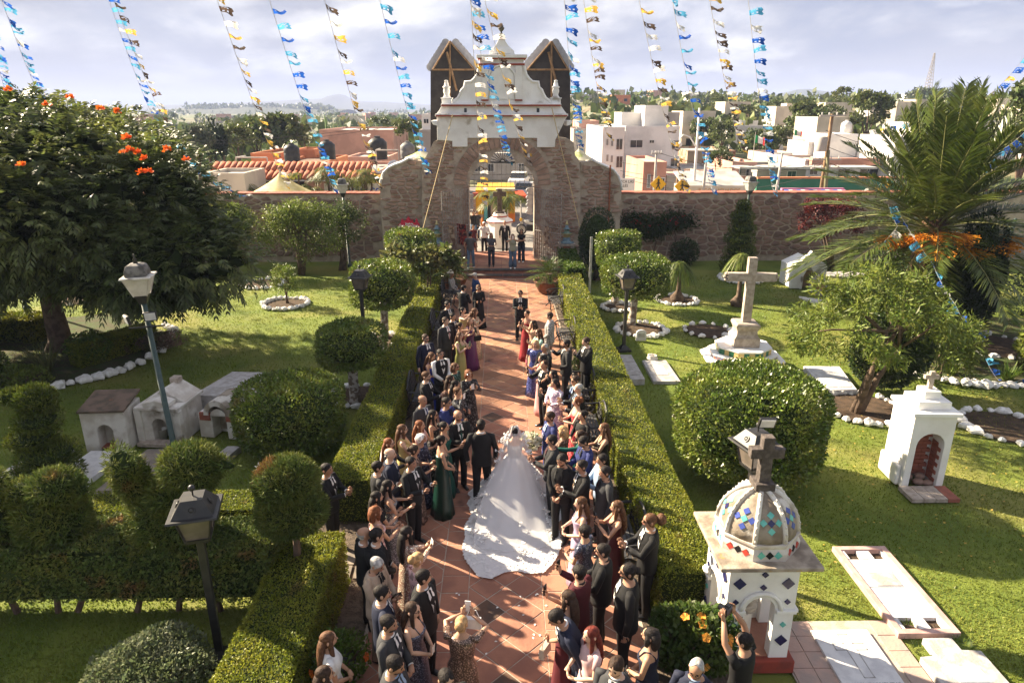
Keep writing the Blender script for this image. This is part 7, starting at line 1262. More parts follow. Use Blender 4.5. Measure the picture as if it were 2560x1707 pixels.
    def front(x, z, grow):
        zz_ = [q[0] for q in T]; rx = float(np.interp(z, zz_, [q[1] for q in T]))*wx+grow; ry = float(np.interp(z, zz_, [q[2] for q in T]))*wx+grow; c = float(np.interp(z, zz_, [q[3] for q in T])); return c+ry*math.sqrt(max(0, 1-min(.98, (x/rx)**2)))
    def sleeves(mb, r_, upto, mi=0):
        for sd, Sh, E_, Wr in arms:
            if upto == 'short': mb.tube([Sh+V3((-sd*.05, 0, .012)), Sh+V3((sd*.014, 0, .0)), Sh.lerp(E_, .55)], [r_*.8, r_*1.05, r_*1.05], 10, mi)
            else: mb.tube([Sh+V3((-sd*.06, 0, .018)), Sh+V3((sd*.014, 0, .002)), Sh.lerp(E_, .5), E_, E_.lerp(Wr, .5), E_.lerp(Wr, .93)], [r_*.8, r_*1.06, r_, r_*.9, r_*.82, r_*.74], 10, mi)
    def trousers(c, r_=1.0, pat=None, flare=1.0):
        mb = MB(); mb.loft(torso(.84, 1.0, .014))
        for A, K_, C_ in legs: mb.tube([A+V3((0, 0, .04)), A.lerp(K_, .4), K_, K_.lerp(C_, .5), C_+V3((0, 0, -.01))], [(.098*r_, .1*r_), .088*r_, .068*r_, .062*r_*flare, .058*r_*flare*1.05], 10)
        fin(mb, 'trousers', cloth(c, pat))
    def shoes(m=M_shoe):
        for A, K_, C_ in legs: mb = MB(); mb.tube([C_+V3((0, -.05, -.045)), C_+V3((0, .02, -.04)), C_+V3((0, .1, -.05)), C_+V3((.005, .19, -.06))], [(.036, .035), (.042, .045), (.045, .03), (.03, .018)], 8); fin(mb, 'shoe', m)
    kind_ = out[0]
    if kind_ in ('suit', 'vest'):
        jc, shc, tie = out[1], out[2], out[3]; trousers(out[4] if len(out) > 4 and out[4] else jc, pat=out[5] if len(out) > 5 else None); shoes()
        mb = MB(); mb.loft(torso(.80, 1.425, .03 if kind_ == 'suit' else .022, flare=.012)); 
        if kind_ == 'suit': sleeves(mb, .058, 'long')
        gr = .03 if kind_ == 'suit' else .022
        if kind_ == 'suit':
            for sx in (-1, 1): mb.add([(sx*.012, front(.012, 1.08, gr)+.006, 1.08), (sx*.075, front(.075, 1.24, gr)+.012, 1.24), (sx*.085, front(.085, 1.34, gr)+.008, 1.345), (sx*.05, front(.05, 1.415, gr)+.012, 1.43)], [(0, 1, 2, 3), (3, 2, 1, 0)])
        fin(mb, 'jacket' if kind_ == 'suit' else 'waistcoat', cloth(jc, out[5] if len(out) > 5 else None))
        mb = MB(); pts = [(0, 1.09), (.035, 1.2), (.058, 1.33), (.05, 1.43)]; V = [(x*q, front(x, z, gr)+.004, z) for x, z in pts for q in (-1, 1)]; mb.add(V, [(0, 1, 3, 2), (2, 3, 5, 4), (4, 5, 7, 6)]); mb.tube([V3((.062*math.cos(a), -.008+.064*math.sin(a), 1.437+.012*math.sin(a)*-1)) for a in [2*PI*i/12 for i in range(13)]], [(.008, .017)]*13, 6)
        if kind_ == 'vest': sleeves(mb, .055, 'long'); mb.loft(torso(.9, 1.4, .012))
        fin(mb, 'shirt', cloth(shc))
        if kind_ == 'suit':
            for sd, Sh, E_, Wr in arms: fin(MB().tube([E_.lerp(Wr, .9), E_.lerp(Wr, .985)], [.036, .034], 8), 'cuff', cloth(shc))
        if tie == 'bow': mb = MB(); f_ = front(0, 1.41, gr)+.02; mb.add([(0, f_, 1.42), (-.05, f_, 1.445), (-.05, f_, 1.395), (.05, f_, 1.445), (.05, f_, 1.395), (0, f_+.012, 1.42)], [(5, 1, 2), (5, 4, 3), (0, 2, 1), (0, 3, 4)]); fin(mb, 'bow_tie', cloth('black'), False)
        elif tie: mb = MB(); V = [(x*q, front(x, z, gr)+.012, z) for x, z in ((.013, 1.425), (.010, 1.40), (.019, 1.22), (.010, 1.10)) for q in (-1, 1)]; mb.add(V, [(0, 1, 3, 2), (2, 3, 5, 4), (4, 5, 7, 6)]); fin(mb, 'tie', cloth(tie), False)
    elif kind_ in ('casual', 'top'):
        trousers(out[2], 1.0 if len(out) < 5 else 1.1, None, 1.0 if len(out) < 5 else out[4]); shoes(M_clean if 'whiteshoe' in ex else M_shoe); mb = MB(); mb.loft(torso(.86, 1.42, .02, flare=.006)); sleeves(mb, .056 if not fem else .05, out[3] if len(out) > 3 else 'short'); fin(mb, 'shirt', cloth(out[1], ex[0] if ex and ex[0] in ('plaid', 'stripe') else None))
    elif kind_ == 'dress':
        c, st_, ln = out[1], out[2], out[3]; pat = out[4] if len(out) > 4 else None; top = {'str': 1.285, 'off': 1.29, 'strap': 1.28, 'one': 1.30}.get(st_, 1.40); mb = MB(); hem = .02 if ln == 'long' else .42; R_ = [[p for p in r_] for r_ in torso(.90, top, .012, nn=28)]; nf = 9; ph = rnd.random()*6; sk_ = []
        for f in (1, .82, .62, .42, .22, 0):
            z = hem+(.86-hem)*f; w0 = .182+(.10 if ln == 'long' else .05)*(1-f)**1.3*(out[5] if len(out) > 5 else 1); a_ = .055*(1-f); sk_.append([V3((w0*wx*math.cos(a)*(1+a_*math.sin(nf*a+ph)), -.02*(1-f)+w0*.78*wx*math.sin(a)*(1+a_*math.sin(nf*a+ph)), z)) for a in [2*PI*i/28 for i in range(28)]])
        mb.loft(sk_[::-1]+R_)
        if st_ in ('slv', 'short'): sleeves(mb, .047, 'long' if st_ == 'slv' else 'short')
        if st_ == 'off':
            for sd, Sh, E_, Wr in arms: mb.tube([Sh.lerp(E_, .12)+V3((-sd*.04, .0, .0)), Sh.lerp(E_, .3)], [.056, .055], 10)
        if st_ in ('strap', 'one'):
            for sx in ((-1, 1) if st_ == 'strap' else (1,)): mb.tube([(sx*.075, front(.075, top, .012), top-.01), (sx*.085, .05, 1.385), (sx*.09, -.02, 1.40), (sx*.08, -.09, 1.34), (sx*.07, -.105, 1.25)], .008 if st_ == 'strap' else .025, 6)
        fin(mb, 'dress', cloth(c, pat))
        if ln != 'long': shoes()
    # --- hair
    hk, hs = hair[0], hair[1]; mb = MB(); hm_ = hairm(hk); sc_ = 1.09 if hs not in ('curly', 'wavy') else 1.2
    def cap(prof, g_=sc_):
        R_ = []
        for d, exc in prof:
            dd = [q[0] for q in HD]; rx = float(np.interp(d, dd, [q[1] for q in HD]))*g_; ry = float(np.interp(d, dd, [q[2] for q in HD]))*g_; c = float(np.interp(d, dd, [q[3] for q in HD])); jj = (lambda: 1+rnd.uniform(-.06, .06)) if hs in ('curly', 'wavy') else (lambda: 1+rnd.uniform(-.018, .018))
            R_.append([V3((rx*jj()*math.cos(a), c-.004+ry*jj()*math.sin(a), 1.47+d*(1.0 if d < .19 else 1.045))) for a in [PI/2+R(exc)+(2*PI-2*R(exc))*i/15 for i in range(16)]])
        q0 = len(mb.v); mb.loft(R_, cap=False, close=False); mb.add(R_[-1], [tuple(range(16))]); mb.xf(Mh, q0)
    if hs == 'bald': cap([(.055, 125), (.085, 100), (.12, 95), (.14, 98)], 1.06)
    elif hs in ('short', 'thin'): cap([(.03, 120), (.06, 98), (.10, 78), (.135, 56), (.155, 34), (.17, 10), (.188, .5), (.203, .5), (.208, .5)] if hs == 'short' else [(.03, 122), (.07, 104), (.11, 88), (.14, 76), (.165, 60), (.19, 40), (.205, .5), (.208, .5)], 1.10 if hs == 'short' else 1.05)
    else: cap([(.02, 118), (.06, 88), (.10, 68), (.135, 52), (.16, 36), (.185, 18), (.2, .5), (.208, .5)])
    def strand(pts, rad, nn=10): q0 = len(mb.v); mb.tube(pts, rad, nn); mb.xf(Mh, q0)
    wv = .012 if hs in ('wavy', 'curlylong') else 0
    if hs in ('long', 'wavy', 'curlylong', 'half'):
        bw = 1.25 if hs == 'curlylong' else 1.0; strand([(0, -.05, 1.60), (0, -.085, 1.50), (wv, -.105, 1.38), (-wv, -.115, 1.25), (wv, -.11, 1.12), (0, -.10, 1.06)], [(.07, .045), (.088*bw, .05), (.10*bw, .05*bw), (.10*bw, .048*bw), (.075*bw, .035), (.03, .015)])
        for sx in (-1, 1): strand([(sx*.062, .02, 1.62), (sx*.078, .02, 1.53), (sx*.082+wv, .03, 1.42), (sx*.085-wv, .05, 1.30)], [(.018, .03), (.02, .035), (.022, .03), (.008, .01)], 8)
    elif hs in ('bun', 'updo'): mb2 = (0, -.105, 1.60) if hs == 'bun' else (0, -.095, 1.62); q0 = len(mb.v); mb.ball(mb2, (.05, .045, .05) if hs == 'bun' else (.068, .055, .07), 9); mb.xf(Mh, q0)
    elif hs == 'bob': strand([(0, -.04, 1.64), (0, -.06, 1.55), (0, -.065, 1.46), (0, -.06, 1.42)], [(.085, .06), (.095, .065), (.095, .06), (.07, .04)]); [strand([(sx*.066, .02, 1.62), (sx*.082, .02, 1.54), (sx*.078, .03, 1.46)], [(.018, .035), (.022, .04), (.01, .02)], 8) for sx in (-1, 1)]
    elif hs == 'pony': strand([(0, -.09, 1.62), (0, -.15, 1.60), (0, -.17, 1.5), (0, -.15, 1.38)], [.03, .05, .055, .02])
    elif hs == 'afro': q0 = len(mb.v); mb.ball((0, -.15, 1.60), (.085, .08, .085), 9); mb.xf(Mh, q0); strand([(0, -.08, 1.6), (0, -.13, 1.6)], .04)
    fin(mb, 'hair', hm_)
    if 'beard' in ex:
        mb = MB(); R_ = []
        for d in (.028, .045, .065, .085): dd = [q[0] for q in HD]; rx = float(np.interp(d, dd, [q[1] for q in HD]))*1.06; ry = float(np.interp(d, dd, [q[2] for q in HD]))*1.06; c = float(np.interp(d, dd, [q[3] for q in HD])); e_ = 78 if d < .06 else (72 if d < .075 else 60); R_.append([V3((rx*math.cos(a), c+ry*math.sin(a), 1.47+d)) for a in [PI/2-R(e_)+2*R(e_)*i/9 for i in range(10)]])
        mb.loft(R_[:3], cap=False, close=False); mb.xf(Mh); fin(mb, 'beard', hm_)
    if 'shades' in ex or 'glasses' in ex:
        mb = MB(); g_ = 'shades' in ex
        for sx in (-1, 1):
            if g_: mb.box(sx*.034, .101, 1.47+.117, .044, .010, .026)
            else: mb.tube([(sx*.034+.022*math.cos(a), .102, 1.47+.116+.016*math.sin(a)) for a in [2*PI*i/8 for i in range(9)]], .003, 4)
            mb.tube([(sx*.06, .095, 1.47+.122), (sx*.08, .0, 1.47+.122)], .004, 4)
        mb.xf(Mh); fin(mb, 'sunglasses' if g_ else 'glasses', M_lens, False)
    if 'hat' in ex:
        mb = MB(); mb.lathe([(.19, 1.625), (.2, 1.635), (.12, 1.632), (.098, 1.64), (.092, 1.73), (.06, 1.755), (.01, 1.745)], 20, sq=(1, 1.12)); mb.v = [(a, b_, c+(.04*(abs(a)/.19)**3 if math.hypot(a, b_) > .12 else 0)) for a, b_, c in mb.v]; mb.xf(Mh); fin(mb, 'hat', mat('straw', (.72, .66, .56), (.6, .54, .45), sc=20, rough=.8))
    if 'cap' in ex: mb = MB(); mb.lathe([(.085, 1.615), (.09, 1.64), (.08, 1.69), (.04, 1.715), (.01, 1.72)], 14, sq=(1, 1.2)); mb.slab([(-.07, .07), (.07, .07), (.06, .17), (-.06, .17)], 1.618, 1.628); mb.xf(Mh); fin(mb, 'cap', cloth('djeans'))
    # --- held things stay things of their own
    Mw = Matrix.Translation((pos[0], pos[1], z0)) @ Matrix.Rotation(R(face-90), 4, 'Z')
    def held(nm, lb, cat, lp, mb, m, rot=None):
        o = mb.build('case' if nm == 'phone' else 'body', m); o.matrix_world = Mw @ Matrix.Translation(V3(lp)*s) @ (rot or Matrix()); o.name = nm; tag(o, lb, cat); return o
    if pose in ('phone', 'phoneup', 'onephone', 'look'):
        c = sum((a[3] for a in arms), V3())/2 if pose != 'onephone' else arms[0][3]; lp = c+V3((0, .035, .1 if pose != 'look' else .06)); mb = MB(); mb.box(0, 0, 0, .074, .011, .15); held('phone', 'phone held by '+who, 'phone', lp, mb, phone_m or M_phone, Matrix.Rotation(R(-55) if pose == 'look' else 0, 4, 'X'))
    if 'camera' in ex:
        c = sum((a[3] for a in arms), V3())/2+V3((0, .03, .07)); mb = MB(); mb.box(0, 0, 0, .14, .06, .1); mb.box(0, 0, .06, .05, .05, .03); mb.lathe([(.035, 0), (.038, .03), (.04, .1), (.03, .1)], 12, c=(0, 0, 0)); q0 = len(mb.v)-48; mb.xf(Matrix.Rotation(-PI/2, 4, 'X'), q0); held('camera', 'black camera held up by '+who, 'camera', c, mb, M_phone)
    for e_ in ex:
        if isinstance(e_, tuple) and e_[0] == 'bag':
            hx = arms[0][3] if e_[2] == 'r' else arms[1][3]; mb = MB(); mb.box(0, 0, -.13, .22, .07, .14, tap=.9); mb.tube([(-.09, 0, -.06), (-.04, 0, .06), (.04, 0, .06), (.09, 0, -.06)], .006, 5); held('handbag', e_[3]+' held by '+who, 'bag', hx+V3((0, .05, -.03)), mb, cloth(e_[1]))
        if isinstance(e_, tuple) and e_[0] == 'paper':
            mb = MB(); mb.add([(-.04, 0, -.06), (.04, 0, -.06), (.05, .01, .07), (-.02, .02, .09)], [(0, 1, 2, 3)]); held('tissue', 'white paper held by '+who, 'tissue', arms[0][3]+V3((-.02, .07, .08)), mb, M_clean)
    return t
def hp(zm, x, y, h, z0=0.0):
    o = CV[zm]; p = gz(o[0]+x/o[2], o[1]+y/o[2], z0+.93*h); return (p.x, p.y)
def P_(zm, x, y, h, face, out, hair, pose, label, who, z0=0.0, **k): return person(hp(zm, x, y, h, z0), h, face, out, hair, pose, label, who, z0=z0, **k)
def SU(j='black', s='white', t=None, tr=None, pat=None): return ('suit', j, s, t, tr, pat)
def DR(c, st='str', ln='long', pat=None, fl=1.0): return ('dress', c, st, ln, pat, fl)
SH, GL_, BE = 'shades', 'glasses', 'beard'
M_pwh = mat('phone_white', (.7, .68, .68), rough=.25); M_ppk = mat('phone_pink', (.5, .15, .2), rough=.3)
# ---- left of the path, far to near
a = person((-2.0, 26.45), 1.70, -10, ('casual', 'grey', 'grey', 'long'), ('gr', 'short'), 'sit', 'seated man in white cowboy hat and plaid shirt on the bench', 'the man in the cowboy hat', ex=('plaid', 'hat'), sk=1)
P_('A', 1795, 472, 1.72, 55, SU(), ('k', 'short'), 'look', 'man in black suit with his back turned beside the seated man', 'the man beside the seated man', head=(25, -10))
P_('A', 1915, 345, 1.70, 205, ('casual', 'polo', 'djeans'), ('gr', 'short'), 'hip', 'grey-haired man in a blue polo shirt near the steps', 'the man in the blue polo', head=(0, -15), sk=1)
P_('A', 1945, 462, 1.60, 275, DR('black', 'slv'), ('br', 'bob'), 'look', 'woman in black gown with white shawl looking at her phone near the steps', 'the woman with the white shawl', head=(0, -20), ex=(SH,))
P_('A', 1640, 632, 1.74, 315, SU('black', 'white', 'black'), ('k', 'short'), 'down', 'man in sunglasses and black suit standing below the bench', 'the man below the bench', ex=(SH,))
P_('A', 1790, 690, 1.62, 335, DR('yellow', 'str'), ('k', 'updo'), 'phoneup', 'bare-shouldered woman in pale yellow raising a white phone', 'the woman in pale yellow', phone_m=M_pwh, sk=2)
P_('A', 1908, 700, 1.64, 345, DR('gold', 'off', 'long', 'sequin'), ('br', 'wavy'), 'phone', 'woman in gold sequin gown at the edge of the path', 'the woman in gold sequins')
P_('A', 1692, 748, 1.74, 325, SU('black', 'white', 'black'), ('k', 'short'), 'down', 'man in black suit behind the pale yellow dress', 'the man behind the pale yellow dress')
P_('A', 1620, 792, 1.80, 318, SU('char', 'white', 'pink'), ('db', 'short'), 'down', 'tall man in charcoal suit with pink tie', 'the man with the pink tie', sk=2)
P_('A', 1865, 792, 1.63, 300, DR('purple', 'one', 'long', 'satin'), ('br', 'half'), 'phone', 'woman in long purple gown filming with her phone', 'the woman in purple', ex=(('bag', 'black', 'l', 'small black bag'),), sk=2)
P_('A', 1762, 842, 1.62, 350, DR('red', 'strap'), ('db', 'bun'), 'phoneup', 'woman in red dress holding her phone up beside the purple gown', 'the woman in red on the left')
P_('A', 1762, 935, 1.63, 325, DR('olive', 'one', 'long', 'satin'), ('br', 'half'), 'phone', 'woman in one-shouldered olive satin gown', 'the woman in olive satin', sk=2)
P_('A', 1425, 960, 1.78, 315, SU('navy', 'white', 'navy'), ('db', 'short'), 'down', 'man in navy suit and sunglasses close to the left hedge', 'the man in navy by the hedge', ex=(SH, BE), sk=2)
P_('A', 1475, 1135, 1.64, 335, DR('blue', 'strap', 'long'), ('br', 'long'), 'look', 'long-haired woman in bright blue dress looking at her phone', 'the woman in bright blue', head=(0, -15))
P_('A', 1570, 1110, 1.76, 305, ('vest', 'black', 'white', 'bow', 'black'), ('k', 'short'), 'clasp', 'young man in black waistcoat and bow tie with white sleeves', 'the man in the waistcoat', ex=(SH,))
P_('A', 1715, 1240, 1.60, 330, DR('dgreen', 'short', 'long', 'lace'), ('br', 'bob'), 'down', 'woman in dark green lace and sunglasses, short brown hair', 'the woman in dark green lace', ex=(SH,), sk=1)
P_('A', 1430, 1332, 1.76, 345, SU('black', 'white', 'black'), ('br', 'short'), 'clap', 'bearded man in glasses clapping beside the sunlit bench', 'the bearded man by the sunlit bench', ex=(BE, GL_), sk=2)
P_('A', 1848, 1308, 1.60, 295, DR('black', 'slv', 'long', 'lace'), ('au', 'bob'), 'phone', 'woman in black lace with auburn bob holding a phone and paper', 'the woman with the auburn bob', ex=(GL_, ('paper',)))
P_('C', 1232, 215, 1.62, 5, DR('gold', 'strap', 'long'), ('db', 'long'), 'clasp', 'long-haired woman in tan dress turned to the path', 'the woman in tan', ex=(GL_,))
P_('C', 1292, 272, 1.62, 5, DR('brown', 'strap', 'long'), ('k', 'half'), 'clasp', 'bare-shouldered woman in brown between the auburn bob and the curly-haired woman', 'the woman in brown')
P_('C', 1318, 348, 1.60, 330, DR('char', 'slv', 'long', 'lace'), ('br', 'curly'), 'wipe', 'woman with short curly hair wiping her cheek', 'the woman wiping her cheek', ex=(('paper',),))
P_('C', 922, 450, 1.76, 325, SU('dgrey', 'white', 'royal'), ('k', 'bald'), 'down', 'balding man in grey suit and blue tie by the left bench', 'the balding man in grey', sk=1)
P_('C', 1192, 470, 1.76, 335, SU('royal', 'black', 'black'), ('k', 'short'), 'clap', 'man in royal blue suit with black shirt and sunglasses', 'the man in royal blue', ex=(SH,), sk=1)
P_('C', 1040, 610, 1.63, 350, DR('black', 'strap', 'long', 'lace'), ('k', 'long'), 'clasp', 'woman in black and silver lace with sunglasses and straight black hair', 'the woman in black and silver lace', ex=(SH,))
P_('C', 1318, 620, 1.75, 300, SU('black', 'white', 'teal'), ('db', 'bald'), 'clap', 'smiling balding man in black suit with green tie clapping', 'the balding man with the green tie', ex=(BE,), sk=1)
P_('C', 695, 775, 1.64, 5, DR('yellow', 'one'), ('br', 'long'), 'clap', 'woman in yellow dress with glasses clapping', 'the woman in yellow', ex=(GL_,), sk=2)
P_('C', 893, 728, 1.60, 345, DR('blush', 'short'), ('au', 'curlylong'), 'clapwide', 'woman with wavy auburn hair in blush dress clapping', 'the woman with wavy auburn hair', ex=(('paper',),))
P_('C', 1162, 745, 1.64, 345, DR('teal', 'one', 'long'), ('k', 'bun'), 'clap', 'woman in teal green gown with loose bun clapping', 'the woman in teal green')
P_('C', 908, 878, 1.55, 340, DR('navy', 'slv', 'long', 'lace'), ('wh', 'curly'), 'clasp', 'white-haired elderly woman in dark navy lace', 'the white-haired woman', sk=1)
P_('C', 545, 930, 1.62, 350, DR('black', 'slv', 'long', 'satin'), ('au', 'long'), 'clap', 'red-haired woman in glossy black jacket clapping', 'the red-haired woman', ex=(GL_,), sk=2)
P_('C', 830, 1005, 1.58, 10, DR('brown', 'short', 'long', 'lace'), ('db', 'bun'), 'clapwide', 'woman in dark lace with greying hair in a bun', 'the woman with the greying bun', sk=1)
P_('C', 556, 1050, 1.72, 0, SU('navy', 'white', 'purple'), ('gr', 'bald'), 'clasp', 'bald man in dark navy suit with purple tie', 'the bald man in navy', sk=2)
P_('C', 1132, 900, 1.66, 15, DR('dgreen', 'off', 'long', 'satin', 1.2), ('k', 'bun'), 'clasp', 'woman in dark green off-shoulder satin gown holding a black clutch', 'the woman in green satin', ex=(('bag', 'black', 'l', 'black clutch'),))
P_('C', 420, 1195, 1.72, 15, SU('char', 'white', 'black'), ('k', 'short'), 'clap', 'man in grey suit clapping close to the hedge', 'the man in grey by the hedge')
P_('C', 792, 1145, 1.74, 330, SU('black', 'white', 'char'), ('k', 'short'), 'clapwide', 'smiling young man in black suit and grey tie clapping', 'the smiling young man', sk=1)
P_('C', 535, 1405, 1.62, 15, DR('grey', 'strap', 'long', 'sequin'), ('k', 'long'), 'clapwide', 'dark-haired woman in grey patterned dress clapping', 'the woman in the grey patterned dress')
P_('E', 590, 130, 1.60, 20, DR('black', 'short', 'long'), ('k', 'long'), 'clap', 'black-haired woman in a black dress behind the auburn-haired woman', 'the woman in plain black')
P_('E', 582, 245, 1.62, 25, DR('blush', 'strap', 'long', 'floral'), ('au', 'bob'), 'clap', 'auburn-haired woman in pink and black floral dress clapping', 'the woman in pink and black floral')
P_('H', 1948, 292, 1.70, 345, SU('black', 'white', 'black'), ('k', 'short'), 'clap', 'man in black suit clapping alone behind the round topiary', 'the man behind the topiary', sk=1)
P_('E', 490, 418, 1.72, 30, SU('black', 'white'), ('gr', 'bald'), 'clasp', 'balding man in black suit seen from behind near the hedge', 'the balding man seen from behind', sk=1)
P_('E', 588, 425, 1.74, 30, SU('black', 'white'), ('k', 'short'), 'clasp', 'man in black suit and white shirt turned to the bride', 'the man turned to the bride')
P_('E', 822, 405, 1.62, 35, DR('rose', 'slv', 'long', 'sequin'), ('k', 'half'), 'clap', 'black-haired woman in rose gold sequin dress with a white paper', 'the woman in rose gold', ex=(('paper',),))
P_('E', 572, 640, 1.70, 340, SU('beige', 'black', 'black', 'beige'), ('gr', 'short'), 'look', 'grey-haired man in beige suit looking down at his phone', 'the man in beige', head=(0, -20), sk=1)
P_('E', 905, 612, 1.64, 45, DR('blush', 'short', 'long', 'floral'), ('bl', 'updo'), 'clasp', 'blonde woman with updo in pink floral gown', 'the blonde in pink floral', sk=2)
P_('E', 950, 750, 1.76, 335, SU('black', 'white', 'black'), ('k', 'short'), 'down', 'young man in black suit and loose black tie looking at the bride', 'the young man with the loose tie', head=(-45, 0))
P_('E', 630, 872, 1.76, 15, SU('navy', 'white', 'black'), ('k', 'short'), 'down', 'man in navy suit and black tie on the lower left', 'the man in navy at lower left')
P_('E', 682, 1105, 1.76, 345, SU('dgrey', 'white', 'navy'), ('k', 'short'), 'clasp', 'smiling bearded man in slate suit at the lower left', 'the smiling bearded man', ex=(BE,), sk=1)
P_('E', 868, 1000, 1.64, 345, DR('navy', 'strap', 'long', 'sequin'), ('db', 'half'), 'clasp', 'woman in glasses and navy sequin dress with thin straps', 'the woman in navy sequins', ex=(GL_, ('paper',)), sk=2, wide=1.1)
P_('E', 712, 1415, 1.76, 345, SU('dgrey', 'lblue'), ('k', 'short'), 'clasp', 'bearded man looking down at the bottom edge, slate jacket', 'the bearded man at the bottom edge', head=(0, -15), ex=(BE,), sk=1)
P_('E', 1248, 1110, 1.60, 80, DR('brown', 'short', 'long', 'sequin'), ('bl', 'updo'), 'phoneup', 'woman in bronze sequin dress filming from behind the bride', 'the woman in bronze sequins', phone_m=M_pwh, ex=(('bag', 'white', 'r', 'silver clutch'),), wide=1.12)
P_('E', 215, 1230, 1.62, 20, ('top', 'white', 'black', 'short'), ('br', 'long'), 'clasp', 'long brown-haired woman in white top at the lower left', 'the woman in the white top')
P_('E', 185, 1500, 1.62, 20, ('top', 'black', 'black', 'short'), ('db', 'long'), 'clasp', 'dark-haired woman in black cut by the bottom edge at left', 'the woman at the bottom left')
P_('E', 1130, 1535, 1.74, 300, SU('black', 'white'), ('k', 'short'), 'down', 'black-haired man whose head just shows at the bottom centre', 'the man at the bottom centre')
# ---- right of the path, far to near
P_('B', 395, 522, 1.72, 268, SU('black', 'white', 'black'), ('k', 'short'), 'clap', 'man in sunglasses and black suit standing alone on the path', 'the man alone on the path', ex=(SH,), sk=1)
P_('B', 460, 722, 1.62, 235, DR('red', 'strap', 'long'), ('db', 'bun'), 'phone', 'woman in dark red gown with choker, first on the right', 'the woman in dark red')
P_('B', 525, 818, 1.62, 200, DR('peach', 'off', 'long'), ('db', 'half'), 'phoneup', 'woman in peach dress filming with a dark phone', 'the woman in peach')
P_('B', 575, 905, 1.62, 205, DR('mint', 'short', 'long'), ('br', 'half'), 'phone', 'woman in sunglasses and mint green dress', 'the woman in mint green', ex=(SH,), sk=2)
P_('B', 685, 742, 1.76, 165, SU('grey', 'white', None, 'grey', 'plaid'), ('db', 'short'), 'hip', 'young man in grey checked suit standing by the hedge', 'the man in checks', sk=2)
P_('B', 545, 1015, 1.60, 245, DR('royal', 'short', 'long', 'sequin'), ('bl', 'bob'), 'down', 'blonde woman in deep blue wrap gown', 'the blonde in deep blue', sk=2, wide=1.08)
P_('B', 635, 1055, 1.72, 215, SU('black', 'white', 'black'), ('gr', 'thin'), 'hold', 'balding man in black suit behind the blonde in blue', 'the balding man behind the blonde', sk=1)
P_('B', 610, 1165, 1.60, 195, DR('pink', 'off', 'long'), ('k', 'bob'), 'onephone', 'woman in pink off-shoulder dress holding out a phone', 'the woman in pink', phone_m=M_ppk)
P_('B', 850, 1015, 1.78, 180, SU('char', 'white', 'grey'), ('k', 'short'), 'onephone', 'bearded man in charcoal suit filming in profile', 'the bearded man in profile', ex=(BE,), sk=1)
P_('B', 1050, 992, 1.80, 195, SU('black', 'white', 'black'), ('db', 'short'), 'phone', 'tall young man in black suit filming beside the right hedge', 'the tall young man by the hedge', head=(0, -10), sk=2)
P_('B', 635, 1222, 1.74, 205, SU('black', 'white', 'bow'), ('db', 'thin'), 'onephone', 'man in tuxedo and bow tie holding a phone over the path', 'the man in the tuxedo', sk=1)
P_('B', 720, 1315, 1.60, 195, DR('rose', 'strap', 'long'), ('k', 'long'), 'wipe', 'dark-haired woman with a hand to her face behind the lilac cardigan', 'the woman with a hand to her face')
P_('B', 742, 1395, 1.58, 225, DR('lilac', 'slv', 'long', 'lace'), ('k', 'bob'), 'look', 'woman in lilac cardigan looking at a pink phone', 'the woman in lilac', head=(0, -15), phone_m=M_ppk, wide=1.1)
P_('B', 935, 1375, 1.72, 210, SU('black', 'lblue', 'royal'), ('db', 'short'), 'clap', 'man in sunglasses with blue striped tie by the bench', 'the man with the blue striped tie', ex=(SH,))
P_('B', 968, 1452, 1.70, 190, SU('black', 'lblue', 'black'), ('gr', 'thin'), 'clapwide', 'balding man in glasses and dark suit clapping on the right', 'the balding man clapping on the right', ex=(GL_,), sk=2)
P_('D', 1040, 445, 1.60, 190, DR('red', 'str', 'long', 'lace'), ('au', 'updo'), 'clap', 'woman in bright red lace dress with auburn updo', 'the woman in red lace', sk=2)
P_('D', 750, 605, 1.76, 195, SU('royal', 'lblue', 'lilac'), ('db', 'short'), 'down', 'bearded man in blue suit with lavender tie next to the bouquet', 'the man in blue by the bouquet', ex=(BE,), sk=1)
P_('D', 1100, 590, 1.62, 215, DR('black', 'slv', 'long'), ('k', 'bun'), 'hold', 'woman in black V-neck dress with a flower on her shoulder strap', 'the woman in the black V-neck')
P_('D', 885, 752, 1.60, 160, DR('brown', 'short', 'long', 'lace'), ('bl', 'bob'), 'clasp', 'blonde woman in sunglasses turned away beside the blue suit', 'the blonde turned away', ex=(SH,), sk=2)
P_('D', 1330, 725, 1.63, 180, DR('black', 'strap', 'long', 'satin'), ('br', 'long'), 'clap', 'long-haired woman in black slip dress clapping by the right hedge', 'the woman in the black slip dress')
P_('D', 770, 855, 1.72, 180, SU('char', 'burg'), ('k', 'short'), 'clap', 'man in dark suit and burgundy shirt clapping near the bride', 'the man in the burgundy shirt', sk=1)
P_('D', 1075, 800, 1.62, 175, DR('teal', 'slv', 'long'), ('db', 'bun'), 'reach', 'woman in green sleeves stretching her arm towards the bride', 'the woman stretching her arm')
P_('D', 1130, 862, 1.74, 195, SU('royal', 'black'), ('k', 'short'), 'look', 'bearded man with glasses in cobalt suit looking at his phone', 'the man in cobalt', head=(0, -20), ex=(BE, GL_), sk=1)
P_('D', 880, 1055, 1.76, 240, SU('black', 'black'), ('k', 'short'), 'clasp', 'bearded man in all black with hands clasped beside the gown', 'the man in all black', head=(0, -12), ex=(BE,), sk=1)
P_('D', 1092, 1130, 1.74, 190, SU('black', 'white', 'tan'), ('k', 'short'), 'clap', 'man in black suit with tan tie clapping on the right', 'the man with the tan tie', sk=1)
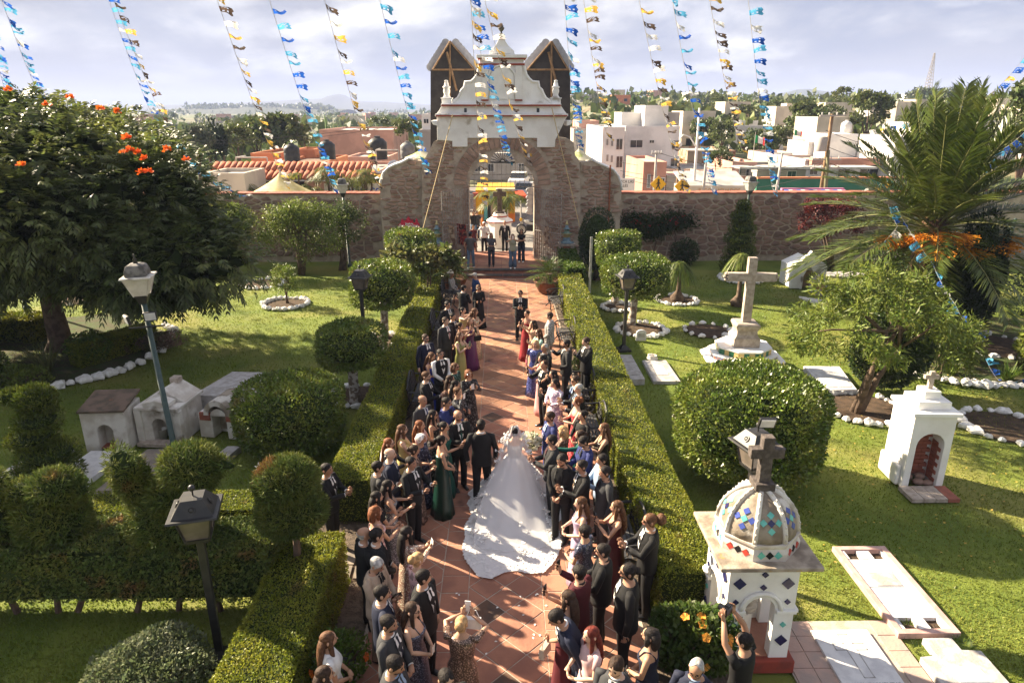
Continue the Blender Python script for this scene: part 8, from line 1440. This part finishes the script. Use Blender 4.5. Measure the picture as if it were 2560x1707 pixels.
P_('D', 1310, 1062, 1.72, 190, ('casual', 'lblue', 'black', 'long'), ('k', 'short'), 'clap', 'man in light blue shirt clapping by the hedge', 'the man in the light blue shirt', sk=1)
P_('D', 1340, 1195, 1.72, 190, SU('dgrey', 'black', 'burg'), ('k', 'short'), 'down', 'man in grey suit with burgundy tie on the right', 'the man with the burgundy tie', sk=1)
P_('F', 782, 175, 1.63, 185, DR('lilac', 'strap', 'long', 'satin'), ('br', 'long'), 'hold', 'woman in lavender satin dress with a necklace', 'the woman in lavender', sk=2)
P_('F', 1062, 205, 1.64, 180, DR('burg', 'strap', 'long', 'satin'), ('br', 'curlylong'), 'phone', 'woman with long curly hair in burgundy satin', 'the woman with long curls')
P_('F', 1318, 312, 1.78, 180, SU('black', 'white'), ('br', 'afro'), 'clap', 'man with curly ponytail and sunglasses clapping at the hedge', 'the man with the ponytail', ex=(SH,), sk=1)
P_('F', 812, 392, 1.60, 145, DR('navy', 'short', 'long', 'sequin'), ('k', 'curly'), 'hold', 'woman with short dark curls in navy sparkling dress, back turned', 'the woman in sparkling navy', wide=1.08)
P_('F', 955, 545, 1.74, 165, SU('black', 'black'), ('k', 'short'), 'hold', 'man in black shirt and sunglasses beside the sparkling navy dress', 'the man in the black shirt', ex=(SH,))
P_('F', 770, 712, 1.72, 140, SU('burg', 'black'), ('k', 'short'), 'onephone', 'man in burgundy suit filming with raised arm', 'the man in burgundy')
P_('F', 1150, 705, 1.82, 175, SU('black', 'white'), ('k', 'bun'), 'down', 'tall bearded man with hair bun, sunglasses and open white shirt', 'the man with the hair bun', ex=(SH, BE), wide=1.12, sk=1)
P_('F', 682, 905, 1.63, 150, DR('maroon', 'off', 'long'), ('db', 'long'), 'onephone', 'woman in wine red dress raising her phone at the lower right', 'the woman in wine red', ex=(('bag', 'cream', 'l', 'cream quilted chain bag'),))
P_('F', 800, 985, 1.76, 190, SU('navy', 'white'), ('k', 'short'), 'down', 'man in navy suit bending down at the lower right', 'the man bending down', lean=28, sk=1)
P_('F', 862, 1192, 1.62, 200, DR('blush', 'short', 'long'), ('rd', 'half'), 'hold', 'red-haired woman in blush dress with a small box', 'the red-haired woman in blush', sk=2)
P_('F', 1060, 1425, 1.74, 235, SU('dgrey', 'white'), ('db', 'short'), 'clasp', 'bearded man in dark grey suit at the bottom right of the path', 'the bearded man at the bottom right', head=(0, -10), ex=(BE,), sk=2)
P_('F', 1322, 1200, 1.63, 155, DR('navy', 'strap', 'long'), ('k', 'bob'), 'clasp', 'black-haired woman in navy dress with crossed back straps', 'the woman with crossed straps', ex=(('bag', 'dgrey', 'l', 'patterned clutch'),))
P_('F', 1680, 1440, 1.72, 240, SU('navy', 'lblue', 'royal'), ('gr', 'thin'), 'down', 'balding man in glasses and navy suit beside the hibiscus', 'the balding man by the hibiscus', head=(0, -12), ex=(GL_, BE), sk=1)
P_('I', 362, 1335, 1.68, 135, ('casual', 'black', 'djeans'), ('k', 'short'), 'raise', 'photographer in black T-shirt with both arms raised at the lower right', 'the photographer in the T-shirt', ex=('camera',), sk=1)
# ---- at the gate
P_('G', 536, 1392, 1.70, 75, ('casual', 'grey', 'jeans'), ('k', 'short'), 'walk', 'man in grey shirt, jeans and cap walking through the gate', 'the man in the cap', z0=.3, ex=('cap', 'whiteshoe'), sk=1)
P_('G', 660, 1395, 1.60, 270, ('top', 'grey', 'djeans', 'short'), ('db', 'half'), 'hold', 'woman in striped top and jeans on the steps', 'the woman in stripes', z0=.3, ex=('stripe',), sk=1)
P_('G', 788, 1402, 1.62, 272, ('top', 'sage', 'jeans', 'short', 1.5), ('db', 'half'), 'phoneup', 'woman in wide ripped jeans photographing from the steps', 'the woman in wide jeans', z0=.3, ex=('whiteshoe',), phone_m=M_pwh)
P_('G', 840, 1372, 1.62, 262, ('top', 'black', 'djeans', 'short', 1.25), ('k', 'long'), 'cross', 'young woman in black top with arms crossed at the gate', 'the woman with crossed arms', z0=.3, ex=('whiteshoe',))
P_('G', 618, 1328, 1.72, 275, ('casual', 'white', 'black', 'long'), ('wh', 'short'), 'wipe', 'white-haired man in white shirt under the arch', 'the man in white under the arch', z0=.1, sk=1)
P_('G', 553, 1345, 1.60, 290, DR('maroon', 'short', 'short'), ('k', 'bun'), 'down', 'woman in maroon dress by the left jamb', 'the woman in maroon', z0=.1, sk=1)
P_('G', 741, 1322, 1.70, 268, SU('black', 'white', 'white'), ('wh', 'bald'), 'down', 'white-haired man in black suit beside the white pedestal', 'the man by the pedestal', z0=.05, sk=1)
P_('G', 553, 1262, 1.72, 290, ('casual', 'black', 'jeans'), ('k', 'short'), 'down', 'man in black T-shirt and jeans in the street beyond the arch', 'the man in the street', z0=.0, sk=1)
P_('G', 575, 1262, 1.70, 300, ('casual', 'char', 'djeans'), ('k', 'short'), 'down', 'man half hidden behind the one in the black T-shirt', 'the man half hidden', z0=.0, sk=1)
# ================================================================ the couple
gp_ = hp('C', 1580, 735, 1.76); gr_ = person(gp_, 1.78, 88, SU('black', 'white'), ('k', 'short'), 'walk', 'groom in black tailcoat walking away with the bride', 'the groom')
bx, by = hp('C', 1958, 800, 1.62)
bo = person((bx, by), 1.64, 90, DR('white', 'off', 'long', None, .6), ('k', 'updo'), 'hold', 'bride in white lace gown with long veil and train walking away', 'the bride', sk=2)
M_lace = mat('bridal_lace', (.88, .87, .86), (.80, .79, .79), sc=7, rough=.7, bump=.35, bsc=16, trans=.15); M_tulle = mat('bridal_tulle', (.88, .87, .87), (.82, .81, .82), sc=3, rough=.6, trans=.2, bump=.1, bsc=5)
# gown: local +Y is forward (away from the camera)
mb = MB(); rings = []; nA = 72; tips = [(-.6, -1.35), (.0, -2.5)]
def rad(a):
    d = ((a+PI/2+PI) % (2*PI))-PI; back = math.exp(-(d/.62)**2); return .62+.28*abs(math.cos(a))+1.95*back+.09*math.sin(5*a+1)*back+.05*math.sin(9*a)*(.3+back)
for f in (0, .1, .22, .36, .5, .64, .76, .86, .93, 1.0):
    r_ = []
    for i in range(nA):
        a = 2*PI*i/nA; Rm = rad(a); wv_ = 1+.05*math.sin(11*a+2)*(f**.8)+.03*math.sin(19*a+f*2)*f; q = .155+(Rm-.155)*f**1.25*wv_; drop = min(1, (q-.15)/.75); z = 1.02*(1-drop**.85)+.05*f*(1-f)*math.sin(8*a+f*9)+(.03+.018*math.sin(13*a+f*4)) if q > .2 else 1.02*(1-drop)
        sk_ = -.16*max(0, (Rm-1.1))*f*f; r_.append((q*math.cos(a)+sk_*1.0, q*.95*math.sin(a), max(z, .040+.012*math.sin(9*a))))
    rings.append(r_)
mb.loft(rings, cap=False); gown = mb.build('gown', M_tulle, bo, smooth=True)
# scalloped lace hem: small petals along the edge and strewn up the train
Q = []; nrm = []
e_ = np.array(rings[-1]); e2 = np.array(rings[-3]); e3 = np.array(rings[-5]); e4 = np.array(rings[3])
for i in range(5200):
    j = rnd.randrange(nA); u = rnd.random(); f = rnd.random()**1.8; e3 = e4 if i > 4200 else np.array(rings[-5]); f = rnd.random() if i > 4200 else f; j = (j//5)*5 if i > 4200 else j; A = e_[j]*(1-u)+e_[(j+1) % nA]*u; B_ = e3[j]*(1-u)+e3[(j+1) % nA]*u; Q.append(A*(1-f)+B_*f+np.array([0, 0, .012])); nrm.append((rnd.gauss(0, .15), rnd.gauss(0, .15), 1))
qmesh('lace_hem', [flatq(Q, .05, .12)], M_lace, gown)
# veil
vm = bpy.data.materials.new('veil_tulle'); vm.use_nodes = True; vt = vm.node_tree; pb = vt.nodes['Principled BSDF']; pb.inputs['Base Color'].default_value = (.85, .85, .87, 1); pb.inputs['Roughness'].default_value = .7; pb.inputs['Alpha'].default_value = .34
mb = MB(); vr = []; hs_ = 1.64/1.7
for z, w_, y in ((1.70, .05, -.02), (1.69, .09, -.07), (1.62, .115, -.12), (1.5, .17, -.15), (1.38, .24, -.17), (1.2, .29, -.2), (1.0, .36, -.26), (.75, .47, -.46), (.5, .58, -.72), (.28, .68, -1.05), (.12, .74, -1.45), (.08, .72, -1.8)):
    vr.append([((w_*math.sin(t_*1.35))*hs_-.10*max(0, 1-z)*.7, (y+(w_*.75)*(1-math.cos(t_*1.35))*(1 if z > 1.3 else .55)+.015*math.sin(t_*14+z*3))*hs_, z*hs_+.012*math.sin(t_*11)) for t_ in [-1+2*i/20 for i in range(21)]])
mb.loft(vr, cap=False, close=False); veil = mb.build('veil', vm, bo, smooth=True)
Q = [vr[k][i] for k in range(3, 11) for i in (0, 1, 19, 20)]; qmesh('veil_lace_edge', [leaves(np.array([q for q in Q for _ in range(9)])+rng.normal(0, .03, (len(Q)*9, 3)), np.tile([[0, -1., .3]], (len(Q)*9, 1)), .06, .8, .2)], M_lace, veil)
# bouquet
bq = thing('bouquet', 'large bouquet of white orchids carried by the bride', 'bouquet', (bx+.32, by+.28, 1.15)); P = unit(rng.normal(size=(420, 3)))*np.array([.2, .16, .17])*(.6+.4*rng.random((420, 1))); qmesh('blossoms', [leaves(P, unit(P), .085, .85, .8, jit=.5)], mat('orchid', (.82, .79, .66), (.74, .72, .55), sc=9, rough=.6, trans=.25, isl=.1), bq); MB().tube([(0, 0, -.26), (0, 0, 0)], .025, 8).build('stems', L_boxd, bq); P = unit(rng.normal(size=(50, 3)))*np.array([.2, .16, .15]); qmesh('leaves', [leaves(P, unit(P), .1, .4, .8)], L_boxd, bq)
# petals on the tiles
pt = MB()
pm_ = [MB().add([(-.02, 0, 0), (0, -.014, .004), (.022, 0, .003), (0, .015, .006)], [(0, 1, 2, 3)]).mesh('petal', M_clean)]
for i in range(46):
    x, y = rnd.uniform(-.9, .95), rnd.uniform(6.3, 9.6)
    if y > 9.0 and abs(x) < .7: continue
    o = link('petal', pm_[0], None, (x, y, .021), rnd.uniform(0, 6)); o.scale = (1.2, 1.2, 1); tag(o, 'white rose petal fallen on the terracotta tiles before the train', 'petal', 'fallen petals')
# ================================================================ papel picado bunting
FC = dict(sky=(.09, .36, .62), blue=(.02, .11, .52), white=(.76, .75, .74), yellow=(.80, .50, .10), brown=(.10, .07, .055))
FM = {k: mat('paper_'+k, c, tuple(x*.85 for x in c), sc=6, rough=.7, trans=.5) for k, c in FC.items()}
def flag_mesh(k):
    r_ = random.Random(k); nx, ny = 7, 6; w_, h = .23, .28; V = []; F = []; a1, a2, ph = r_.uniform(.02, .09), r_.uniform(-.07, .07), r_.uniform(0, 6)
    for j in range(ny+1):
        for i in range(nx+1):
            u, v = i/nx, j/ny; low = (.045*abs(math.sin(u*PI*3.5)) if j == ny else 0); V.append((w_*(u-.5)+a2*v*v, (a1*math.sin(u*5+ph)+.10*math.sin(ph*1.7))*v+.02*math.sin(v*6+ph), -h*v-low+.03*v*math.sin(u*4+ph)))
    holes = {(1, 1), (5, 1), (2, 2), (4, 2), (3, 1), (3, 3), (1, 3), (5, 3), (2, 4), (4, 4)}; r2 = set(r_.sample(sorted(holes), 7))
    for j in range(ny):
        for i in range(nx):
            if (i, j) in r2: continue
            F.append((j*(nx+1)+i, j*(nx+1)+i+1, (j+1)*(nx+1)+i+1, (j+1)*(nx+1)+i))
    return V, F
FMESH = {}
for c in FC:
    for k in range(6):
        V, F = flag_mesh(k); me = bpy.data.meshes.new('paper_flag'); me.from_pydata(V, [], F); me.materials.append(FM[c]); FMESH[c, k] = me
BL = ['sky', 'blue', 'white', 'sky', 'sky', 'blue']; YB = ['yellow', 'white', 'brown', 'yellow', 'white', 'brown']
M_str = mat('string', (.5, .48, .45), rough=.9)
def bunting(pts, cols, label, gap=.64, size=1.0, swing=1.0, windx=.25):
    t = thing('paper_bunting', label, 'bunting', tuple(pts[0]), group='strings of cut paper flags'); P = [Vector(p)-Vector(pts[0]) for p in pts]; MB().tube([tuple(p) for p in P], .006, 4).build('string', M_str, t); d = .2; i = 0; acc = 0
    for a, b in zip(P, P[1:]):
        L_ = (b-a).length; dr = (b-a).normalized()
        while d < acc+L_:
            p = a+dr*(d-acc); o = link('paper_flag', FMESH[cols[i % len(cols)] if rnd.random() > .1 else rnd.choice(cols), rnd.randrange(6)], t, tuple(p)); ex_ = dr; yy = Vector((0, 0, 1)); 
            down = Vector((swing*rnd.uniform(.6, 1.1), rnd.gauss(-.05, .25), -.35+rnd.gauss(0, .22))).normalized(); x_ = ex_; z_ = -(down-x_*down.dot(x_)).normalized(); y_ = z_.cross(x_); o.matrix_local = Matrix.Translation(p) @ Matrix((x_, y_, z_)).transposed().to_4x4() @ Matrix.Scale(size, 4); d += gap*rnd.uniform(.85, 1.15); i += 1
        acc += L_
    return t
def span(top, bot, Yt=19.0, Yb=34.2, sag=.35, ext=1.15):
    b, a = dy(*bot, Yb), dy(*top, Yt); a = b+(a-b)*ext; return [b+(a-b)*f+Vector((0, 0, -sag*4*f*(1-f))) for f in [i/10 for i in range(11)]]
strs = [((-40, 0), (12, 215), BL, 24, 'blue bunting string at the very left above the tulip tree'), ((5, 0), (92, 222), BL, 24, 'second blue bunting string from the left'), ((252, 0), (352, 270), BL, 25, 'blue bunting string left of the first yellow one'), ((268, 12), (402, 330), YB, 25, 'first yellow and brown bunting string from the left'), ((502, 0), (655, 425), YB, 19, 'yellow and brown bunting string ending near the tent'), ((622, 0), (768, 442), BL, 19, 'blue bunting string ending on the left wall'), ((748, 0), (872, 440), YB, 19, 'yellow bunting string ending at the left flank wall'), ((876, 5), (980, 408), BL, 19, 'blue bunting string ending on the left buttress'), ((1082, 0), (1108, 470), YB, 19, 'yellow bunting string down the left of the gable'), ((1083, 4), (1164, 375), BL, 19.4, 'blue bunting string down the middle of the gable'), ((1118, 5), (1212, 378), YB, 19, 'yellow bunting string down the right of the gable'), ((1298, 0), (1326, 340), BL, 19, 'blue bunting string right of the gable'), ((1343, 0), (1396, 318), YB, 19, 'yellow bunting string in front of the apartments'), ((1472, 0), (1572, 440), YB, 19, 'yellow bunting string ending by the crossing sign'), ((1548, 0), (1636, 442), BL, 19, 'blue bunting string ending on the right wall'), ((1634, 0), (1704, 345), YB, 19, 'yellow bunting string above the right wall lamp'), ((1722, 0), (1776, 442), BL, 19, 'blue bunting string wrapped at the grey pole')]
for tp, bt_, c, Yt, lb in strs: bunting(span(tp, bt_, Yt), c, lb)
def cat3(pts, n=8, sag=.2):
    o = []
    for a, b in zip(pts, pts[1:]): o += [a+(b-a)*(i/n)+Vector((0, 0, -sag*4*(i/n)*(1-i/n))) for i in range(n)]
    return o+[pts[-1]]
bunting(cat3([dy(2356, 128, 30), dy(2260, 225, 31.5), dy(1990, 300, 33.5)]), ['sky', 'blue', 'yellow', 'white', 'brown', 'yellow'], 'mixed bunting string rising to the upper right corner', .42, 1.15)
bunting(cat3([dy(402, 330, 30), dy(450, 390, 31.5), dy(520, 430, 33), dy(575, 445, 34.2)]), BL, 'blue and white bunting slung from the tulip tree to the wall', .36)
bunting(cat3([dy(2060, 478, 21), dy(2140, 600, 20), dy(2195, 700, 19), dy(2255, 800, 18.3), dy(2295, 875, 17.8), dy(2358, 868, 17.6)], 6, .08), BL, 'blue and white bunting slack across the date palm', .34, .9, .2)
bunting(cat3([dy(2040, 470, 22), dy(2062, 520, 21.6), dy(2010, 575, 21.8)], 5, .05), ['sky', 'blue', 'white'], 'short blue bunting tangled in the palm fruit', .4, .9)
bunting(cat3([dy(1980, 438, 34), dy(2030, 418, 33), dy(2090, 395, 32), dy(2120, 330, 32), dy(2105, 370, 32)], 5, .1), ['white', 'yellow', 'blue', 'white', 'sky'], 'mixed bunting string behind the palm over the right wall', .5)
bunting(cat3([dy(2358, 300, 30), dy(2290, 350, 31), dy(2260, 400, 32)], 5, .1), BL, 'blue bunting string at the right edge behind the palm', .42)
# ================================================================ the hazy air
hz = MB().bb(-6000, 6000, -60, 6500, -3, 130).build('haze', mat('haze_dummy', (1, 1, 1))); hz['kind'] = 'stuff'
hm = bpy.data.materials.new('haze_air'); hm.use_nodes = True; t_ = hm.node_tree; t_.nodes.remove(t_.nodes['Principled BSDF']); pv = t_.nodes.new('ShaderNodeVolumePrincipled')
pv.inputs['Color'].default_value = (.5, .6, .95, 1); pv.inputs['Density'].default_value = .0003; pv.inputs['Anisotropy'].default_value = 0.0
t_.links.new(pv.outputs[0], t_.nodes['Material Output'].inputs['Volume']); hz.data.materials.clear(); hz.data.materials.append(hm)
tag(hz, 'thin blue haze hanging over the plain and hills', 'haze')
